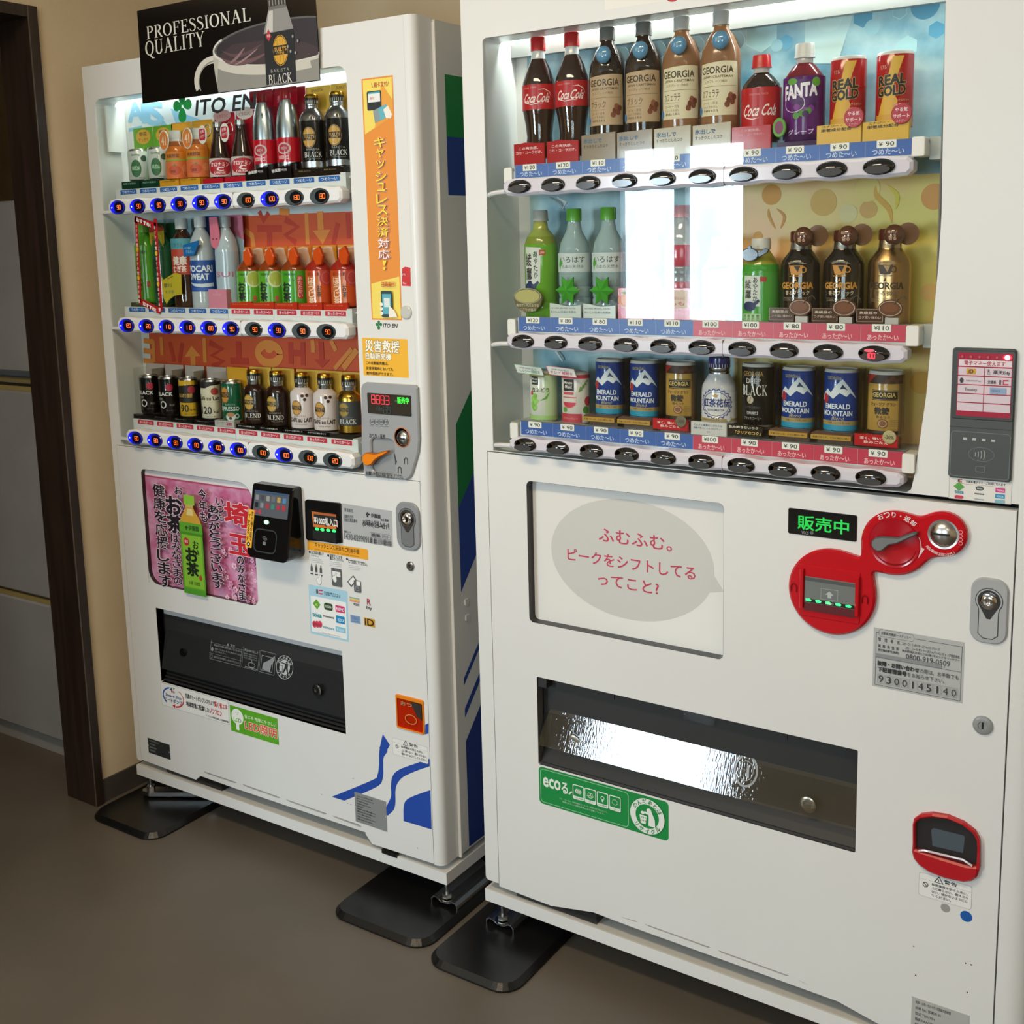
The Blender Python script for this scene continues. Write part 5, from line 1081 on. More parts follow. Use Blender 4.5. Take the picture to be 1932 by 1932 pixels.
for r, (zb, hh, zr0, zr1) in enumerate(((1.4995, .0150, 1.5165, 1.5400), (1.2235, .0140, 1.2395, 1.2660), (1.0320, .0125, 1.0460, 1.0715))):
    bar = select_bar(B, .0950, .8165, zb, hh, UB, .0012, -.018, 'd5d2dc:g', 0).obj('selection_bar', B)
    G().tube([(.044, .010, zb-.012), (.058, .0, zb-.009), (.075, -.006, zb-.007), (.100, -.008, zb-.006)], .0045, 'dcdcdc:g').obj('bar_hook', bar)
    G().box(.5222, .5228, -.0184, -.010, zb-hh, zb+hh, '8c8a90').obj('bar_joint', bar)
    for i in range(10): button_b(bar, UB[i]-.0005, zb+.0006, r == 1 and i == 9)
    rail = G().box(.104, .8100, .010, .014, zr0-.008, zr1, 'c9cbd0:s').box(.080, .8300, .014, .105, zr1-.008, zr1-.004, 'b0b2b4:s').box(.104, .8100, .010, .030, zr1-.0016, zr1, '9a9ca0:s').obj('price_rail', B)
    for i in range(10):
        x = .1055+i*.0704; cold = i < ncold[r]
        p = P(plane(.0099), start=2)
        p.rect((x, zr0), (x+.0700, zr1-.0004), '2f58a6:s' if cold else 'c2304a:s')
        p.text('つめた〜い' if cold else 'あったか〜い', (x+.010, zr0+.0022), (x+.057, zr0+.0112), 'cfd8e8' if cold else 'ecc8cc', .01)
        p.rr((x+.0165, zr1-.0115), (x+.0460, zr1+.0005), .0012, 'b9b6ae'); p.rr((x+.0170, zr1-.0110), (x+.0455, zr1+.0000), .0012, 'efede6')
        v = pr[r][i].strip(); p.text('¥', (x+.0200, zr1-.0086), (x+.0258, zr1-.0026), '2a2a2a', .015); p.text(v, (x+(.0270 if len(v) == 3 else .0300), zr1-.0090), (x+.0425, zr1-.0022), '2a2a2a', .012)
        p.obj('price_tag', rail)
    G().prism(rrpts((.0835, zr0-.009), (.1015, zr1-.004), .004, 4), .004, .010, 'e6e4de:s', ch=.001).obj('rail_end_cap', rail)
    g = G(); g.prism(rrpts((.8110, zr0-.004), (.8300, zr1+.0005), .003, 4), -.006, .030, 'e2e0d8:s', ch=.001); g.obj('rail_end_cap', rail)
    G().box(.8300, .8480, .020, .105, zr0-.008, zr1+.001, 'b9bbb8:s').obj('rail_bracket', rail)
# ---- advert window of B
G().prism(rrpts((.1200, .6830), (.5200, .9615), .008, 3), .0405, .042, 'c4c6c6:s').obj('advert_frame', B)
q_ = rrpts((.1210, .6842), (.5190, .9602), .010, 5)
G().prism(q_, .0006, .0405, '171718:s', holes=[inset(ccw(q_), .0006)]).obj('advert_reveal', B)
g = G(); g.prism([(.1215, .6850), (.5185, .6850), (.5185, .9595), (.1215, .9595)], .0200, .0212, 'e9e8e4:g'); adv = g.obj('advert_panel', B, 'white insert with pink lettering in a grey speech bubble')
D = .0200; p = P(plane(.0200), start=2)
a_ = (0.1611, 0.8236); b_ = (0.4936, 0.8346); t_ = (0.3205, 0.9419); bt_ = (0.3744, 0.7181)
cx, cz = (a_[0]+b_[0])/2, (t_[1]+bt_[1])/2; rx, rz = (b_[0]-a_[0])/2, (t_[1]-bt_[1])/2
p.poly([(0.4936, 0.8248), (0.5116, 0.7994), (0.4835, 0.7937)], 'd0cfcb:s'); p.poly(ellpts(cx, cz, rx, rz, 60), 'd0cfcb:s')
RP = 'c23c58'
def tl(t, c0, c1, hh): z = (c0[1]+c1[1])/2; p.text(t, (c0[0], z-hh/2), (c1[0], z+hh/2), RP, .012)
tl('ふむふむ。', (0.2644, 0.8688), (0.4127, 0.8715), .0255); tl('ピークをシフトしてる', (0.1968, 0.8231), (0.458, 0.8245), .0235); tl('ってこと?', (0.2618, 0.7824), (0.3869, 0.7887), .0225)
p.obj('advert_print', adv)

# ---- sale display
a_, b_ = ((0.6315, 0.9234)[0], .902), ((0.7437, 0.9239)[0], .9395)
za, zb_ = ((0.6315, 0.9234)[1]+(0.7418, 0.9237)[1])/2, ((0.6315, 0.9663)[1]+(0.7427, 0.9662)[1])/2
g = G(); g.prism(rrpts((a_[0], za), (b_[0], zb_), .003, 4), -.002, 0, '141416:h', ch=.0008); sdp = g.obj('sale_display', B, 'black display with green lettering')
p = P(plane(-.002), start=2); l0, l1 = (0.648, 0.9337), (0.7313, 0.936); zt = ((0.648, 0.9554)[1]+(0.7182, 0.9577)[1])/2; zb2 = ((0.65, 0.932)[1]+(0.7187, 0.9341)[1])/2
p.text('販売中', (l0[0], zb2), (l1[0], zt), '0fae3c:e0.75', .02); p.text('V0CS', (0.6547, 0.9255), (0.6665, 0.9307), '8a8c8e', .02); c = (0.6714, 0.9296); p.ell((c[0]-.003, c[1]-.003), (c[0]+.003, c[1]+.003), '5a5c5e'); p.obj('display_lettering', sdp)

# ---- red coin fitting: three merging discs
def cen(l, r, t, b): return ((l[0]+r[0])/2, (t[1]+b[1])/2)
c1 = cen((0.633, 0.83), (0.781, 0.8466), (0.6977, 0.9101), (0.7201, 0.7647)); r1 = ((0.781, 0.8466)[0]-(0.633, 0.83)[0])/2
c2 = cen((0.7513, 0.9321), (0.8619, 0.934), (0.7999, 0.9842), (0.812, 0.8782)); r2 = ((0.6964, 0.9724)[1]-(0.6986, 0.8665)[1])/2
r2 = ((0.7999, 0.9842)[1]-(0.812, 0.8782)[1])/2; c2 = ((0.7513, 0.9321)[0]+r2, c2[1])
c3 = cen((0.8439, 0.9503), (0.9129, 0.959), (0.8772, 0.9914), (0.8826, 0.9191)); r3 = ((0.8772, 0.9914)[1]-(0.8826, 0.9191)[1])/2; c3 = ((0.9129, 0.959)[0]-r3, c3[1])
r1v = ((0.6977, 0.9101)[1]-(0.7201, 0.7647)[1])/2; r1 = (r1+r1v)/2
def blob(cs, grow=0.0, n=120):
    """outline of discs smoothly blended together (marching outward from the chain)"""
    def f(x, z):
        return sum(math.exp(-(math.hypot(x-c[0], z-c[1])-(r+grow))/.0135) for c, r in cs)-1.0
    # trace by following the zero level
    out = []; c, r = cs[0]; x, z = c[0], c[1]-(r+grow)
    def grad(x, z): e = 1e-5; return Vector((f(x+e, z)-f(x-e, z), f(x, z+e)-f(x, z-e)))/(2*e)
    st = .0022; sx, sz = None, None
    for k in range(1200):
        for _ in range(3):
            g_ = grad(x, z); v = f(x, z); L = g_.length
            if L < 1e-9: break
            d_ = -math.log(v+1.0)/(L/(v+1.0)); dx = g_/L*max(-.004, min(.004, d_)); x += dx.x; z += dx.y
        g_ = -grad(x, z).normalized()
        if sx is None: sx, sz = x, z
        elif k > 20 and math.hypot(x-sx, z-sz) < st*.9: break
        out.append((x, z)); x += -g_.y*st; z += g_.x*st
    return ccw(out)
cs = [(c1, r1), (c2, r2), (c3, r3)]
RED = 'c0121f:g'
ol = blob(cs, -.0030)
g = G(); g.prism(ol, -.011, 0, RED, ch=.0035, smooth=True); red = g.obj('coin_fitting', B, 'red plastic fitting of three joined discs')
# dish of the lever
g = G(); rd_ = ((0.8383, 0.9433)[0]-(0.7652, 0.9323)[0])/2; cd = (((0.7652, 0.9323)[0]+(0.8437, 0.9347)[0])/2, c2[1]+.0005); rd_ = ((0.8437, 0.9347)[0]-(0.7652, 0.9323)[0])/2
g.lathe([(.0000, rd_), (.0012, rd_-.0005), (.0002, rd_-.0030), (.0002, 0)], 'b01020:g', (cd[0], -.0112, cd[1]), axis='y', seg=48, caps=False); g.obj('lever_dish', red)
p = P(plane(-.0116), start=3)
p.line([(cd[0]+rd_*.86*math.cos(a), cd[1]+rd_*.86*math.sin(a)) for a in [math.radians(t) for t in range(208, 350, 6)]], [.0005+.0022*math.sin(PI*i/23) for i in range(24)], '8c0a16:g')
p.arc_text('おつり・返却', c2, r2*.86, 118, 52, .0085, 'ecd4d4', .03)
p.poly([(0.8408, 0.9471), (0.8434, 0.944), (0.8463, 0.9304), (0.8507, 0.9294), (0.8414, 0.9129), (0.8446, 0.9278), (0.844, 0.9379)], 'ecc8cc')
p.arc_text('商品は1本毎にお取りください', c3, r3*.86, 225, 300, .0045, 'e8b8bc', .02, flip=True)
for k, t in enumerate(('500', '100', '50', '10')): c = sheet_BQ(1805, 270+k*38); p.ring((c[0]-.0028, c[1]-.0028), (c[0]+.0028, c[1]+.0028), .0006, 'e8b0b4')
p.obj('fitting_print', red)
lv = [(0.7725, 0.9269), (0.7731, 0.9341), (0.7783, 0.9395), (0.7873, 0.9422), (0.8126, 0.9439), (0.8343, 0.9549), (0.8409, 0.956), (0.841, 0.9526), (0.8216, 0.9404), (0.81, 0.9335), (0.7996, 0.9305), (0.7894, 0.9198), (0.7819, 0.918), (0.7757, 0.9211)]
G().prism(lv, -.022, -.0135, '77797a:s', ch=.0018, side='55575a:s').obj('return_lever', red)
cc = ((0.7793, 0.9286)[0], (0.7793, 0.9286)[1]); G().lathe([(0, .009), (.008, .009)], '8c0a16:g', (cc[0], -.0105, cc[1]), axis='y').obj('lever_hub', red)
cs_ = cen((0.8574, 0.952), (0.8957, 0.9583), (0.8778, 0.9747), (0.8763, 0.9352)); rs = ((0.8778, 0.9747)[1]-(0.8763, 0.9352)[1])/2; 
G().lathe([(.0, rs+.003), (.001, rs+.003), (.0005, rs), (.004, rs*.85), (.008, rs*.5), (.0092, 0)], 'c9c8c4:m', (cs_[0], -.0105, cs_[1]), axis='y', seg=36, caps=False).obj('coin_dome', red)
G().box(cs_[0]-rs*.62, cs_[0]+rs*.55, -.0210, -.012, cs_[1]+.0005, cs_[1]+.0030, '0d0d0d').obj('coin_slot', red)
# note slot in the large disc
nq = [(0.6549, 0.7922), (0.6551, 0.8767), (0.6592, 0.8803), (0.7546, 0.878), (0.7544, 0.7943), (0.7521, 0.7923), (0.7259, 0.7918), (0.669, 0.7913)]
x0, x1 = (0.6546, 0.835)[0], (0.7546, 0.8375)[0]; z0, z1 = ((0.6549, 0.7922)[1]+(0.7544, 0.7935)[1])/2, ((0.6551, 0.8784)[1]+(0.7546, 0.878)[1])/2
g = G(); g.prism(rrpts((x0, z0), (x1, z1), .003, 3), -.0128, -.0105, RED, ch=.0008); bz = g.obj('note_bezel', red)
p = P(plane(-.0128), start=2)
for c in ((0.6469, 0.8372), (0.7624, 0.8355)): p.line([(c[0]-.0045, c[1]-.007), (c[0]-.0045, c[1]+.002), (c[0]-.002, c[1]+.006), (c[0]+.002, c[1]+.006), (c[0]+.0045, c[1]+.002), (c[0]+.0045, c[1]-.007)], .0016, '6c0810:g')
p.obj('bezel_mark', bz)
wx0, wx1 = (0.6654, 0.8283)[0], (0.7473, 0.8413)[0]; wz0, wz1 = ((0.6663, 0.8017)[1]+(0.7471, 0.8037)[1])/2, ((0.6661, 0.8592)[1]+(0.7473, 0.8599)[1])/2
g = G(); g.prism([(wx0, wz0), (wx1, wz0), (wx1, wz1), (wx0, wz1)], -.0135, -.0110, '7d8081:g'); ns = g.obj('note_slot', red)
wh = wz1-wz0; p = P(plane(-.0135), start=2)
p.rect((wx0, wz0), (wx1, wz0+wh*.24), '6a3036:g'); p.rect((wx0+.003, wz0+wh*.25), (wx1, wz0+wh*.36), '2c3230:g'); p.rect((wx0, wz1-wh*.12), (wx1, wz1-wh*.02), '5e6162:g')
for k in range(5): u = wx0+.007+k*(wx1-wx0-.012)/4.3; p.poly([(u-.004, wz0+wh*.28), (u+.003, wz0+wh*.28), (u+.005, wz0+wh*.32), (u+.001, wz0+wh*.36), (u-.005, wz0+wh*.345)], '30f070:e2.4')
mx = wx0+(wx1-wx0)*.50; p.frame((mx-.014, wz0+wh*.40), (mx+.014, wz0+wh*.72), .0006, 'b4b6b6'); p.poly([(mx-.003, wz0+wh*.46), (mx+.003, wz0+wh*.46), (mx+.003, wz0+wh*.55), (mx+.007, wz0+wh*.55), (mx, wz0+wh*.66), (mx-.007, wz0+wh*.55), (mx-.003, wz0+wh*.55)], 'c0c2c2')
p.text('1000', (mx-.006, wz0+wh*.27), (mx+.007, wz0+wh*.34), 'c0c4c2', .01)
p.obj('slot_mark', ns)
g = G(); n = 10
pr_ = [(-.0150-.010*math.sin(PI*i/n)*.9, wz0-.004+(wh+.004)*i/n) for i in range(n+1)]
g.add([(x, y, z) for x in (wx0-.001, wx1+.001) for y, z in pr_], [(i, i+1, n+1+i+1, n+1+i) for i in range(n)], M_CLEAR, True); g.obj('slot_shield', red)
for s_ in (0, 1): x = (wx0-.007, wx1+.001)[s_]; G().prism([(x, wz0+.004), (x+.006, wz0+.004), (x+.006, wz1+.012), (x, wz1+.012)], -.0185, -.0125, RED, ch=.001).obj('slot_cheek', red)

# ---- contact plate of B
p = P(plane(0)); x0, x1 = ((0.7737, 0.6915)[0]+(0.7746, 0.7886)[0])/2, ((0.9114, 0.6905)[0]+(0.9117, 0.7883)[0])/2; z0, z1 = ((0.7737, 0.6915)[1]+(0.9114, 0.6905)[1])/2, ((0.7746, 0.7886)[1]+(0.9117, 0.7883)[1])/2; w = x1-x0; h = z1-z0
K_ = '3c3f42'; S = lambda u, v: (x0+w*u, z0+h*v)
p.rect((x0, z0), (x1, z1), 'b6b8b8:s'); p.frame(S(.028, .03), S(.975, .925), .0008, K_); p.rr(S(.06, .865), S(.455, .985), .004, 'b6b8b8:s'); p.frame(S(.06, .865), S(.455, .985), .0005, K_, .004); p.text('自動販売機統一ステッカー', S(.09, .90), S(.42, .95), K_, .025)
for k, ch in enumerate('管理者名'): p.text(ch, S(.055+k*.07, .785), S(.085+k*.07, .845), K_, .02)
for k, ch in enumerate('連絡先住所'): p.text(ch, S(.055+k*.0515, .680), S(.085+k*.0515, .735), K_, .02)
p.text('受付電話番号(無料)', S(.055, .61), S(.29, .66), K_, .02); p.text('コカ・コーラ ボトラーズジャパングループ', S(.325, .79), S(.735, .84), K_); p.text('コカ・コーラ ボトラーズジャパンベンディング株式会社', S(.36, .725), S(.95, .775), K_); p.text('東京都港区赤坂九丁目7番1号ミッドタウンタワー', S(.325, .675), S(.95, .715), K_)
p.text('0800-919-0509', S(.37, .565), S(.85, .655), K_, .0); p.text('クイック', S(.56, .53), S(.65, .555), '6a6c6e'); p.text('コーク', S(.73, .53), S(.80, .555), '6a6c6e')
p.rect(S(.028, .515), S(.76, .575), '8b8d8e'); p.line([S(.028, .512), S(.97, .512)], .0005, K_)
p.text('故障・お問い合わせ', S(.055, .375), S(.52, .455), '222426', .045); p.text('の際は、お手数でも', S(.53, .375), S(.95, .450), K_, .005); p.text('下記管理番号', S(.06, .275), S(.385, .355), '222426', .045); p.text('をお知らせ下さい。', S(.395, .275), S(.80, .350), K_, .005)
for k, ch in enumerate('9300145140'): u = .060+k*.0895; p.frame(S(u, .075), S(u+.078, .235), .0004, '8a8c8e'); p.text(ch, S(u+.013+(.021 if ch == '1' else 0), .095), S(u+.065-(.017 if ch == '1' else 0), .215), '2a2c2e', .0)
p.obj('contact_plate', B, 'silver sticker with the service number')

lock(B, ((0.924, 0.7896)[0]-.0325 if False else (0.9164, 0.7932)[0]+.001, ((0.9168, 0.7932)[1]+(0.9701, 0.7987)[1])/2-.002), ((0.9702, 0.8894)[0], ((0.9161, 0.892)[1]+(0.9425, 0.9014)[1])/2-.002), 'a9abae:s', 'b0b2b4:s')
keyhole(B, (0.942, 0.6632), .0148, '8f9191:s')
# ---- card reader in the right column of B
q = [(0.879, 1.041), (0.9661, 1.043), (0.9664, 1.236), (0.8782, 1.236)]; x0, x1 = (q[0][0]+q[3][0])/2, (q[1][0]+q[2][0])/2; z0, z1 = (q[0][1]+q[1][1])/2, (q[2][1]+q[3][1])/2; w = x1-x0; h = z1-z0
S = lambda u, v: (x0+w*u, z0+h*v)
g = G(); g.prism(rrpts((x0, z0), (x1, z1), .005, 4), -.006, 0, '4b4f4f:s', ch=.002); g.box(x0, x1, -.0064, -.0058, z0+h*.395, z0+h*.398, '1c1e1e'); rd = g.obj('card_reader', B, 'dark grey electronic money reader')
g = G(); g.prism(rrpts(S(.02, .46), S(.995, .985), .004, 3), -.0074, -.0060, '3c4040:s', ch=.001); g.obj('screen_bezel', rd)
p = P(plane(-.0074), start=2); p.rect(S(.10, .485), S(.95, .965), 'a8304a:g')
p.rect(S(.115, .865), S(.94, .912), 'e6dce4:g'); p.text('電子マネー使えます', S(.20, .872), S(.84, .905), 'b02838', .03)
for j in range(5):
    for i in range(2): p.rect(S(.112+i*.42, .795-j*.0675), S(.52+i*.42, .855-j*.0675), 'dccdd8:g')
p.rect(S(.24, .803), S(.39, .845), 'd09a30'); p.text('iD', S(.28, .811), S(.35, .838), '3a2a10', .05); p.text('楽天Edy', S(.66, .806), S(.92, .840), '3c3034', .03); p.text('R', S(.575, .820), S(.61, .845), '5c4a50', .02); p.text('Edy', S(.57, .805), S(.62, .815), '5c4a50', .02)
p.ell(S(.14, .735), S(.20, .775), '2c3038'); p.text('QUICPay', S(.24, .748), S(.48, .760), '8a8084', .02); p.text('交通系', S(.58, .738), S(.71, .765), '4a4044', .03); p.rect(S(.76, .735), S(.785, .770), '4a3a40'); p.line([S(.90, .768), S(.82, .766), S(.82, .738), S(.90, .738)], .0020, 'c02c3c')
p.text('Tmoney', S(.22, .670), S(.42, .700), '7a7478', .02); p.rect(S(.62, .665), S(.87, .710), '8aa4c4'); p.text('nanaco', S(.64, .678), S(.78, .695), '5a7494', .02)
for k in range(5): p.ell(S(.15+k*.135, .925), S(.19+k*.135, .945), 'c0606c:g')
p.ell(S(.80, .915), S(.94, .960), 'e02840:e1.2'); p.ell(S(.83, .920), S(.91, .955), 'ffd0d0:e6')
p.obj('reader_screen', rd)
p = P(plane(-.006), start=3); p.frame(S(.03, .015), S(.97, .365), .0008, '6c7a78', .005)
for k in range(4): p.rect(S(.225+k*.148, .300), S(.285+k*.148, .318), 'b8bab6')
c = S(.50, .195); 
for k in range(4): p.line([(c[0]-.006+k*.003+.003*k*.4*math.cos(a), c[1]+(.004+.0018*k)*math.sin(a)) for a in [math.radians(t) for t in range(-50, 60, 20)]], .0011, '9c9e9c')
p.ring((c[0]-.016, c[1]-.010), (c[0]+.020, c[1]+.011), .0006, '767a78'); p.frame((c[0]-.005, c[1]-.026), (c[0]+.008, c[1]-.017), .0008, '767a78', .002)
p.obj('reader_mark', rd)
p = P(plane(0)); q = [(0.8796, 1.008), (0.9675, 1.009), (0.967, 1.042), (0.8797, 1.041)]; x0, x1 = (q[0][0]+q[3][0])/2, (q[1][0]+q[2][0])/2; z0, z1 = (q[0][1]+q[1][1])/2, (q[2][1]+q[3][1])/2; w = x1-x0; h = z1-z0; S = lambda u, v: (x0+w*u, z0+h*v)
p.rect(S(0, 0), S(1, 1), 'e4e2dc'); p.frame(S(0, 0), S(1, 1), .0005, '8a8a88'); p.line([S(.1, .74), S(.9, .74)], .0004, '9a4a50'); p.rect(S(.14, .80), S(.16, .93), '3c4048'); p.line([S(.21, .93), S(.17, .93), S(.17, .82), S(.21, .82)], .0016, 'c83040'); p.text('交通系電子マネーご利用になれます', S(.27, .80), S(.90, .92), '3c4448', .03)
c = S(.165, .60); p.poly([(c[0]-.008, c[1]), (c[0], c[1]-.007), (c[0]+.008, c[1]), (c[0], c[1]+.007)], '58a044'); p.rr(S(.43, .50), S(.56, .70), .004, '3a443c'); p.text('SUGOCA', S(.45, .56), S(.54, .63), 'dfe2de', .03); p.rect(S(.745, .50), S(.895, .70), 'd0388c'); p.text('PASMO', S(.765, .56), S(.88, .64), 'f4d8e8', .03)
p.text('toica', S(.10, .28), S(.24, .44), '3a88a8', .04); p.text('manaca', S(.42, .32), S(.57, .38), '3a3c3e', .03); p.rect(S(.745, .24), S(.895, .43), '2890c0'); p.text('ICOCA', S(.77, .29), S(.875, .37), 'd8ecf6', .02)
for k in range(3): p.ell(S(.10+.035*k, .04), S(.17+.035*k, .20), 'c8384c')
p.text('nimoca', S(.42, .08), S(.57, .15), '7aa0b0', .02); p.rect(S(.745, .02), S(.895, .17), '86b8c4')
p.obj('transit_card_sticker', B)

# ---- product outlet of B
OX0, OX1, OZ0, OZ1 = .1350, .7541, .3975, .5767
ob, fl, ff = outlet(B, OX0, OX1, OZ0, OZ1, .0500, .5730, -.0020, .4385, M_FLAP, 'B')
G().box(OX0+.006, OX1-.022, .030, .048, .5530, .5690, M_CLEAR).obj('hinge_strip', ob)
G().box(OX1-.022, OX1-.001, .001, .040, .5600, .5765, '232425:s').obj('hinge_end', ob); G().box(OX0+.001, OX0+.020, .003, .050, .5560, .5765, '2a2b2c:s').obj('hinge_end', ob)
G().box(.435, .495, .020, .034, .5500, .5740, M_CLEAR).obj('hinge_clip', ob)
for x in (.2900, .625): G().box(x, x+.0015, .022, .030, .556, .570, '3c3d3e').obj('hinge_seam', ob)
g = G(); g.add([(OX0+.002, .004, .399), (OX1-.002, .004, .399), (OX1-.002, .030, .437), (OX0+.002, .030, .437)], [(0, 1, 2, 3)], '1f1f20:s'); g.box(OX0+.002, OX1-.002, .0015, .0045, .3985, .4030, '3a3b3c:s'); g.obj('lower_lip', ob)
g = G(); g.add([(OX0+.003, .050, .430), (OX1-.003, .050, .430), (OX1-.003, .110, .565), (OX0+.003, .110, .565)], [(0, 1, 2, 3)], 'd6d6d4:s'); g.obj('inner_shutter', ob)
for c, z in (((0.2106, 0.4578), 0), ((0.6697, 0.4555), 0)):
    G().lathe([(0, .0145), (.003, .0145), (.0045, .0120), (.0040, .0070), (.0025, .0060), (.0025, 0)], 'a9a294:m', (c[0], .0105, c[1]), axis='y', caps=False, seg=24).obj('flap_knob', fl)
p = P(ff, start=3); c = (0.5559, 0.4844); p.ring((c[0]-.022, c[1]-.026), (c[0]+.022, c[1]+.026), .0035, 'c8c8c4:s,t0.55'); p.ring((c[0]-.014, c[1]-.016), (c[0]+.014, c[1]+.016), .0012, 'c0c0bc:s,t0.5'); p.frame((c[0]-.008, c[1]-.010), (c[0]-.002, c[1]+.002), .0008, 'c0c0bc:s,t0.5'); p.poly([(c[0]+.001, c[1]-.010), (c[0]+.007, c[1]-.010), (c[0]+.005, c[1]+.010), (c[0]+.002, c[1]+.010)], 'c0c0bc:s,t0.5'); p.obj('flap_emblem', fl)

# ---- green recycling sticker
q = [(0.1349, 0.3209), (0.4141, 0.3211), (0.4158, 0.3904), (0.1362, 0.3892)]; x0, x1 = (q[0][0]+q[3][0])/2, (q[1][0]+q[2][0])/2
z0 = ((0.15, 0.3185)[1]+(0.4048, 0.3168)[1])/2; z1 = ((0.1438, 0.3943)[1]+(0.4019, 0.3941)[1])/2; w = x1-x0; h = z1-z0; S = lambda u, v: (x0+w*u, z0+h*v); GR = '0a8a3e'; WH = 'e9ece6'
p = P(plane(0)); p.rr(S(0, 0), S(1, 1), .008, GR); p.frame(S(.012, .05), S(.705, .95), .0008, 'b9dcc0', .007)
p.text('eco', S(.035, .49), S(.175, .74), WH, .03); p.text('る', S(.185, .45), S(.235, .74), WH, .03); p.line([S(.243, .47), S(.268, .56)], .003, WH)
for k in range(4):
    u = .275+k*.0955; p.rr(S(u, .39), S(u+.088, .78), .003, WH); p.rr(S(u+.005, .475), S(u+.083, .755), .002, GR); p.text(('フロン対策', 'ピークシフト', 'LED照明', 'ヒートポンプ')[k], S(u+.010, .41), S(u+.078, .455), GR, .01)
    a_, b_ = S(u+.018, .50), S(u+.070, .73); cx, cz = (a_[0]+b_[0])/2, (a_[1]+b_[1])/2; r = (b_[0]-a_[0])/2
    if k == 0:
        p.ell((cx-r, cz-r*.75), (cx+r, cz+r*.75), WH)
        for t in (-.5, 0, .5): p.ring((cx-r*abs(t)-.0004, cz-r*.75), (cx+r*abs(t)+.0004, cz+r*.75), .0006, GR); p.line([(cx-r, cz+t*r*.8), (cx+r, cz+t*r*.8)], .0005, GR)
    if k == 1: p.ring((cx-r*.75, cz-r*.4), (cx, cz+r*.6), .0009, WH); p.ring((cx, cz-r*.4), (cx+r*.75, cz+r*.6), .0009, WH); p.line([(cx-r, cz-r*.2), (cx-r*.3, cz-r*.8), (cx+r*.3, cz-r*.8), (cx+r, cz-r*.2)], .0012, WH)
    if k == 2: p.ring((cx-r*.55, cz-r*.4), (cx+r*.55, cz+r*.7), .0012, WH); p.rect((cx-r*.2, cz-r*.9), (cx+r*.2, cz-r*.35), WH)
    if k == 3:
        for j in range(12): a = 2*PI*j/12; p.line([(cx+r*.62*math.cos(a), cz+r*.62*math.sin(a)), (cx+r*.85*math.cos(a+.2), cz+r*.85*math.sin(a+.2))], .0010, WH)
p.text('コカ・コーラは、地球温暖化とエネルギー問題の取り組みとして、', S(.17, .275), S(.55, .325), 'a8d4b0', .01); p.text('環境にやさしい自動販売機ecoるを展開しています。', S(.195, .205), S(.525, .255), 'a8d4b0', .01)
c = S(.848, .5); r = h*.45; p.ell((c[0]-w*.126, c[1]-r), (c[0]+w*.126, c[1]+r), WH, 40); ri = .64; rx = w*.126
p.ell((c[0]-rx*.68, c[1]-r*.68), (c[0]+rx*.68, c[1]+r*.68), GR, 36)
p.arc_text('のんだあとは', c, r*.84, 148, 32, r*.24, GR, .03); p.arc_text('リサイクル', c, r*.84, 222, 318, r*.24, GR, .03, flip=True)
p.poly([(c[0]-rx*.44, c[1]+r*.02), (c[0]-rx*.02, c[1]+r*.02), (c[0]-rx*.08, c[1]-r*.46), (c[0]-rx*.36, c[1]-r*.46)], WH)
for i in range(3):
    for j in range(2): x = c[0]-rx*.30+i*rx*.10; z = c[1]-r*.10-j*r*.18; p.poly([(x-rx*.03, z), (x, z-r*.05), (x+rx*.03, z), (x, z+r*.05)], GR)
p.poly([(c[0]+rx*.08, c[1]-r*.5), (c[0]+rx*.48, c[1]-r*.5), (c[0]+rx*.46, c[1]-r*.1), (c[0]+rx*.26, c[1]+r*.36), (c[0]+rx*.08, c[1]+r*.30), (c[0]+rx*.10, c[1]-r*.1)], WH); p.ell((c[0]-rx*.02, c[1]+r*.22), (c[0]+rx*.26, c[1]+r*.50), WH); p.line([(c[0]+rx*.10, c[1]+r*.18), (c[0]-rx*.16, c[1]+r*.22)], r*.12, WH); p.ell((c[0]-rx*.36, c[1]+r*.08), (c[0]-rx*.14, c[1]+r*.26), WH)
p.obj('recycling_sticker', B, 'green ecology and recycling sticker')

# ---- coin return of B
def R_(x, y): return (x, y)
cl = [(0.8465, 0.4456), (0.8455, 0.4763), (0.8472, 0.4867), (0.8569, 0.4971), (0.8744, 0.5042), (0.8978, 0.5063), (0.921, 0.5021), (0.9385, 0.492), (0.9451, 0.4811), (0.9467, 0.4665), (0.9463, 0.4276), (0.9442, 0.4182), (0.936, 0.4087), (0.9247, 0.4034), (0.8976, 0.4014), (0.8738, 0.4039), (0.8576, 0.4112), (0.8493, 0.4198), (0.846, 0.4299)]
g = G(); hole = [(0.8512, 0.437), (0.8498, 0.4798), (0.8551, 0.489), (0.8747, 0.4973), (0.898, 0.501), (0.9193, 0.4973), (0.9348, 0.4888), (0.9432, 0.4784), (0.9448, 0.4358)]
hole = hole+[(0.9274, 0.4326), (0.8886, 0.4339)]
g.prism(cl, -.010, 0, 'b5121f:s', ch=.003, holes=[hole], smooth=False); cr = g.obj('coin_return', B, 'red coin return with clear flap')
G().prism(hole, -.0006, 0, '2e2a2e:s').obj('return_cup', cr)
p = P(plane(-.0006), start=1); p.poly([(0.8754, 0.4464), (0.8725, 0.473), (0.8763, 0.4768), (0.921, 0.4773), (0.923, 0.4746), (0.9211, 0.4481)], '56606c:s'); p.obj('return_chute', cr)
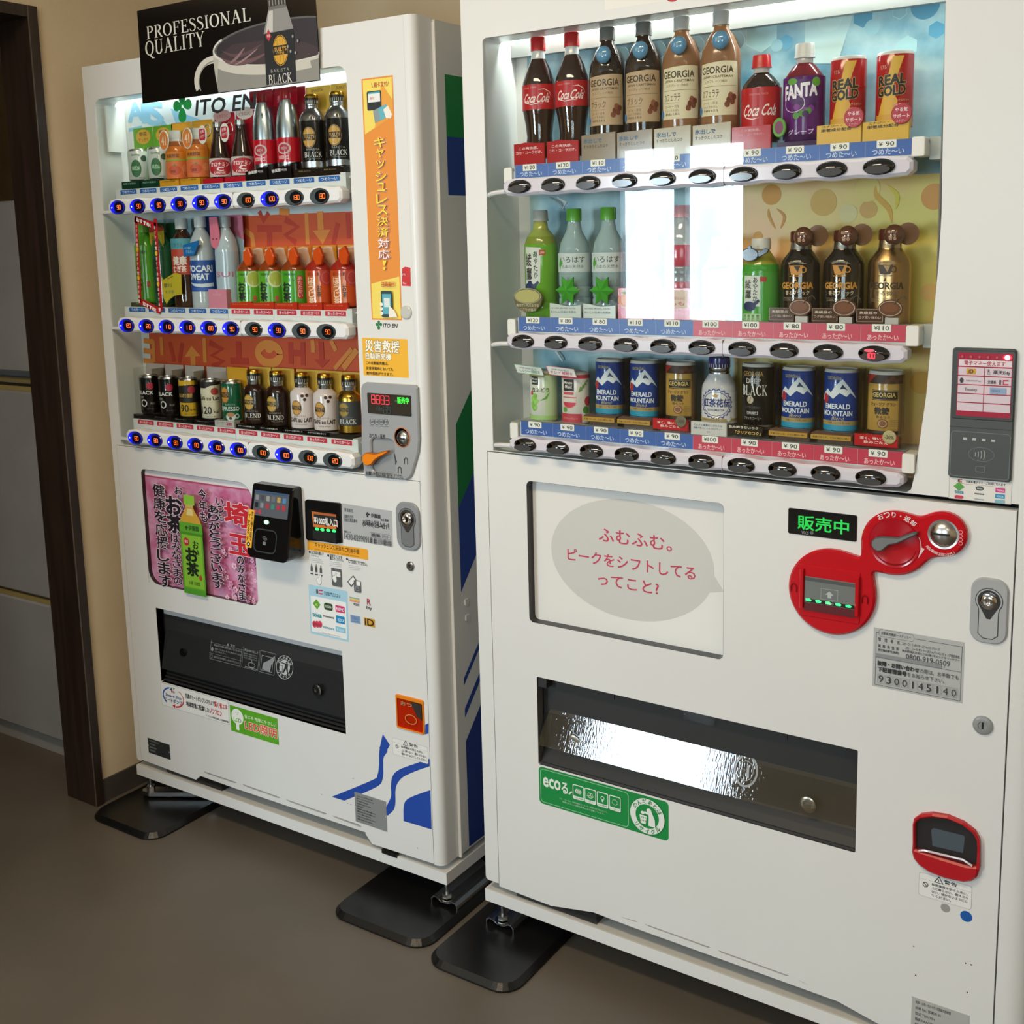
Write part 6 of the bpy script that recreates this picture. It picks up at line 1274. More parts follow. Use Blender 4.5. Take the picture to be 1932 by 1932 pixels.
g = G(); hq = [((x-cl[0][0])*.985+cl[0][0]+.001, z) for x, z in hole]; g.prism(hq, -.0085, -.0070, M_CLEAR); g.tube([((0.8568, 0.4365)[0], -.009, (0.8568, 0.4365)[1]), ((0.8647, 0.4404)[0], -.010, (0.8647, 0.4404)[1]), ((0.9232, 0.4422)[0], -.010, (0.9232, 0.4422)[1]), ((0.9369, 0.4355)[0], -.009, (0.9369, 0.4355)[1])], .0018, 'd8ccd2:h'); g.obj('return_flap', cr)
warning(B, [(0.8564, 0.3559), (0.937, 0.3569), (0.9364, 0.3966), (0.8565, 0.3963)], True, ['転倒事故を防ぐために、', '上に乗らない、開きぶら', 'ない、傾けないようにし', 'てください。'])
for c, r, m, nm in (((0.8983, 0.3471), .0072, '9b9c96', 'grey_dot'), ((0.9298, 0.3433), .0090, '0f58a8', 'blue_dot')):
    p = P(plane(0)); p.ell((c[0]-r, c[1]-r), (c[0]+r, c[1]+r), m, 30); p.obj(nm, B)
p = P(plane(0), start=1)
for c in ((0.8521, 0.2645), (0.9318, 0.2638), (0.9401, 0.2639), (0.8566, 0.2147), (0.9362, 0.2146)): p.ell((c[0]-.0013, c[1]-.0013), (c[0]+.0013, c[1]+.0013), '2e2c2a', 8)
p.obj('screw_hole', B)
nameplate(B, [((0.8517, 0.1341)[0], .045+.0), ((0.941, 0.1481)[0], .045), ((0.9413, 0.1773)[0], ((0.8533, 0.175)[1]+(0.9413, 0.1773)[1])/2), ((0.8533, 0.175)[0], ((0.8533, 0.175)[1]+(0.9413, 0.1773)[1])/2)], 'b4b5b2:s', '4a4c4a', ['自動販売機の補償について', 'ニュー・ジャパンベンディング株式会社', '型式 VCM 120V', '設備番号', '9300145140', '製造番号', 'LOT 2018'], 'rating_plate', False) if False else None
xa, xb = (0.8519, 0.1745)[0], (0.9413, 0.1773)[0]; zt = ((0.8533, 0.175)[1]+(0.9413, 0.1773)[1])/2
nameplate(B, [(xa, .118), (xb, .118), (xb, zt), (xa, zt)], 'b4b5b2:s', '4a4c4a', ['故障・お問い合わせ先 定期販売機補償', '台帳 No. 営業所 01', '型式 T20N30H', '製造 NAAC02WVL8', '9300145140'], 'service_plate', False)
# logo sticker on the header: only its lower edge reaches into the picture
p = P(plane(0)); p.rect((.30, 1.7830), (.62, 1.8330), 'ebe9e2'); c = (0.4258, 1.792); p.ell((c[0]-.0150, (0.4258, 1.78)[1]), (c[0]+.0150, (0.4258, 1.78)[1]+.026), 'b8202c', 40); p.obj('header_sticker', B)

# ================================================================== the sample drinks (each one a thing of its own)
SHA = (1.5220, 1.2510, .9800); SHB = (1.5105, 1.2335, 1.0400)
CUR = [1.0, 0.0]
def drink(mach, row, u, y, name, label, cat, group):
    CUR[0], CUR[1] = (1.15, .0185) if mach is A else (1.08, .0085 if u < .45 else .0065)
    z = (SHA if mach is A else SHB)[row]
    loc = Matrix.Translation(mach.location) @ Matrix.Rotation(mach.rotation_euler.z, 4, 'Z') @ Vector((u, y, z+.0002))
    r = empty(name, loc, mach.rotation_euler.z); tag(r, label, cat, group)
    DRINKS.append((r, mach is A, row)); return r
DRINKS = []
SQ = .80
def mm(prof): return [tuple([p[0]/1000, p[1]/1000]+list(p[2:])) for p in prof]
def vessel(root, prof, m, name='body', sq=SQ, seg=28, cx=0, cy=0):
    return G().lathe(mm(prof), m, (cx/1000, cy/1000, 0), sq=sq, seg=seg).obj(name, root)
def cyl(r, sq=SQ, lift=.15):
    """print surface wrapped round a vessel of radius r (mm, or a function of height)"""
    ka, kb = CUR
    def fn(s, z, k):
        s = s*ka+kb
        R = (r(z*1000) if callable(r) else r)/1000+lift/1000+k; a = s/R if abs(s/R) < 2.6 else math.copysign(2.6, s)
        return (R*math.sin(a), -R*SQ*math.cos(a), z)
    return P(fn, step=.0035, scale=.001, start=1, eps=.00003)
def flat(y): return P(lambda x, z, k: (x, y/1000-k, z), scale=.001, start=1)
def box(root, x0, x1, y0, y1, z0, z1, m, name, ch=.6, r=1.0):
    g = G(); g.prism([(a/1000, b/1000) for a, b in rrpts((x0, z0), (x1, z1), r, 2)], y0/1000, y1/1000, m, ch=ch/1000); return g.obj(name, root)
def card(root, x0, x1, z0, z1, y, m, r=2, name='backing_card'):
    g = G(); g.prism([(a/1000, b/1000) for a, b in rrpts((x0, z0), (x1, z1), r, 3)], y/1000, (y+.8)/1000, m); return g.obj(name, root)
def shrink(v, k=.85): return v*k

def blk_ridges(p, r, z0, z1, m='c8c2b4', n=11, span=1.25, dz=0):
    for i in range(n): s = r*(-span+2*span*i/(n-1)); p.rect((s-r*.035, z0), (s+r*.035, z1-(i % 3)*dz), m)

def can(root, b, h, r, col, rim='c9ccd0:m'):
    g = G(); g.lathe(mm([(b, r-4, rim), (b+2.5, r-1.5, rim), (b+4, r, col), (b+h-5, r, rim), (b+h-3, r-1.2, rim), (b+h-.8, r-1.6, rim), (b+h, r-2.4, rim), (b+h-1.6, r-3.2, rim), (b+h-1.6, 0)]), col, sq=SQ, seg=28, caps=False)
    return g.obj('body', root)

def alu_bottle(root, b, h, r, body, shoulder, neck='b9bcc0:m', capm='b98c34:m', capband='15120e:s', neck_r=15, sh=.16, foot=None, ck=.18, nk=.09):
    H = h; zc = b+H
    k0 = 1-ck; k1 = k0-nk; k2 = k1-sh      # cap, neck and shoulder heights as shares of the whole
    prof = [(b, r-2.5, foot or body), (b+1.5, r, foot or body), (b+H*.08, r, body), (b+H*k2, r, shoulder), (b+H*(k2+sh*.35), r*.95, shoulder), (b+H*(k2+sh*.75), r*.72, shoulder), (b+H*k1, neck_r*.93, neck), (b+H*(k1+nk*.4), neck_r*.97, neck), (b+H*(k1+nk*.5), neck_r*.90, neck), (b+H*(k1+nk*.7), neck_r*.97, neck), (b+H*k0, neck_r*.95, neck)]
    vessel(root, prof+[(b+H*(k0+.01), 0)], body)
    z0 = b+H*k0
    c = vessel(root, [(z0, neck_r, capband), (z0+H*ck*.62, neck_r, capm), (z0+H*ck*.9, neck_r*.98, capm), (zc, neck_r*.86, capm), (zc, 0)], capm, 'cap')
    p = cyl(neck_r); blk_ridges(p, neck_r, z0+.6, z0+H*ck*.36); p.obj('cap_ridges', c)
    return c

# ---------------------------------------------------------------- A, top shelf
g1 = 'sample drinks on the top shelf of the left machine'
for i, side in ((0, 'leftmost, first of two'), (1, 'second of two')):
    r = drink(A, 0, UA[i]+.002, .046, 'drink_can', 'small silver-white can with green emblem before green card, %s' % side, 'drink', g1); b = 41
    can(r, b, 74, 25.5, 'c3ccc6:g'); card(r, -34, 34, 24, 166, 20, '69a832:s'); p = flat(20)
    p.ell((-24, 128), (26, 162), 'd8a83a'); p.text('野菜', (-12, 147), (14, 156), '7a5a14', .03); p.text('すっきり', (-16, 134), (18, 142), '8a6a20', .02); p.obj('card_print', r)
    p = cyl(25.5); p.ell((-16, 50), (8, 90), '2c6a3c'); p.text('NUDA', (-13, 66), (5, 75), 'a8d0a8', .05); p.ell((8, 86), (24, 100), '3a5a48'); p.text('Sparkling', (-14, 98), (6, 104), '5a7a6a', .02); p.text('ITO EN', (2, 46), (16, 50), '4a7a5a', .02); p.obj('label', r)
    box(r, -32, 30, -26, -4, 0, 41, '143c2c:g', 'stand'); p = flat(-26); p.text('無糖の炭酸水', (-26, 27), (20, 35), '7aa08c', .02); p.obj('stand_print', r)
for i, side in ((2, 'left'), (3, 'right')):
    r = drink(A, 0, UA[i]-.004, .046, 'drink_can', 'orange carrot juice bottle behind clear film on yellow card, %s of the two' % side, 'drink', g1); b = 40
    vessel(r, [(b, 24), (b+1, 26.5), (b+60, 26.5, 'c06a24:g'), (b+72, 24, '8a4a20:g'), (b+84, 16, 'a8a8a4:s'), (b+92, 15, 'b8b8b2:s'), (b+108, 15), (b+108, 0)], 'dc7a34:g'); card(r, -33, 34, 20, 168, 20, 'dca83c:s')
    p = cyl(26.5); p.rect((-60, b+44), (60, b+59), 'd07a18'); p.rect((-60, b+40), (60, b+44), '8ca83c'); p.rect((-60, b+2), (60, b+39), 'd8703c'); p.ell((-18, b+8), (10, b+30), 'c8502c'); p.poly([(-8, b+26), (-3, b+34), (0, b+30)], '5a8a2c'); p.text('野菜', (-12, b+13), (-2, b+19), '5a2a10', .03); p.text('充実野菜', (-24, b+47), (8, b+55), '6a3408', .03); p.ell((12, b+14), (30, b+32), 'e08a58'); p.ring((14, b+2), (40, b+24), 1.2, 'e89a6a'); p.obj('label', r)
    g = G(); g.prism([(x/1000, z/1000) for x, z in ellpts(-14 if i == 2 else -6, b+86, 16, 23, 26)], -.021, -.019, 'd8d2c4:s', ch=.0004); t = g.obj('round_tag', r); p = flat(-21); cx = -14 if i == 2 else -6
    p.ell((cx-14, b+66), (cx+14, b+106), 'e0803c'); p.text('41', (cx-7, b+76), (cx+7, b+96), 'f0e0c0', .02); p.obj('tag_print', t)
    box(r, -33, 31, -25, -6, 0, 38, 'd0982a:g', 'stand'); p = flat(-25); p.text('1日分の野菜', (-27, 27), (20, 35), '7a4a10', .02); p.obj('stand_print', r)
for i, side in ((4, 'left'), (5, 'right')):
    r = drink(A, 0, UA[i]-.004, .048, 'drink_bottle', 'small dark brown vitamin drink bottle with pull-ring cap, %s of the two' % side, 'drink', g1); b = 36
    vessel(r, [(b, 22), (b+1.5, 25.5), (b+42, 25.5), (b+52, 24), (b+88, 14.5), (b+106, 12.5), (b+110, 13.5, 'a9a49c:m'), (b+121, 13, 'a9a49c:m'), (b+122, 0)], '2a1712:h')
    p = cyl(25.6); p.rect((-70, b+2), (70, b+42), 'c8bcb8'); p.ell((-30, b+5), (30, b+39), 'b01a28'); p.text('オロナミン', (-22, b+24), (20, b+33), 'f0dcdc', .03); p.text('C', (-7, b+14), (7, b+23), 'f0dcdc', .05); p.text('DRINK', (-14, b+8), (12, b+13), 'e8c8c8', .03); p.obj('label', r)
    card(r, -31, 33, 26, 178, 20, 'b8162a:s'); p = flat(20); p.ell((-34 if i == 4 else -30, 160), (22, 186), 'c99a96' if i == 4 else 'd8c8bc'); p.text('ビタミンC', (-22, 168), (12, 176), 'b84050', .02); p.obj('card_print', r)
    g = G(); g.tube([(-.012+.010*math.cos(a), -.0195, (b+102)/1000+.013*math.sin(a)) for a in [2*PI*k/14 for k in range(15)]], .0014, 'b8b8b4:m', 6); g.obj('pull_ring', r)
    g = G(); cx = -26; g.prism([(x/1000, z/1000) for x, z in ellpts(cx, b+94, 13.5, 20, 26)], -.023, -.021, 'e0dcd6:s', ch=.0004); t = g.obj('round_tag', r); p = flat(-23)
    p.rr((cx-10, b+82), (cx+10, b+107), 5, 'b41c2c'); p.text('元気', (cx-7, b+96), (cx+6, b+103), 'f0d8d8', .03, slope=.2); p.text('ハツラツ', (cx-8, b+86), (cx+8, b+92), 'f0d8d8', .03, slope=.2); p.obj('tag_print', t)
    box(r, -32, 31, -24, -8, 0, 35, 'b0182a:g', 'stand')
for i, side in ((6, 'left'), (7, 'right')):
    r = drink(A, 0, UA[i]-.002, .048, 'drink_bottle', 'tall silver and red aluminium bottle with black wedge base, %s of the two' % side, 'drink', g1); b = 40
    vessel(r, [(b, 25), (b+2, 28), (b+68, 28, 'aeb6bc:m'), (b+90, 27.5, 'a8b4ba:m'), (b+122, 23, 'a8b4ba:m'), (b+146, 15, 'a0141f:g'), (b+150, 15.5, 'a0141f:g'), (b+165, 15), (b+166, 0)], 'b0b6ba:m')
    p = cyl(28); p.rect((-80, b+18), (80, b+68), 'ba1526:g'); p.ell((-26, b+34), (4, b+58), 'c8b0b0'); p.ell((-22, b+37), (0, b+55), 'a8202e'); p.text('RICH', (-17, b+44), (-5, b+49), 'e0c0c0', .02); p.text('ESSENCE', (-24, b+24), (0, b+31), 'e8c8c8', .03); p.poly([(-80, b-1), (-80, b+4), (-26, b+7), (6, b+16), (30, b+20), (80, b+20), (80, b-1)], '121010:g'); p.obj('label', r)
    card(r, -35, 36, 20, 214, 20, '8a1020:s'); card(r, -34, 34, 176, 212, -4, '9c1224:g', name='header_card'); p = flat(-4); p.text('売上No.1', (-22, 182), (16, 196), 'd87888', .02, slope=.15); p.obj('header_print', r)
    g = G(); g.prism([(-.034, 0), (.030, 0), (.030, .050), (-.034, .038)], -.030, -.0235, '151212:h', ch=.0006); s_ = g.obj('stand', r); p = flat(-30); p.text('強炭酸', (-24, 27), (2, 38), 'e0dcdc', .03, slope=.15); p.text('爽快', (4, 31), (20, 40), 'a8a4a4', .02); p.obj('stand_print', s_)
for i, side in ((8, 'left'), (9, 'rightmost, second')):
    r = drink(A, 0, UA[i]-.0005, .047, 'drink_bottle', 'black coffee aluminium bottle with grey shoulder and gold cap, %s of the two' % side, 'drink', g1); b = 41
    alu_bottle(r, b, 150, 30, '191717:g', '86868a:m', capm='b98c34:m', neck_r=16, sh=.17, ck=.13, nk=.06, foot='a9abae:m')
    p = cyl(30); p.rect((-80, b+2), (80, b+14), 'b4b6ba:m'); oval(p, -8, b+62, 13, 20, base='c8983a:s'); p.text('BARISTA', (-14, b+36), (12, b+40), 'a8a4a0', 0, sp=1.2); p.text('BLACK', (-19, b+22), (17, b+33), 'e0ddd8', serifs=True); p.line([(-18, b+19), (14, b+19)], .6, '8a8680'); p.ell((18, b+12), (24, b+17), '3a241a'); p.obj('label', r)
    p = cyl(lambda z: 30-(z-(b+89))*.18 if z > b+89 else 30, lift=1.2); p.ell((-4, b+97), (4, b+105), '2a1c16'); p.obj('bean_mark', r)
    card(r, -34, 35, 20, 210, 21, 'caa23c:s'); p = flat(21); p.text('BARISTA', (-18, 199), (14, 205), '7a5a18', .02); p.vtext('深煎り', (-32, 160), (-26, 196), '7a5a18', .02); p.obj('card_print', r)
    box(r, -35, 34, -27, -8, 0, 40, '241c16:g', 'stand'); p = flat(-27); p.text('無糖 BLACK', (-20, 28), (14, 34), '7a6a3a', .01); p.obj('stand_print', r)

# ---------------------------------------------------------------- A, middle shelf
g2 = 'sample drinks on the middle shelf of the left machine'
def pet(root, b, h, r, m, capm, neck=14, ribs=(), shoulder=.22, name='body', wavy=0.0, liquid=None, capr=None):
    prof = [(b, r-5), (b+2, r-1), (b+5, r)]
    zt = b+h*(1-.12-shoulder)
    n = 10
    for k in range(1, n): z = b+5+(zt-b-5)*k/n; prof.append((z, r-(wavy if k % 2 else 0)))
    prof += [(zt, r), (b+h*(1-.12-shoulder*.55), r*.88), (b+h*(1-.12-shoulder*.2), r*.58), (b+h*.87, neck*.9), (b+h*.885, neck*.9), (b+h*.89, 0)]
    vessel(root, prof, m, name); capr = capr or neck+1.5
    return vessel(root, [(b+h*.885, capr), (b+h*.985, capr), (b+h, capr-1.5), (b+h, 0)], capm, 'cap')
r = drink(A, 1, .1205, .046, 'drink_bottle', 'bright green tea bottle at the far left inside the red recommendation frame', 'drink', g2); b = 26
pet(r, b, 190, 27.5, '4f9c28:g', '6fb83a:s', wavy=.7); p = cyl(27.5); p.rect((-80, b+6), (80, b+138), '56a428:g'); p.vtext('お茶', (-26, b+30), (-10, b+96), '14300c', .04); p.text('伊右衛門', (-20, b+118), (6, b+126), '2a5a18', .03); p.rr((2, b+40), (9, b+54), 2, 'b03020'); p.obj('label', r)
card(r, -22, 30, 20, 212, 20, '9aa830:s'); box(r, -34, 26, -26, -10, 0, 30, '4c4c34:g', 'stand'); p = flat(-26); p.text('旨み', (-14, 22), (10, 28), '9a9a6a', .01); p.obj('stand_print', r)
r = drink(A, 1, .1805, .046, 'drink_bottle', 'dark green tea bottle with red and yellow collar, second from the left', 'drink', g2); b = 24
pet(r, b, 190, 27.5, '1c5a34:g', '2c6a3a:s', wavy=.7); p = cyl(27.5); p.rect((-80, b+6), (80, b+134), '1e5c3a:g'); p.vtext('濃い茶', (-24, b+20), (-10, b+110), '0c2c18', .03); p.obj('label', r)
card(r, -28, 32, 20, 214, 20, '2a6a44:s'); g = G(); g.prism([(x/1000, z/1000) for x, z in rrpts((-24, b+136), (26, b+186), 12, 4)], -.014, -.012, 'a89c28:s', ch=.0005); t = g.obj('collar_card', r)
p = flat(-14); p.poly([(-24, b+168), (26, b+172), (26, b+180), (14, b+186), (-12, b+186), (-24, b+178)], 'a83a28'); p.ring((-10, b+140), (18, b+166), 2, 'd0b840'); p.text('濃', (-18, b+146), (-4, b+160), '7a6a18', .05); p.obj('collar_print', t)
box(r, -32, 30, -24, -8, 0, 27, '5a5a40:g', 'stand')
r = drink(A, 1, .2560, .044, 'drink_bottle', 'brown barley tea bottle with red label and yellow tag', 'drink', g2); b = 17
pet(r, b, 205, 30, '3a2216:h', 'c8ccca:s', neck=15, shoulder=.20); p = cyl(30); p.rect((-80, b+78), (80, b+136), 'b8402a'); p.rect((-80, b+136), (80, b+160), '4f9aa8'); p.text('健康', (-24, b+100), (10, b+120), 'e8dcd0', .04); p.text('ミネラル', (-26, b+140), (4, b+150), '2a6a80', .02); p.text('むぎ茶', (-24, b+84), (8, b+98), 'e8dcd0', .04); p.obj('label', r)
g = G(); g.prism([(x/1000, z/1000) for x, z in [(-38, 40), (-30, 28), (-20, 38), (0, 48), (24, 50), (26, 96), (6, 100), (-36, 84), (-42, 92), (-42, 70)]], -.034, -.032, 'c2b232:s', ch=.0004); t = g.obj('yellow_tag', r); p = flat(-34); p.text('健康ミネラル', (-34, 66), (-6, 76), '3a4a4a', .03); p.text('むぎ茶', (-30, 52), (0, 60), '7a8a5a', .02); p.line([(-20, 86), (0, 92)], 2, '8a5a30'); p.obj('tag_print', t)
r = drink(A, 1, .3185, .044, 'drink_bottle', 'pale ion drink bottle with blue label beside the brown bottle', 'drink', g2); b = 17
pet(r, b, 208, 31, 'b3bcc2:g', 'd8dadc:s', neck=13.5, shoulder=.26); p = cyl(31); p.rect((-80, b+40), (80, b+110), '1c4c9c'); p.text('POCARI', (-36, b+84), (26, b+98), 'e4ecf4', .04); p.text('SWEAT', (-34, b+66), (16, b+80), 'e4ecf4', .04); p.raw(*ribbon([(-34, b+60), (-20, b+55), (0, b+53), (28, b+55)], [1, 6, 8, 8]), 'd0dce4'); p.rect((-26, b+42), (26, b+48), '2c5cac'); p.obj('label', r)
card(r, -26, 37, 16, 226, 20, '2272b4:s'); g = G(); g.prism([(x/1000, z/1000) for x, z in [(-24, 136), (10, 138), (24, 160), (30, 172), (-24, 162)]], -.033, -.031, '1c6cb0:s', ch=.0004); t = g.obj('blue_tag', r); p = flat(-33); p.text('イオン補給で', (-20, 152), (4, 158), '8ac0e0', .02); p.text('うるおい', (-16, 143), (10, 150), '8ac0e0', .02); p.obj('tag_print', t)
r = drink(A, 1, .3970, .046, 'drink_bottle', 'clear flavoured water bottle against a pink card with a pink block', 'drink', g2); b = 17
pet(r, b, 206, 29, 'b4c2cc:h', 'a8b4b8:g', neck=13, shoulder=.24); p = cyl(29); p.rect((-80, b+24), (80, b+128), 'a9bac6:g'); p.text('SUI', (-28, b+72), (14, b+84), 'b06a80', .02); p.obj('label', r)
card(r, -26, 34, 20, 226, 21, 'd07a92:s'); p = flat(21); p.poly([(-26, 20), (34, 20), (34, 170), (-26, 196)], '9cb8ca'); p.obj('card_print', r)
g = G(); g.prism([(x/1000, z/1000) for x, z in [(-26, 222), (-26, 172)]+ellpts(-12, 168, 14, 16, 10, PI, 2*PI)+[(4, 180), (-2, 222)]], -.022, -.019, 'd8788e:s', ch=.0004); t = g.obj('pink_tag', r); p = flat(-22); p.rect((-20, 172), (-14, 175), '7a2a3a'); p.rect((-8, 172), (-3, 175), '7a2a3a'); p.obj('tag_print', t)
box(r, -36, 22, -29, -10, 0, 62, 'd4869a:s', 'stand'); p = flat(-29); p.text('天然水', (-22, 42), (6, 50), 'e0a0b0', .02); p.obj('stand_print', r)
# red recommendation frame round the first two bottles
fm = drink(A, 1, .149, .018, 'recommendation_frame', 'red cardboard frame with white lettering around the two green tea bottles', 'frame', None)
RC = 'c8202a:s'; q = [(-.0505, -.016), (.0310, -.016), (.0310, .213), (-.0505, .213)]
def bar(a_, b_, w): 
    vs, fs = ribbon([a_, b_], w); q = ccw([vs[0], vs[1], vs[3], vs[2]]); g = G(); g.prism(q, -.012, -.0105, RC, ch=.0002); return g.obj('frame_bar', fm)
f0, f1, f2, f3 = (-.0480, .012), (.0290, -.002), (.0320, .216), (-.0500, .218)
f0, f1, f2, f3 = [(sheet_AE_008(a, b_)[0]-.149, sheet_AE_008(a, b_)[1]-SHA[1]) for a, b_ in ((225,1500), (572,1640), (470,110), (155,90))]
bar(f0, f3, .0095); bar(f1, f2, .0095)
bar(((0.1401, 1.483)[0]-.149, (0.1447, 1.476)[1]-SHA[1]), ((0.2142, 1.457)[0]-.149, (0.2142, 1.457)[1]-SHA[1]), .015); bar(((0.1369, 1.286)[0]-.149, (0.1369, 1.286)[1]-SHA[1]), ((0.2077, 1.262)[0]-.149, (0.2077, 1.262)[1]-SHA[1]), .014)
p = P(lambda u, z, k: (u, -.012-k, z), start=4)
def vbar(a_, b_):
    n = 17
    for i in range(n):
        t = (i+.7)/n; x = b_[0]+(a_[0]-b_[0])*t; z = b_[1]+(a_[1]-b_[1])*t-.012*(1-t); 
        if i % 6 == 5: p.ell((x-.004, z-.006), (x+.0045, z+.006), 'f0b838')
        else: p.text('おすすめ!'[i % 6 if i % 6 < 5 else 0], (x-.0025, z-.0038), (x+.0025, z+.0035), 'f0d0c8', .05)
vbar(f0, f3); vbar(f1, f2)
a_ = (0.1524, 1.469); b_ = (0.1995, 1.465); c_ = (0.1768, 1.469)
x0 = a_[0]-.149; x1 = b_[0]-.149; z0 = (0.1549, 1.473)[1]-SHA[1]-.003; sl = ((0.199, 1.46)[1]-(0.1552, 1.475)[1])/(x1-x0)
p.text('おすすめ!', (x0, z0), (x1, z0+.009), 'f6ece4', .06, slope=sl)
z0 = (0.1546, 1.281)[1]-SHA[1]-.0045; x0 = (0.1536, 1.282)[0]-.149; x1 = (0.1976, 1.266)[0]-.149; sl = ((0.1976, 1.266)[1]-(0.1536, 1.282)[1])/(x1-x0)
p.text('おすすめ!', (x0, z0), (x1, z0+.009), 'f6ece4', .06, slope=sl); p.obj('frame_lettering', fm)
# three green tea and two roasted tea bottles, each on an orange card
def tea(i, u, lab, kind):
    r = drink(A, 1, u, .046, 'drink_bottle', lab, 'drink', g2); b = 32
    body = '4c9a26:g' if kind < 2 else 'c8481c:g'; liq = '8a3c18:g' if kind < 2 else 'a0281c:g'
    vessel(r, [(b-6, 27), (b-4, 31), (b+70, 31, liq), (b+80, 27, liq), (b+92, 13.5, liq), (b+96, 12.5, 'd8c8bc:s'), (b+108, 12.5), (b+108, 0)], body)
    vessel(r, [(b+95, 12.0), (b+116, 11.5), (b+117, 0)], 'd9cfc8:s', 'cap')
    p = cyl(31); 
    if kind < 2:
        p.rect((-80, b-2), (80, b+70), '5aa428:g' if kind == 0 else '48a028:g'); p.text('お〜', (-10, b+46), (2, b+55), '16240c', .02); p.vtext('お茶', (-27, b+4), (-8, b+46), '101c08', .06); p.text('伊藤園 緑茶', (-22, b+60), (4, b+65), '2a5a18', .02)
        if kind == 0: p.ell((-6, b+34), (28, b+70), 'c8d0a0'); p.ell((-2, b+38), (26, b+68), 'a8b040'); p.rr((8, b+4), (16, b+16), 3, 'b85038')
        else: p.rr((6, b+10), (20, b+60), 6, 'b83a2c'); p.vtext('あたたかい', (8, b+13), (18, b+58), 'e8c0b4', .02)
    else:
        p.rect((-80, b-2), (80, b+70), 'cc4e20:g'); p.rect((-28, b-2), (4, b+58), 'd0703a:g'); p.vtext('ほうじ茶', (-24, b-1), (-10, b+56), 'f0d4b8', .03); p.vtext('お茶', (-4, b+14), (4, b+40), '3a2a20', .03); p.ell((2, b+38), (32, b+72), 'b83c34'); p.ring((6, b+42), (28, b+68), 2, 'c86058'); p.text('ほうじ 一番', (-24, b+60), (2, b+66), '5a3a30', .02)
    p.obj('label', r); c0 = 'dc7a2a:s' if kind < 2 else 'dc9434:s'
    card(r, -34, 34, 22, 154, 21, c0); p = flat(21); p.poly([(-12, 118), (-8, 148), (8, 152), (22, 150), (30, 120), (34, 90), (34, 40), (22, 90), (16, 110)], 'e6c0a8'); p.obj('card_print', r)
    g = G(); q = [(6, b+112), (22, b+120), (32, b+100), (26, b+82), (12, b+80), (4, b+96)]; g.prism(ccw([(x/1000, z/1000) for x, z in q]), -.022, -.014, 'd8501c:g', ch=.002); g.obj('orange_cap_mark', r)
    g = G(); g.prism([(-.034, 0), (.033, 0), (.033, .036), (-.034, .030)], -.031, -.0255, 'c23420:g', ch=.0006); s_ = g.obj('stand', r); p = flat(-31); p.text('あたたかいお茶', (-26, 21), (20, 27), 'd87858', .01); p.obj('stand_print', s_)
tea(5, .4650, 'first green tea bottle on an orange card, beside the pink card', 0); tea(6, .5320, 'second green tea bottle on an orange card, pale leaf disc like its left neighbour', 0)
tea(7, .6010, 'green tea bottle on an orange card with a tall red seal', 1); tea(8, .6720, 'left one of the two orange roasted tea bottles', 2); tea(9, .7430, 'right one of the two orange roasted tea bottles at the shelf end', 2)

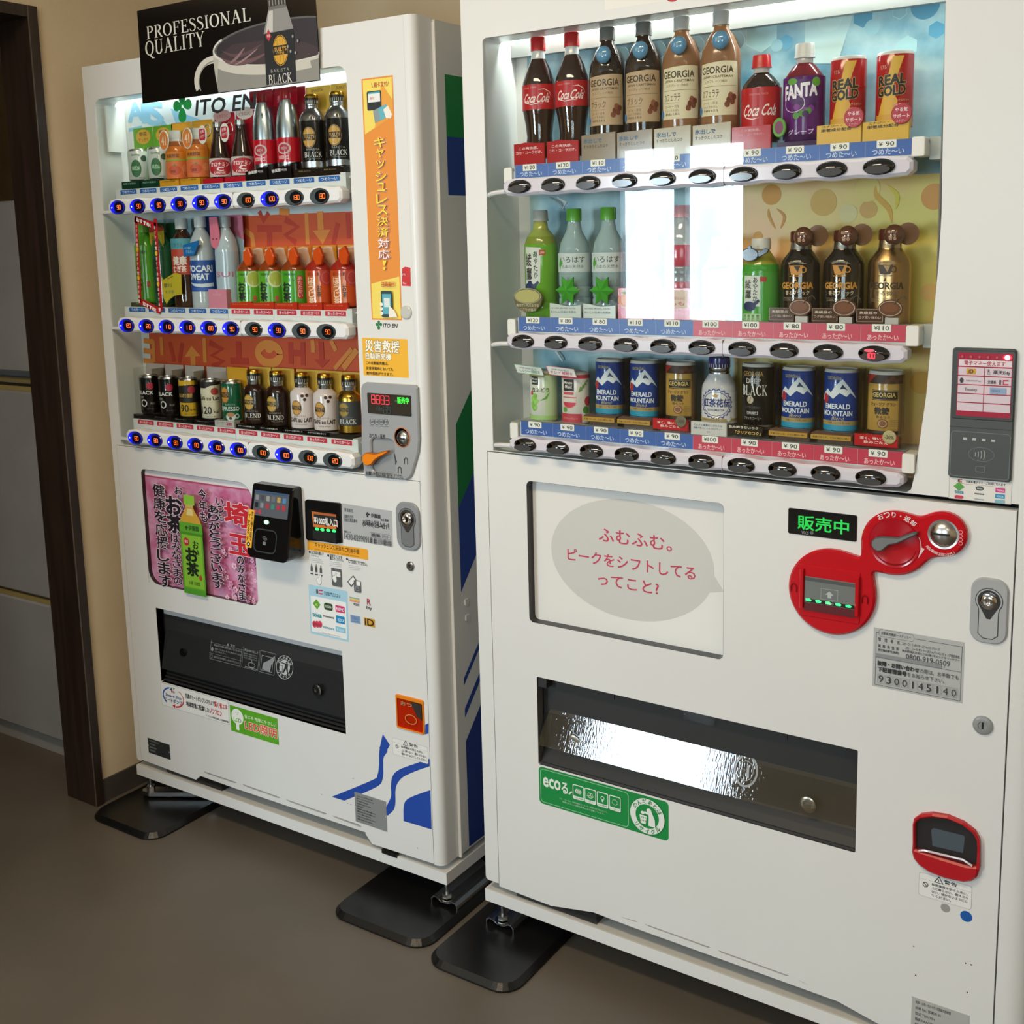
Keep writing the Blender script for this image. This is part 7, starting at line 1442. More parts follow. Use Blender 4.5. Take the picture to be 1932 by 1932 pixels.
# ---------------------------------------------------------------- A, bottom shelf
g3 = 'sample drinks on the bottom shelf of the left machine'
def cana(u, lab, kind):
    r = drink(A, 2, u, .046, 'drink_can', lab, 'drink', g3); b = 31; R = 25.5
    cols = {0: '141314:g', 1: 'cfa52a:g', 2: 'd9d2b8:g', 3: '0f5a3c:g'}; can(r, b, 93, R, cols[kind]); p = cyl(R)
    if kind == 0:
        p.ell((-6, b+60), (12, b+77), 'b02038'); p.text('BLACK', (-30, b+48), (10, b+57), 'e4e0dc', .03); p.text('無糖', (-26, b+38), (-14, b+44), '8a8684', .02); p.ring((-22, b+18), (-6, b+36), 2.6, 'e4e0dc'); p.ring((-5, b+18), (3, b+36), 1.8, 'e4e0dc') if False else None; p.text('kcal', (2, b+24), (14, b+30), '8a8684', .02); p.text('コーヒー', (-8, b+11), (16, b+15), '6a6664', .01)
    if kind == 1:
        p.poly([(-70, b+36), (70, b+36), (70, b+72), (30, b+77), (0, b+78), (-30, b+75), (-70, b+68)], '17130f'); p.ell((-2, b+58), (16, b+76), 'a82838'); p.text('ほんのり微糖', (-28, b+48), (8, b+58), 'c8a038', .03); p.text('90', (-22, b+14), (-2, b+31), '2a2010', .03); p.text('mg 40g', (0, b+16), (14, b+22), '4a3a14', .01); p.text('コーヒー', (-14, b+7), (18, b+11), '4a3a14', .01)
    if kind == 2:
        p.rect((-70, b+74), (70, b+89), '1c1412'); p.poly([(-70, b+70), (-20, b+70), (0, b+80), (30, b+82), (70, b+72), (70, b+60), (-70, b+60)], 'd9d2b8'); p.ell((0, b+58), (19, b+75), 'b04038'); p.text('Café au Lait', (-34, b+46), (20, b+55), '3a2a18', .03); p.line([(-26, b+42), (22, b+42)], .4, '8a8068'); p.text('120', (-26, b+14), (0, b+31), '2a2420', .03); p.text('kcal', (4, b+16), (18, b+24), '4a4030', .02); p.text('コーヒー', (-16, b+6), (22, b+10), '5a5040', .01)
    if kind == 3:
        oval(p, -18, b+62, 11, 18, base='c88a3a'); p.text('BARISTA', (-16, b+38), (6, b+42), 'a8c0b0', .0, sp=1.2); p.text('ESPRESSO', (-34, b+26), (16, b+35), 'd0d8d0', .02); p.ell((-16, b+2), (6, b+22), 'c8ccc8'); p.ell((-14, b+12), (4, b+22), 'b07a4a'); p.ring((4, b+8), (15, b+19), 2, 'c8ccc8'); p.ell((-9, b+5), (-2, b+12), '3a2418')
        for s_, z in ((14, 46), (20, 20), (2, 80)): p.ell((s_, b+z), (s_+3, b+z+4), '7a2a28')
    p.obj('label', r)
    if kind < 3:
        g = G()
        for x in (-33, 33): g.box(x/1000-.0005, x/1000+.0005, -.018, .022, .026, .142, M_CLEAR)
        g.box(-.033, .033, .0215, .0225, .026, .150, 'a8a09c:g'); g.obj('clear_sleeve', r)
        box(r, -34, 33, -26, -4, 0, 30, '161414:g', 'stand'); p = flat(-26); p.text('挽きたてコーヒー' if kind == 0 else '微糖コーヒー', (-24, 21), (16, 27), '8a8682' if kind else '6a6664', .01); p.obj('stand_print', r)
        if kind < 2 or True:
            p = P(lambda x, z, k: (.0336+k, z, x), scale=.001, start=1)
    else:
        card(r, -34, 34, 26, 152, 21, 'c8962c:s'); box(r, -34, 30, -26, -8, 0, 34, 'b8b4b0:g', 'stand'); p = flat(-26); p.text('28', (4, 14), (22, 28), 'a83a5a', .05); p.text('コクと香り', (-28, 22), (0, 28), '6a6866', .01); p.text('ブラック', (-28, 14), (-4, 19), '6a6866', .01); p.obj('stand_print', r)
cana(.0990, 'black coffee can, leftmost on the bottom shelf', 0); cana(.1680, 'black coffee can, second from the left on the bottom shelf', 0)
cana(.2400, 'yellow and black low-sugar coffee can', 1); cana(.3150, 'cream coloured milk coffee can with dark top', 2); cana(.3845, 'dark green espresso can with a printed cup', 3)
def tul(u, lab, kind):
    r = drink(A, 2, u, .047, 'drink_bottle', lab, 'drink', g3); b = 31; R = 29
    body, sh = {0: ('1f100c:g', '2a1510:g'), 1: ('d9cccb:g', 'd9cccb:g'), 2: ('b6903a:m', 'b6903a:m')}[kind]
    alu_bottle(r, b, 122, R, body, sh, capm='b98c34:m', neck_r=17, sh=.13, neck='bcbec2:m'); p = cyl(R)
    if kind == 0: oval(p, -14, b+50, 12, 16.5, base='c8a044'); p.text('BARISTAS', (-20, b+28), (6, b+31.5), 'a89c90', .0, sp=1.2); p.text('BLEND', (-26, b+15), (12, b+25), 'e4ddd4', serifs=True); p.text('FOR COFFEE', (-16, b+10), (10, b+12.5), '8a7a70', .0)
    if kind == 1:
        oval(p, -14, b+46, 11, 15.5, base='cf9a48'); p.text('BARISTAS', (-20, b+26), (6, b+29.5), '9a8078', .0, sp=1.2); p.text('CAFE au LAIT', (-34, b+15), (20, b+24), '3a2018', .035); p.text('COFFEE & MILK', (-18, b+8.5), (8, b+11.5), '9a8078', .0)
        for s_, z in ((-3, 69), (7, 70), (2, 61)): p.ell((s_, b+z), (s_+7, b+z+7), '4a2018')
    if kind == 2: p.rect((-80, b+16), (80, b+68), '3a3d3e:s'); oval(p, -14, b+50, 11, 14.5, base='a08834', dark='3a3d3e', band='2c2e2f'); p.text('BARISTAS', (-18, b+32), (6, b+35), '7a7870', .0); p.text('BLACK', (-24, b+20), (12, b+30), 'e0dcd4', serifs=True); p.ell((0, b+72), (7, b+79), '4a2414')
    p.obj('label', r); card(r, -34, 34, 24, 156, 21, 'c9a648:s')
    box(r, -36, 34, -28, -4, 0, 30, '0f0d0d:g' if kind < 2 else '2a2622:g', 'stand'); 
    if kind < 2: p = flat(-28); p.text('スマートに持ち歩こう', (-30, 17), (22, 25), 'd8d4d0', .02); p.obj('stand_print', r)
    p = cyl(13.5, lift=.6); p.obj('neck_mark', r) if False else None
tul(.4580, 'dark brown blend coffee bottle, left of the pair', 0); tul(.5290, 'dark brown blend coffee bottle, right of the pair', 0)
tul(.6040, 'pinkish white milk coffee bottle, left of the pair', 1); tul(.6720, 'pinkish white milk coffee bottle, right of the pair', 1); tul(.7405, 'gold coffee bottle with grey label at the right end of the bottom shelf', 2)

# the strip lamps inside the two display boxes
for root, x0, x1, z, pw in ((A, .05, .80, 1.796, 1.1), (B, .06, .84, 1.810, 1.9)):
    o = area('display_lamp', (0, 0, 0), (math.radians(-12), 0, 0), x1-x0, .012, pw, (.95, 1.0, .98)); o.parent = root; o.location = ((x0+x1)/2, .070, z)
# ---------------------------------------------------------------- B, top shelf
h1 = 'sample drinks on the top shelf of the right machine'
YB = .052
def cola_profile(b): return [(b, 24), (b+3, 27), (b+18, 27.5), (b+40, 24.5), (b+62, 27), (b+84, 31.5), (b+88, 32), (b+128, 32), (b+136, 31), (b+158, 23), (b+176, 13.5), (b+190, 12.5)]
for i, side in ((0, 'leftmost on the shelf'), (1, 'second from the left')):
    r = drink(B, 0, UB[i]-.001, YB, 'cola_bottle', 'contoured dark cola bottle with red label and red cap, %s' % side, 'drink', h1); b = 40
    pr_ = [(z, q) for z, q in cola_profile(b)]; pr_ = [(z, q, '2a1512:h') for z, q in pr_[:-2]]+[(b+176, 13.5, 'b8bcc0:g'), (b+196, 12.5, 'b8bcc0:g'), (b+197, 0)]
    vessel(r, pr_, '2a1512:h', seg=32); vessel(r, [(b+190, 14.5), (b+212, 14.5), (b+214, 13), (b+214, 0)], 'b8141c:s', 'cap')
    p = cyl(32, lift=.25); p.rect((-78, b+86), (78, b+130), 'b3141e:s'); p.text('Coca', (-26, b+98), (-2, b+114), 'efe2de', .015, shear=.35); p.text('Cola', (0, b+98), (24, b+114), 'efe2de', .015, shear=.35)
    p.raw(*ribbon([(-24, b+106), (-18, b+98), (-8, b+95), (6, b+97), (14, b+96)], [.4, 1.2, 1.6, 1.0, .3]), 'efe2de'); p.raw(*ribbon([(6, b+120), (16, b+121), (26, b+116), (30, b+108)], [.4, 1.4, 1.2, .3]), 'efe2de'); p.text('since 1886', (-24, b+123), (2, b+126), 'd89a98', .0); p.obj('label', r)
    g = G(); g.prism(ccw([(x/1000, z/1000) for x, z in [(-35, 0), (31, 0), (31, 64), (8, 66), (-10, 69), (-22, 66), (-35, 66)]]), -.034, -.030, 'a8141e:g', ch=.0008); s_ = g.obj('stand', r)
    p = flat(-34); p.text('この爽快感。', (-24, 48), (18, 56), 'ecd0d0', .01); p.text('コカ・コーラだけ。', (-30, 36), (26, 44), 'ecd0d0', .01); p.obj('stand_print', s_)
def gcoffee(i, lab, kind):
    r = drink(B, 0, UB[i], YB, 'coffee_bottle', lab, 'drink', h1); b = 42; body = '241510:h' if kind == 0 else '8a6244:g'
    vessel(r, [(b, 28), (b+4, 33.5), (b+16, 33.5), (b+17, 33), (b+19, 33.5), (b+136, 33.5), (b+150, 32), (b+172, 22), (b+184, 13), (b+196, 12.5), (b+197, 0)], body, seg=32)
    vessel(r, [(b+190, 14.5), (b+210, 14.5), (b+212, 13), (b+212, 0)], '6a6a68:s' if kind == 0 else 'b8b6b2:s', 'cap')
    lb = 'b69a78' if kind == 0 else 'd8ccac'; p = cyl(33.5, lift=.2); p.poly([(-34, b+46), (34, b+46), (35, b+90), (33, b+130), (10, b+131), (-32, b+128), (-35, b+80)], lb)
    p.text('GEORGIA', (-30, b+112), (25, b+123), '3c2a1a', .03); p.text('JAPAN CRAFTSMAN', (-27, b+104), (24, b+109), '4a3826', .02); p.text('エスプレッソ抽出', (-24, b+98), (14, b+102), '5a4836', .0); p.line([(-30, b+92), (30, b+92)], .6, '6a5440'); p.line([(-30, b+72), (0, b+72)], .4, '6a5440')
    p.text('ブラック' if kind == 0 else 'カフェラテ', (-28, b+75), (2, b+87), '4a3420', .0); 
    for k in range(3): p.text(('コーヒー豆を', 'じっくり水出し', '抽出')[k], (-26, b+64-k*6), (0, b+68-k*6), '6a5440', .0)
    for a_ in range(5): p.ell((10+a_*3, b+58+(a_*7) % 17), (19+a_*3, b+68+(a_*7) % 17), ('7a4028', '6a3420', '8a5038')[a_ % 3])
    p.ell((-44, b+48), (-30, b+62), '3a78b0'); p.obj('label', r)
    g = G(); dx = 8 if i in (2, 3, 4) else 11; g.lathe([(0, .0145), (.002, .0140), (.006, .0085), (.0068, 0)], '5a8fb4:h', (dx/1000, -.028, (b+163)/1000), axis='y', seg=28, caps=False); t = g.obj('round_badge', r); p = P(lambda x, z, k: (x, -.0352-k, z), scale=.001, start=1); p.text('水出し', (dx-6, b+160), (dx+6, b+167), 'a8cce0', .02); p.obj('badge_print', t)
    g = G(); g.prism(ccw([(x/1000, z/1000) for x, z in ellpts(22, b+166, 14, 14, 20)]), .010, .011, '7a9cb0:g'); g.obj('badge_holder', r)
    box(r, -35, 33, -34, -20, 0, 76 if True else 60, '9c8a70:g' if kind == 0 else 'b0a282:g', 'stand') if False else None
    g = G(); g.prism(ccw([(x/1000, z/1000) for x, z in [(-35, 0), (33, 0), (33, 84), (-35, 80)]]), -.034, -.029, ('8c7a64:g' if kind == 0 else 'a89878:g'), ch=.0008); s_ = g.obj('stand', r)
    p = flat(-34); p.text('氷出しで', (-30, 56), (6, 69), '2a5a80', .04); p.text('すっきりとしたコク', (-30, 42), (18, 51), '3a3024', .02); p.obj('stand_print', s_)
gcoffee(2, 'black iced coffee bottle with beige label, left of the pair beside the colas', 0); gcoffee(3, 'black iced coffee bottle with beige label, right of the pair, grey cap', 0)
gcoffee(4, 'light brown latte bottle with white cap, left of the pair', 1); gcoffee(5, 'light brown latte bottle with white cap, right of the pair', 1)
r = drink(B, 0, UB[6]-.0005, YB, 'cola_bottle', 'small round cola bottle with wide red label and red cap', 'drink', h1); b = 40
vessel(r, [(b, 29), (b+4, 32.5), (b+80, 32.5), (b+92, 30), (b+104, 20), (b+110, 13, 'b8b0ac:g'), (b+122, 13), (b+122, 0)], '22120f:h', seg=32); vessel(r, [(b+118, 16.5), (b+122, 15.5), (b+136, 14.5), (b+138, 13.5), (b+138, 0)], 'b8161e:s', 'cap')
p = cyl(32.5, lift=.2); p.rect((-80, b+22), (80, b+86), 'b3141e:s'); p.text('Coca', (-29, b+42), (-2, b+60), 'efe2de', .015, shear=.35); p.text('Cola', (2, b+42), (26, b+60), 'efe2de', .015, shear=.35); p.raw(*ribbon([(-28, b+50), (-22, b+40), (-10, b+37), (0, b+39)], [.4, 1.3, 1.6, .4]), 'efe2de'); p.text('ORIGINAL TASTE', (-16, b+74), (14, b+77), 'd8908c', .0); p.obj('label', r)
box(r, -36, 30, -34, -28, 0, 66, 'b0141e:g', 'stand'); p = flat(-34); p.text('この爽快感。', (-20, 52), (12, 59), 'e8b8b8', .0); p.text('コカ・コーラだけ。', (-26, 42), (18, 48), 'e8b8b8', .0); p.obj('stand_print', r)
r = drink(B, 0, UB[7], YB, 'grape_soda_bottle', 'purple grape soda bottle with white cap', 'drink', h1); b = 38
vessel(r, [(b, 30), (b+4, 33), (b+72, 33), (b+80, 33, '5a1420:g'), (b+100, 30, '6a1a26:g'), (b+114, 20, '6a1a26:g'), (b+120, 13.5, 'b8b4b4:g'), (b+130, 13), (b+130, 0)], '431a52:h', seg=32); vessel(r, [(b+128, 17), (b+132, 15.5), (b+148, 15), (b+150, 14), (b+150, 0)], 'c4c2be:s', 'cap')
p = cyl(33, lift=.2); p.rect((-80, b+10), (80, b+98), '5a1c6a:g'); p.ell((-28, b+54), (30, b+94), '4a1860'); p.text('FANTA', (-30, b+64), (22, b+84), 'efeaf2', .06, slope=.10); p.ell((-24, b+86), (-8, b+96), '5a9a2c'); p.ell((14, b+82), (28, b+96), '5a9a2c'); p.ring((-30, b+44), (4, b+72), 1.2, 'd0c0d8')
for k in range(9): p.ell((-14+(k*13) % 30, b+34+(k*7) % 18), (-4+(k*13) % 30, b+44+(k*7) % 18), ('4a8a2c', '7a2a8a', '3a1250')[k % 3])
p.text('グレープ', (-22, b+10), (18, b+18), 'd8c8e0', .02); p.obj('label', r)
g = G(); g.prism(ccw([(x/1000, z/1000) for x, z in ellpts(-27, b+22, 11, 15, 22)]), -.036, -.032, '5f9a38:g', ch=.001); t = g.obj('lime_tag', r); p = flat(-36); p.ell((-34, b+12), (-20, b+32), '7a2a5a'); p.obj('tag_print', t)
box(r, -34, 32, -26, -12, 0, 38, '3a1648:g', 'stand')
for i, side in ((8, 'left'), (9, 'right')):
    r = drink(B, 0, UB[i]-.001+(.0 if i == 8 else .0), YB, 'energy_drink_can', 'red and gold energy drink can with lightning bolt, %s of the two' % side, 'drink', h1); b = 44
    can(r, b, 116, 27.5, 'a3161c:g', rim='c8c4be:s'); p = cyl(27.5); p.poly([(-30, b+4), (-14, b+60), (-4, b+108), (12, b+108), (-4, b+60), (6, b+40), (26, b+66), (30, b+64), (10, b+20), (-4, b+5)], 'd8a83c'); p.rect((-30, b+4), (30, b+24), 'd09a38'); p.poly([(30, b+20), (-2, b+26), (10, b+58), (30, b+70)], 'a3161c')
    for off, cm in ((.10, 'c8a860'), (.055, '1c1410')): p.text('REAL', (-25, b+66), (15, b+80), cm, off, slope=.07); p.text('GOLD', (-26, b+50), (15, b+64), cm, off, slope=.07)
    p.text('リアル', (-22, b+90), (-12, b+96), 'e0b0a0', .02); 
    for k in range(3): p.text(('ローヤルゼリー', '高麗人参エキス', 'ビタミン配合')[k], (-2, b+42-k*7), (22, b+46-k*7), 'e0a078', .02)
    p.obj('label', r)
    g = G(); g.prism(ccw([(x/1000, z/1000) for x, z in [(-36, 0), (33, 0), (33, 60), (-36, 56)]]), -.036, -.031, 'd8a828:s', ch=.0008); s_ = g.obj('stand', r); p = flat(-36); p.text('エナジー・', (-27, 49), (3, 55), '3a2a10', .03, slope=.04); p.text('栄養成分配合', (-29, 38), (18, 46), '3a2a10', .04, slope=.04); p.obj('stand_print', s_)
    g = G(); g.prism(ccw([(x/1000, z/1000) for x, z in ellpts(22, 66, 15, 15, 26)]), -.040, -.0365, 'b01c34:s', ch=.0006); t = g.obj('round_tag', r); p = flat(-40); p.text('やる気', (13, 69), (31, 75), 'f0d4d8', .03); p.text('サポート', (10, 60), (34, 66), 'f0d4d8', .03); p.text('エナジー', (15, 54), (29, 58), 'e0a8b0', .02); p.obj('tag_print', t)

# ---------------------------------------------------------------- B, middle shelf
h2 = 'sample drinks on the middle shelf of the right machine'
r = drink(B, 1, UB[0]-.003, YB, 'tea_bottle', 'green tea bottle with paper label and printed tea bowl, leftmost of the middle shelf', 'drink', h2); b = 18
vessel(r, [(b, 28), (b+4, 32), (b+40, 32), (b+41, 31), (b+44, 32), (b+128, 33), (b+146, 32.5, '7a8a34:g'), (b+160, 27, '8a9a48:g'), (b+174, 15, '9aa048:g'), (b+186, 13, 'a8a870:g'), (b+190, 12.5), (b+190, 0)], '63a02e:g', seg=32); vessel(r, [(b+188, 16), (b+192, 15), (b+206, 14.5), (b+208, 13), (b+208, 0)], 'a8aaa6:s', 'cap')
p = cyl(32.5, lift=.4); p.poly([(-30, b+66), (-12, b+66), (4, b+76), (6, b+140), (-28, b+142), (-30, b+110), (-27, b+90)], 'cfd2ca'); p.vtext('綾鷹', (-27, b+80), (-12, b+130), '3a3c3a', .02); p.vtext('あやたか', (-8, b+84), (0, b+134), '2a2c2a', .02); p.rr((3, b+126), (14, b+136), 1, 'a83a2c'); p.text('上煎茶', (4, b+129), (13, b+133), 'e0c0b0', .02); p.ell((-32, b+58), (-4, b+76), '1c2c5a'); p.poly([(-8, b+66), (2, b+76), (0, b+80), (-10, b+72)], '1c2c5a'); p.ell((-22, b+73), (-12, b+80), '1c2c5a'); p.obj('label', r)
g = G(); q = ellpts(-8, 42, 31, 30, 26, PI, 2*PI)+ellpts(-8, 44, 31, 16, 20, 0, PI); q = [(x, max(z, 2)) for x, z in q]; g.prism(ccw([(x/1000, z/1000) for x, z in q]), -.036, -.032, '6a6240:g', ch=.001); t = g.obj('tea_bowl_card', r); p = flat(-36); p.ell((-36, 32), (18, 58), 'b0a860'); p.ring((-38, 30), (21, 61), 1.4, '9a9a84'); p.text('急須でいれたような', (-33, 24), (16, 30), 'c8c4a8', .01); p.text('にごりの旨み', (-26, 15), (10, 21), 'c8c4a8', .01); p.obj('bowl_print', t)
def water(i, lab, hide):
    r = drink(B, 1, UB[i]-.0015, YB, 'water_bottle', lab, 'drink', h2); b = 15
    vessel(r, [(b, 27), (b+4, 31), (b+50, 31), (b+52, 29.5), (b+56, 31), (b+70, 31), (b+72, 29.5), (b+76, 31), (b+128, 31), (b+150, 27), (b+172, 15), (b+186, 12.5), (b+190, 12.5), (b+190, 0)], '8fa8ac:h', seg=32); vessel(r, [(b+189, 14.5), (b+209, 14.5), (b+211, 13), (b+211, 0)], '57a82c:s', 'cap')
    p = cyl(31.2, lift=.2); p.rect((-60, b+98), (60, b+132), 'c2cccc'); p.text('いろはす', (-24, b+115), (24, b+126), '2a3030', .01); p.text('日本の天然水', (-20, b+105), (22, b+111), '3a4444', .0); p.poly([(-30, b+112), (-26, b+124), (-22, b+118), (-18, b+114), (-24, b+108), (-26, b+100)], '4a9a34'); p.obj('label', r)
    # folded green star leaf card in front
    g = G(); N_ = 6; c_ = (6, 81); vs = [(c_[0]/1000, -.044, c_[1]/1000)]
    for k in range(2*N_): R_ = 25 if k % 2 == 0 else 14; a = PI/2+PI/N_*k+.5; vs.append(((c_[0]+R_*math.cos(a))/1000, -.036 if k % 2 else -.0375, (c_[1]+R_*1.12*math.sin(a))/1000))
    n = len(vs); g.add(vs, [(0, 1+k, 1+(k+1) % (n-1)) for k in range(n-1)], '3c9c2e:g')
    g.add([(v[0], -.0345, v[2]) for v in vs], [(0, 1+(k+1) % (n-1), 1+k) for k in range(n-1)], '3c9c2e:g'); m_ = len(vs); o_ = vs+[(v[0], -.0345, v[2]) for v in vs]
    g.add(o_, [(1+k, n+1+k, n+1+(k+1) % (n-1), 1+(k+1) % (n-1)) for k in range(n-1)], '2f8424:g'); g.obj('leaf_card', r)
    g = G(); g.prism(ccw([(x/1000, z/1000) for x, z in [(-34, 0), (32, 0), (32, 42), (18, 39), (0, 38), (-20, 44), (-34, 46)]]), -.0345, -.031, 'c6cfcc:g', ch=.0006); s_ = g.obj('stand', r); p = flat(-34.5); p.text('NATURAL MINERAL WATER', (-31, 30), (21, 34), '5a6664', .01); p.text('おいしい日本の天然水', (-31, 18), (22, 25), '3a4a48', .01); p.obj('stand_print', s_)
water(1, 'clear water bottle with green cap and green leaf card', 0); water(2, 'second clear water bottle with leaf card, under the window reflection', 1)
def peach(i, lab):
    r = drink(B, 1, UB[i]+.0005, YB, 'peach_water_bottle', lab, 'drink', h2); b = 18
    vessel(r, [(b, 28), (b+4, 32), (b+78, 32, '8a9098:g'), (b+84, 30, '8a9098:g'), (b+90, 32, '7e8890:g'), (b+102, 32, '7e8890:g'), (b+104, 30, 'b84a5c:g'), (b+110, 32, 'b84a5c:g'), (b+140, 31, 'a8b0b8:h'), (b+160, 24, 'a8b0b8:h'), (b+174, 14, 'a8b0b8:h'), (b+188, 12.5, 'a8b0b8:h'), (b+188, 0)], 'b8606c:g', seg=32); vessel(r, [(b+186, 14.5), (b+204, 14.5), (b+206, 13), (b+206, 0)], 'd89aa4:s', 'cap')
    g = G(); g.prism([(x/1000, z/1000) for x, z in rrpts((-35, 0), (33, 94), 2, 3)], -.037, -.030, 'c0405a:g', ch=.001); s_ = g.obj('stand', r)
    p = flat(-37); p.rect((-28, 38), (28, 88), 'd8c4b8'); p.ell((-34, 40), (-2, 78), 'e09a84'); p.ell((-28, 46), (-8, 70), 'e6a890'); p.poly([(-28, 80), (-18, 85), (-8, 78), (-18, 76)], '4f8a3a'); p.text('もも', (-4, 46), (22, 57), 'b84a5a', .01); p.text('三ツ星以上に', (-8, 62), (24, 70), 'c07a74', .0); p.text('天然水仕立て', (-20, 32), (18, 35.5), 'e0a8b0', .01); p.obj('stand_print', s_)
peach(3, 'peach water bottle behind a pink peach block, left of the two'); peach(4, 'peach water bottle behind a pink peach block, right of the two')
r = drink(B, 1, UB[5], YB, 'coffee_bottle', 'beige milk coffee bottle with a printed cup, above the first red price tag', 'drink', h2); b = 26
vessel(r, [(b, 27), (b+3, 31), (b+84, 31), (b+96, 27, 'b8a498:g'), (b+110, 18, 'b8a498:g'), (b+120, 13.5, 'b4a8a4:s'), (b+130, 13), (b+130, 0)], 'a88a62:g', seg=32); vessel(r, [(b+124, 15), (b+142, 14.5), (b+144, 13), (b+144, 0)], 'a8a4a2:s', 'cap')
p = cyl(31, lift=.2); p.rect((-60, b+20), (60, b+94), 'a48458:g'); p.rr((-28, b+38), (14, b+88), 3, 'c8b48a'); p.text('GEORGIA', (-26, b+72), (11, b+81), '3a2614', .04); p.text('贅沢ミルクの', (-24, b+63), (12, b+69), '4a3420', .02); p.text('カフェオレ', (-26, b+50), (12, b+60), '3a2614', .04); p.ell((-28, b+18), (14, b+46), 'e0d4c4'); p.ell((-26, b+28), (12, b+46), 'c07a44'); p.ell((-16, b+32), (4, b+43), 'e8cfa8'); p.ring((10, b+22), (22, b+38), 2.4, 'd8c8b4'); p.poly([(-26, b+88), (22, b+92), (10, b+96), (-20, b+92)], '1c2a5a'); p.obj('label', r)
box(r, -36, 26, -37, -30, 0, 42, 'b07e20:g', 'stand'); p = flat(-37); p.text('コーヒーとまろやかなミルク感', (-32, 28), (22, 34), '3a2408', .02); p.obj('stand_print', r)
card(r, -34, 34, 20, 128, 22, 'a8906a:g')
r = drink(B, 1, UB[6]+.002, YB, 'tea_bottle', 'hot green tea bottle with white cap and dark blue teapot tag', 'drink', h2); b = 12
vessel(r, [(b, 28), (b+3, 32), (b+100, 32), (b+112, 30, '9a9434:g'), (b+126, 20, '9a9434:g'), (b+134, 14.5, 'a8a050:g'), (b+140, 14, 'b8b4a4:s'), (b+142, 0)], '3f9434:g', seg=32); vessel(r, [(b+136, 16.5), (b+152, 16), (b+154, 14.5), (b+154, 0)], 'c8c6be:s', 'cap')
p = cyl(32, lift=.2); p.rect((-80, b+6), (80, b+100), '4a9a3c:g'); p.rect((-26, b+44), (2, b+94), 'd0d4cc'); p.vtext('綾鷹', (-24, b+56), (-12, b+88), '3a3c3a', .02); p.vtext('あやたか', (-9, b+52), (-2, b+92), '2a2c2a', .02); p.rr((2, b+84), (12, b+92), 1, 'a83a2c'); p.ell((-27, b+36), (-4, b+52), '1c2c5a'); p.poly([(-6, b+44), (2, b+52), (0, b+56), (-8, b+50)], '1c2c5a'); p.rect((-28, b+12), (4, b+32), 'a8cc98'); 
for k in range(4): p.vtext('鷹の茶', (-26+k*7.5, b+14), (-21+k*7.5, b+31), '2a5a2a', .0)
p.obj('label', r)
g = G(); q = ellpts(-8, b+128, 15, 11, 22); g.prism(ccw([(x/1000, z/1000) for x, z in q]), -.030, -.026, '17264e:g', ch=.0012); g.prism(ccw([(x/1000, z/1000) for x, z in [(-22, b+124), (-30, b+130), (-31, b+133), (-20, b+132)]]), -.029, -.026, '17264e:g', ch=.0005); g.prism(ccw([(x/1000, z/1000) for x, z in [(4, b+130), (18, b+138), (24, b+136), (22, b+131), (8, b+124)]]), -.029, -.026, '17264e:g', ch=.0006); g.prism(ccw([(x/1000, z/1000) for x, z in ellpts(-8, b+140, 3, 3, 10)]), -.030, -.026, '17264e:g', ch=.0005); g.obj('teapot_tag', r)
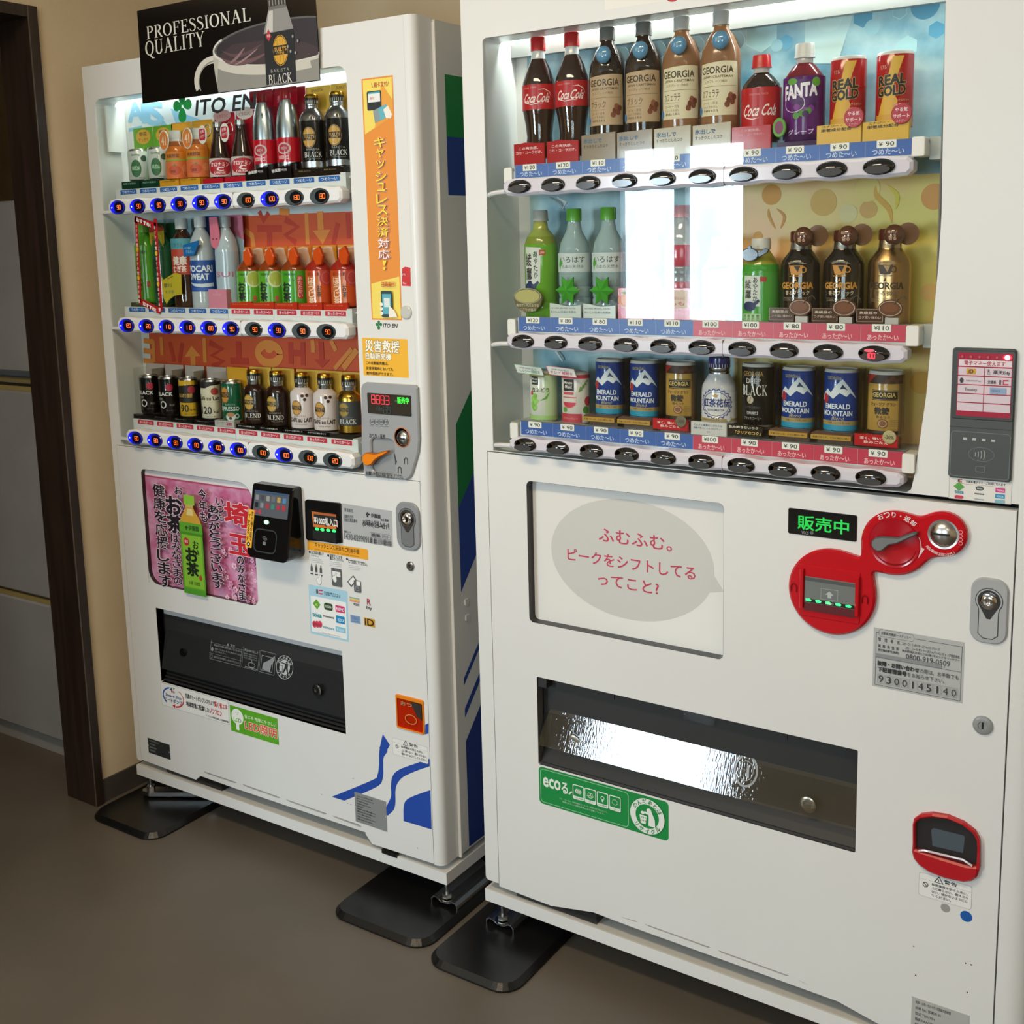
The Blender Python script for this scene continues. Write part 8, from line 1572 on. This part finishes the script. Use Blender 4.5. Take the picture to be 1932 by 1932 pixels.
def gbottle(i, lab, kind):
    r = drink(B, 1, UB[i]-.001, YB, 'coffee_bottle', lab, 'drink', h2); b = 18
    body = '17120f:h' if kind == 0 else 'ab8a5e:m'
    prof = [(b, 28), (b+3, 32.5), (b+104, 32.5), (b+112, 30.5), (b+126, 19), (b+129, 17.5, 'a8a8a8:m' if kind == 0 else 'c0a888:m'), (b+140, 16.5, '15110f:g' if kind == 0 else 'b09878:m'), (b+142, 16.5), (b+143, 0)]
    vessel(r, prof, body, seg=32); vessel(r, [(b+141, 17.5), (b+156, 17.5), (b+158, 16), (b+158, 0)], '4a1a14:g', 'cap')
    ink = 'c8882c' if kind == 0 else '3a2a1c'; p = cyl(32.5, lift=.2)
    p.poly([(-16, b+104), (6, b+104), (2, b+89), (-12, b+89)], ink); p.rect((-15, b+86.5), (5, b+88), ink); p.ring((2, b+92), (11, b+102), 1.6, ink); p.poly([(-8, b+103), (2, b+103), (-2, b+93)], '17120f' if kind == 0 else 'ab8a5e'); p.poly([(-7, b+79), (-3, b+79), (-5, b+85)], ink)
    p.text('GEORGIA', (-30, b+67), (22, b+77), ink, .045); p.text('香るブラック' if kind == 0 else '香る微糖', (-22, b+57), (16, b+64.5), 'c8b8a0' if kind == 0 else '6a543c', .02); p.frame((-26, b+48), (16, b+53), .5, '8a7a60'); p.text('COFFEE ROASTERS SELECT', (-24, b+49.2), (14, b+51.6), '8a7a60', .0); p.arc_text('猿田彦珈琲監修', (-5, b+88), 22, 118, 62, 3.4, 'a89a84', .02); p.obj('label', r)
    g = G(); g.lathe([(0, .0155), (.002, .0150), (.008, .0085), (.009, 0)], '5a3424:h', (.014, -.030, (b+149)/1000), axis='y', seg=28, caps=False); t = g.obj('round_badge', r); p = P(lambda x, z, k: (x, -.0395-k, z), scale=.001, start=1); p.text('香る', (8, b+141), (20, b+148), 'c8a088', .02); p.text('味わい', (7, b+151), (21, b+156), 'c8a088', .01); p.obj('badge_print', t)
    g = G(); g.prism(ccw([(x/1000, z/1000) for x, z in ellpts(24, b+150, 17, 17, 24)]), .008, .009, '7a5c48:g'); g.obj('badge_holder', r)
    box(r, -38, 4, -38, -31, 0, 46, '4a3024:g', 'stand'); p = flat(-38); p.frame((-37.5, 12), (3, 45.5), .8, 'a89484', 1); p.text('高級豆の', (-33, 32), (-6, 39), 'd8c8b8', .02); p.text('コク深い味わい', (-34, 20), (0, 27), 'c8b8a8', .01); p.obj('stand_print', r)
    g = G(); g.prism(ccw([(x/1000, z/1000) for x, z in ellpts(14, 40, 19, 20, 26)]), -.040, -.036, '6a4636:g', ch=.0015); g.box(.006, .026, -.038, -.030, .004, .020, 'b8b0a8:s'); g.tube([(.020, -.040, .050), (.026, -.041, .062), (.034, -.040, .068), (.038, -.038, .060)], .0012, '5a4a40:s', 6); t = g.obj('cup_tag', r)
    p = flat(-40.3); p.ring((-3, 24), (31, 57), 1.2, 'b8a898'); p.ell((2, 32), (26, 52), '7c4f3a:g'); p.obj('cup_print', t)
gbottle(7, 'black aroma coffee bottle, left of the pair', 0); gbottle(8, 'black aroma coffee bottle, right of the pair', 0); gbottle(9, 'gold beige coffee bottle with brown badge at the right end', 1)

# ---------------------------------------------------------------- B, bottom shelf
h3 = 'sample drinks on the bottom shelf of the right machine'
def canb(i, lab, kind, nm='coffee_can'):
    b = {0: 28, 1: 28}.get(kind, 50) if kind in (0, 1) else 48
    r = drink(B, 2, UB[i]-.001-(.002 if i < 2 else 0), YB, nm, lab, 'drink', h3); R = 27.5
    col = {0: 'd3d6ca:g', 1: 'd6d0c8:g', 2: '1b3f8c:g', 3: 'b8924a:g', 4: '151413:g'}[kind]; hh = 96 if kind < 2 else 103 if kind != 4 else 106
    can(r, b, hh, R, col, rim='d0ccc4:s'); p = cyl(R)
    if kind == 0:
        p.rect((-80, b+84), (80, b+92), 'a89a58'); p.rect((6, b+4), (80, b+88), 'b8cca0'); p.rect((-22, b+70), (-6, b+86), '1f2420'); p.text('Minute', (-20, b+79), (-8, b+83), 'c8ccc4', .02); p.text('Maid', (-19, b+73), (-9, b+77), 'c8ccc4', .02); p.text('白ぶどう', (-20, b+56), (14, b+65), '2a4a2c', .02)
        for k in range(14): a = k*2.4; p.ell((-16+6*math.cos(a)*(k % 4)/2-4, b+20+((k*5) % 26)), (-16+6*math.cos(a)*(k % 4)/2+5, b+29+((k*5) % 26)), ('7ab848', '96cc5c')[k % 2])
        p.poly([(-4, b+40), (6, b+46), (16, b+58), (10, b+44)], '5a9a34'); p.rect((-80, b+4), (80, b+12), '9ac070'); p.ell((-24, b+50), (-18, b+58), 'c83a3a')
    if kind == 1:
        p.rect((-80, b+85), (80, b+92), 'c83a4a'); p.rect((-22, b+62), (-0, b+84), '1f1a1a'); p.text('Minute', (-20, b+75), (-3, b+80), 'd8d4d0', .03); p.text('Maid', (-18, b+67), (-4, b+73), 'd8d4d0', .03); p.rect((-22, b+53), (-1, b+60), 'c84a5a'); p.ell((-24, b+30), (4, b+52), 'c8304a'); p.poly([(-24, b+41), (4, b+41), (4, b+54), (-24, b+54)], 'd6d0c8'); p.ring((-24, b+30), (4, b+52), 1.2, 'e0a090'); p.rect((-24, b+41), (4, b+55), 'd6d0c8'); p.rect((-24, b+49.5), (4, b+51), 'c8304a'); p.ell((-24, b+22), (-14, b+32), '5a9a3c'); p.ell((16, b+20), (30, b+34), '4a8a34'); p.ell((20, b+34), (36, b+52), 'c8384e'); p.rect((-80, b+4), (14, b+20), 'b83440')
        for k in range(4): p.poly([(8+k*5, b+60+k*6), (12+k*5, b+72+k*4), (16+k*5, b+64+k*5)], '6a9a4a')
        p.text('ピンクグレープフルーツ', (-22, b+9), (6, b+13), 'e0b0b0', .01)
    if kind == 2:
        p.poly([(-40, b+52), (-28, b+66), (-22, b+72), (-16, b+66), (-8, b+78), (2, b+88), (10, b+78), (22, b+62), (26, b+56), (14, b+66), (8, b+60), (-2, b+66), (-12, b+56), (-20, b+62), (-28, b+54)], 'd6dde2'); p.poly([(-2, b+72), (2, b+80), (10, b+70), (4, b+73)], '1a2c50'); p.ell((-32, b+48), (-20, b+64), 'b02a34')
        p.text('GEORGIA', (-22, b+87), (0, b+92), 'a89a60', .03); p.text('EMERALD', (-26, b+40), (14, b+48), 'dfe4e8', .035); p.text('MOUNTAIN', (-30, b+29), (18, b+37), 'dfe4e8', .035); p.text('Blend', (-14, b+22), (4, b+28), 'b8a878', .0, shear=.3); p.rect((-80, b+14), (80, b+21), 'a88f58'); p.text('砂糖ミルク牛乳100%', (-20, b+15.5), (14, b+19.5), '3a3424', .0); p.rect((-80, b+5), (80, b+14), '1f8fb0')
    if kind == 3:
        p.rect((-80, b+84), (80, b+98), '3a2014'); p.poly([(-34, b+80), (-34, b+98), (-14, b+98)], 'a82a24'); 
        for k in range(6): p.ell((-2+k*7, b+84+(k % 2)*4), (6+k*7, b+92+(k % 2)*4), '5a3018')
        p.rr((-22, b+58), (18, b+74), 1, '17130e'); p.frame((-21, b+59), (17, b+73), .6, 'b09a50'); p.text('GEORGIA', (-20, b+63), (14, b+70), 'c8ac60', .035); p.text('ジョージア グラン', (-24, b+49), (14, b+55), '4a3418', .02); p.text('微糖', (-17, b+36), (5, b+47), '241810', .04); p.text('香るコク', (-14, b+30), (6, b+34), '5a3c1c', .01); p.ell((-12, b+14), (4, b+29), '7a4a2a'); p.ring((-10, b+16), (2, b+27), 1, 'c8a060'); p.rect((-80, b+4), (80, b+10), '2c1a12'); p.rect((20, b+4), (80, b+84), '7a5a34')
        for k in range(4): p.line([(6, b+18+k*3), (18, b+18+k*3)], .4, '6a4a28')
    if kind == 4:
        p.text('GEORGIA', (-24, b+86), (10, b+94), 'b08a48', .03); p.text('DEEP', (-18, b+74), (6, b+82), 'c8c4bc', .03); p.text('BLACK', (-27, b+54), (17, b+71), 'e0ddd6', serifs=True); p.ell((-16, b+40), (-5, b+53), 'b8a890'); p.line([(-13, b+42), (-9, b+51)], 1.2, '5a4a38'); p.text('コク深い味わい', (-20, b+32), (6, b+36), '6a645c', .0); p.text('【無糖】', (-16, b+22), (2, b+27), 'b0aca4', .02); p.text('ブラック/コーヒー', (-22, b+13), (8, b+18), 'a8a49c', .01)
    p.obj('label', r)
    if kind > 1:
        g = G()
        for x in (-31, 31): g.box(x/1000-.0005, x/1000+.0005, -.024, .026, .030, (b+hh+3)/1000, M_CLEAR)
        g.obj('clear_sleeve', r)
    if kind < 2:
        c_ = ('6a9a7a', 'c84a6a')[kind]; g = G(); g.prism(ccw([(x/1000, z/1000) for x, z in ([(-50, 147), (-20, 139), (-18, 126), (2, 124), (8, 138), (2, 148), (-44, 150)] if False else [(-46, 136), (14, 132), (20, 117), (-38, 120)])]), -.030, -.028, 'd8dad6:s', ch=.0003); t = g.obj('hanging_tag', r)
        p = flat(-30); p.line([(-46, 136), (14, 132), (20, 117), (-38, 120), (-46, 136)], 1.0, c_); p.text('栄養機能食品', (-34, 129), (4, 131.5), '5a5c5a', .0, slope=-.07); p.text(('ヘルシー補給を', 'キレイ補給を')[kind], (-36, 122), (12, 128), c_, .03, slope=-.05); p.obj('tag_print', t)
        box(r, -30, 28, -24, -6, 0, 27, 'a8aaa8:s', 'stand')
    elif kind == 2:
        g = G(); g.prism(ccw([(x/1000, z/1000) for x, z in [(-36, 30), (30, 26), (32, 48), (20, 53), (-8, 51), (-26, 54), (-36, 46)]]), -.036, -.026, '5a4238:g', ch=.0015); s_ = g.obj('stand', r)
        g = G(); g.prism(ccw([(x/1000, z/1000) for x, z in [(-36, 26), (29, 26), (29, 42), (-36, 42)]]), -.0385, -.036, 'b89040:g', ch=.0004); t = g.obj('gold_sign', r); p = flat(-38.5); p.text('王道バランス、さらに味わい深く', (-33, 31), (26, 37), '2a1c10', .03); p.obj('sign_print', t); box(r, -30, 28, -24, -6, 0, b-1, '6a5448:g', 'block')
    elif kind == 3:
        box(r, -37, 30, -37, -32, 14, 48, 'b81c28:g', 'stand'); p = flat(-37); p.text('深く、強いコクの', (-28, 33), (24, 41), 'f0dcd4', .02); p.text('飲みごたえ', (-22, 22), (16, 30), 'f0dcd4', .02); p.obj('stand_print', r); box(r, -28, 28, -24, -6, 0, b-1, '7a1c20:g', 'block')
        g = G(); g.lathe([(0, .0105), (.0015, .0105), (.002, .009)], 'b8a878:s' if i == 9 else '6a5a38:s', (.018, -.0375, .052), axis='y', seg=20); t = g.obj('round_tag', r); p = flat(-39.6); p.text('-30%', (11, 49), (25, 55), '3a3020', .02); p.obj('tag_print', t)
    else:
        g = G(); g.prism(ccw([(x/1000, z/1000) for x, z in [(-38, 14), (22, 14), (24, 44), (10, 50), (-20, 47), (-38, 50)]]), -.037, -.031, '241c14:g', ch=.001); s_ = g.obj('stand', r); p = flat(-37); p.text('飲み飽きないコク', (-36, 37), (16, 45), 'd8d0c0', .03); p.text('「クリアなコク」', (-24, 20), (20, 30), 'c8aa50', .04); p.obj('stand_print', s_); box(r, -28, 28, -24, -6, 0, b-1, '1c1814:g', 'block')
canb(0, 'white grape juice can with a hanging green-edged tag, leftmost', 0, 'juice_can'); canb(1, 'pink grapefruit juice can with a hanging pink-edged tag', 1, 'juice_can')
canb(2, 'blue mountain coffee can, first of the left pair beside the juices', 2); canb(3, 'blue mountain coffee can, second of the left pair', 2); canb(4, 'gold low-sugar coffee can left of the white milk tea bottle', 3)
r = drink(B, 2, UB[5], YB, 'milk_tea_bottle', 'white royal milk tea bottle with dark blue cap', 'drink', h3); b = 12
alu_bottle(r, b, 150, 31, 'cfcfd0:g', 'c4c5ca:g', capm='1c2470:g', capband='1c2470:g', neck_r=19, sh=.20, ck=.12, nk=.07, neck='b4b6ba:m')
p = cyl(31, lift=.2)
for k in range(20): a = 2*PI*k/20; p.raw(*ribbon([(-2+25*math.cos(a), b+72+23*math.sin(a)), (-2+28*math.cos(a+.12), b+72+26*math.sin(a+.12)), (-2+25*math.cos(a+.28), b+72+23*math.sin(a+.28))], [1.2, 2.4, 1.2]), '2c3a8c')
p.ring((-25, b+51), (21, b+93), .8, '2c3a8c'); p.text('紅茶花伝', (-25, b+67), (22, b+81), '1c2a7a', .03); p.text('ROYAL MILK TEA', (-16, b+60), (12, b+63.5), '5a6090', .01); p.poly([(-6, b+84), (0, b+84), (3, b+89), (0, b+86), (-3, b+90), (-6, b+86), (-9, b+89)], 'c89a50'); p.rect((-80, b+42), (80, b+47), 'b09a60'); p.rect((-80, b+34), (80, b+39), '3a4a9a'); p.text('手摘み紅茶葉100%使用', (-26, b+42.8), (4, b+46), '4a3a20', .0); p.text('甘味ゆたか', (-24, b+35), (2, b+38), 'c8cce0', .01)
p.ell((8, b+26), (30, b+40), 'c88a78'); p.ell((10, b+32), (28, b+40), 'b85a3c'); p.ell((16, b+42), (24, b+54), 'd8d8da'); p.obj('label', r)
g = G(); g.prism(ccw([(x/1000, z/1000) for x, z in rrpts((-36, 4), (30, 36), 2, 3)]), -.037, -.031, 'd0cfcb:g', ch=.001); s_ = g.obj('stand', r); p = flat(-37); p.text('ミルクと茶葉のこだわりの', (-30, 26), (22, 31), '2c3a7a', .02); p.text('国産牛乳 ロイヤルミルクティー', (-30, 19), (22, 23.5), '2c3a7a', .01); p.text('紅茶', (-6, 12), (0, 15), '5a6090', .0); p.obj('stand_print', s_)
canb(6, 'black deep coffee can right of the white milk tea bottle', 4); canb(7, 'blue mountain coffee can, first of the right pair', 2); canb(8, 'blue mountain coffee can, second of the right pair', 2); canb(9, 'gold low-sugar coffee can at the right end with a pale tag', 3)

# seat every sample on its shelf: lift its base to the shelf top and keep the sign blocks fully above it
LIFT = {(True, 0): .0200, (True, 1): .0175, (True, 2): .0180, (False, 0): .0255, (False, 1): .0285, (False, 2): .0275}
TOPS = {(False, 0, 2): 75, (False, 0, 3): 75, (False, 0, 4): 76, (False, 0, 5): 76, (False, 1, 1): 58, (False, 1, 2): 58, (False, 1, 3): 86, (False, 1, 4): 86, (False, 1, 5): 52, (False, 1, 7): 55.5, (False, 1, 8): 55.5, (False, 1, 9): 55.5,
        (False, 2, 4): 54, (False, 2, 5): 54, (False, 2, 6): 54.5, (False, 2, 9): 54}
cnt = {}
for r, isA, row in DRINKS:
    if r['category'] == 'frame': continue
    k = cnt.get((isA, row), 0); cnt[(isA, row)] = k+1; L = LIFT[(isA, row)]
    kids = [(c, c.name.split('.')[0]) for c in r.children]; T = max([max(v.co.z for v in c.data.vertices) for c, n in kids if n == 'stand'] or [L])
    Tn = TOPS.get((isA, row, k), T*1000)/1000
    for c, n in kids:
        grp = [c]+list(c.children); tt = {'tea_bowl_card': (.060, .084), 'cup_tag': (.060, .070)}.get(n, (T, Tn))
        for o in grp:
            m_ = o.data; co = [0.0]*(3*len(m_.vertices)); m_.vertices.foreach_get('co', co)
            if n in ('stand', 'stand_print', 'gold_sign', 'tea_bowl_card', 'cup_tag', 'cup_print') and tt[0] > 0: co[2::3] = [L+z*(tt[1]-L)/tt[0]-L for z in co[2::3]]
            else: co[2::3] = [max(z, L)-L for z in co[2::3]]
            m_.vertices.foreach_set('co', co); m_.update()
    r.location.z += L
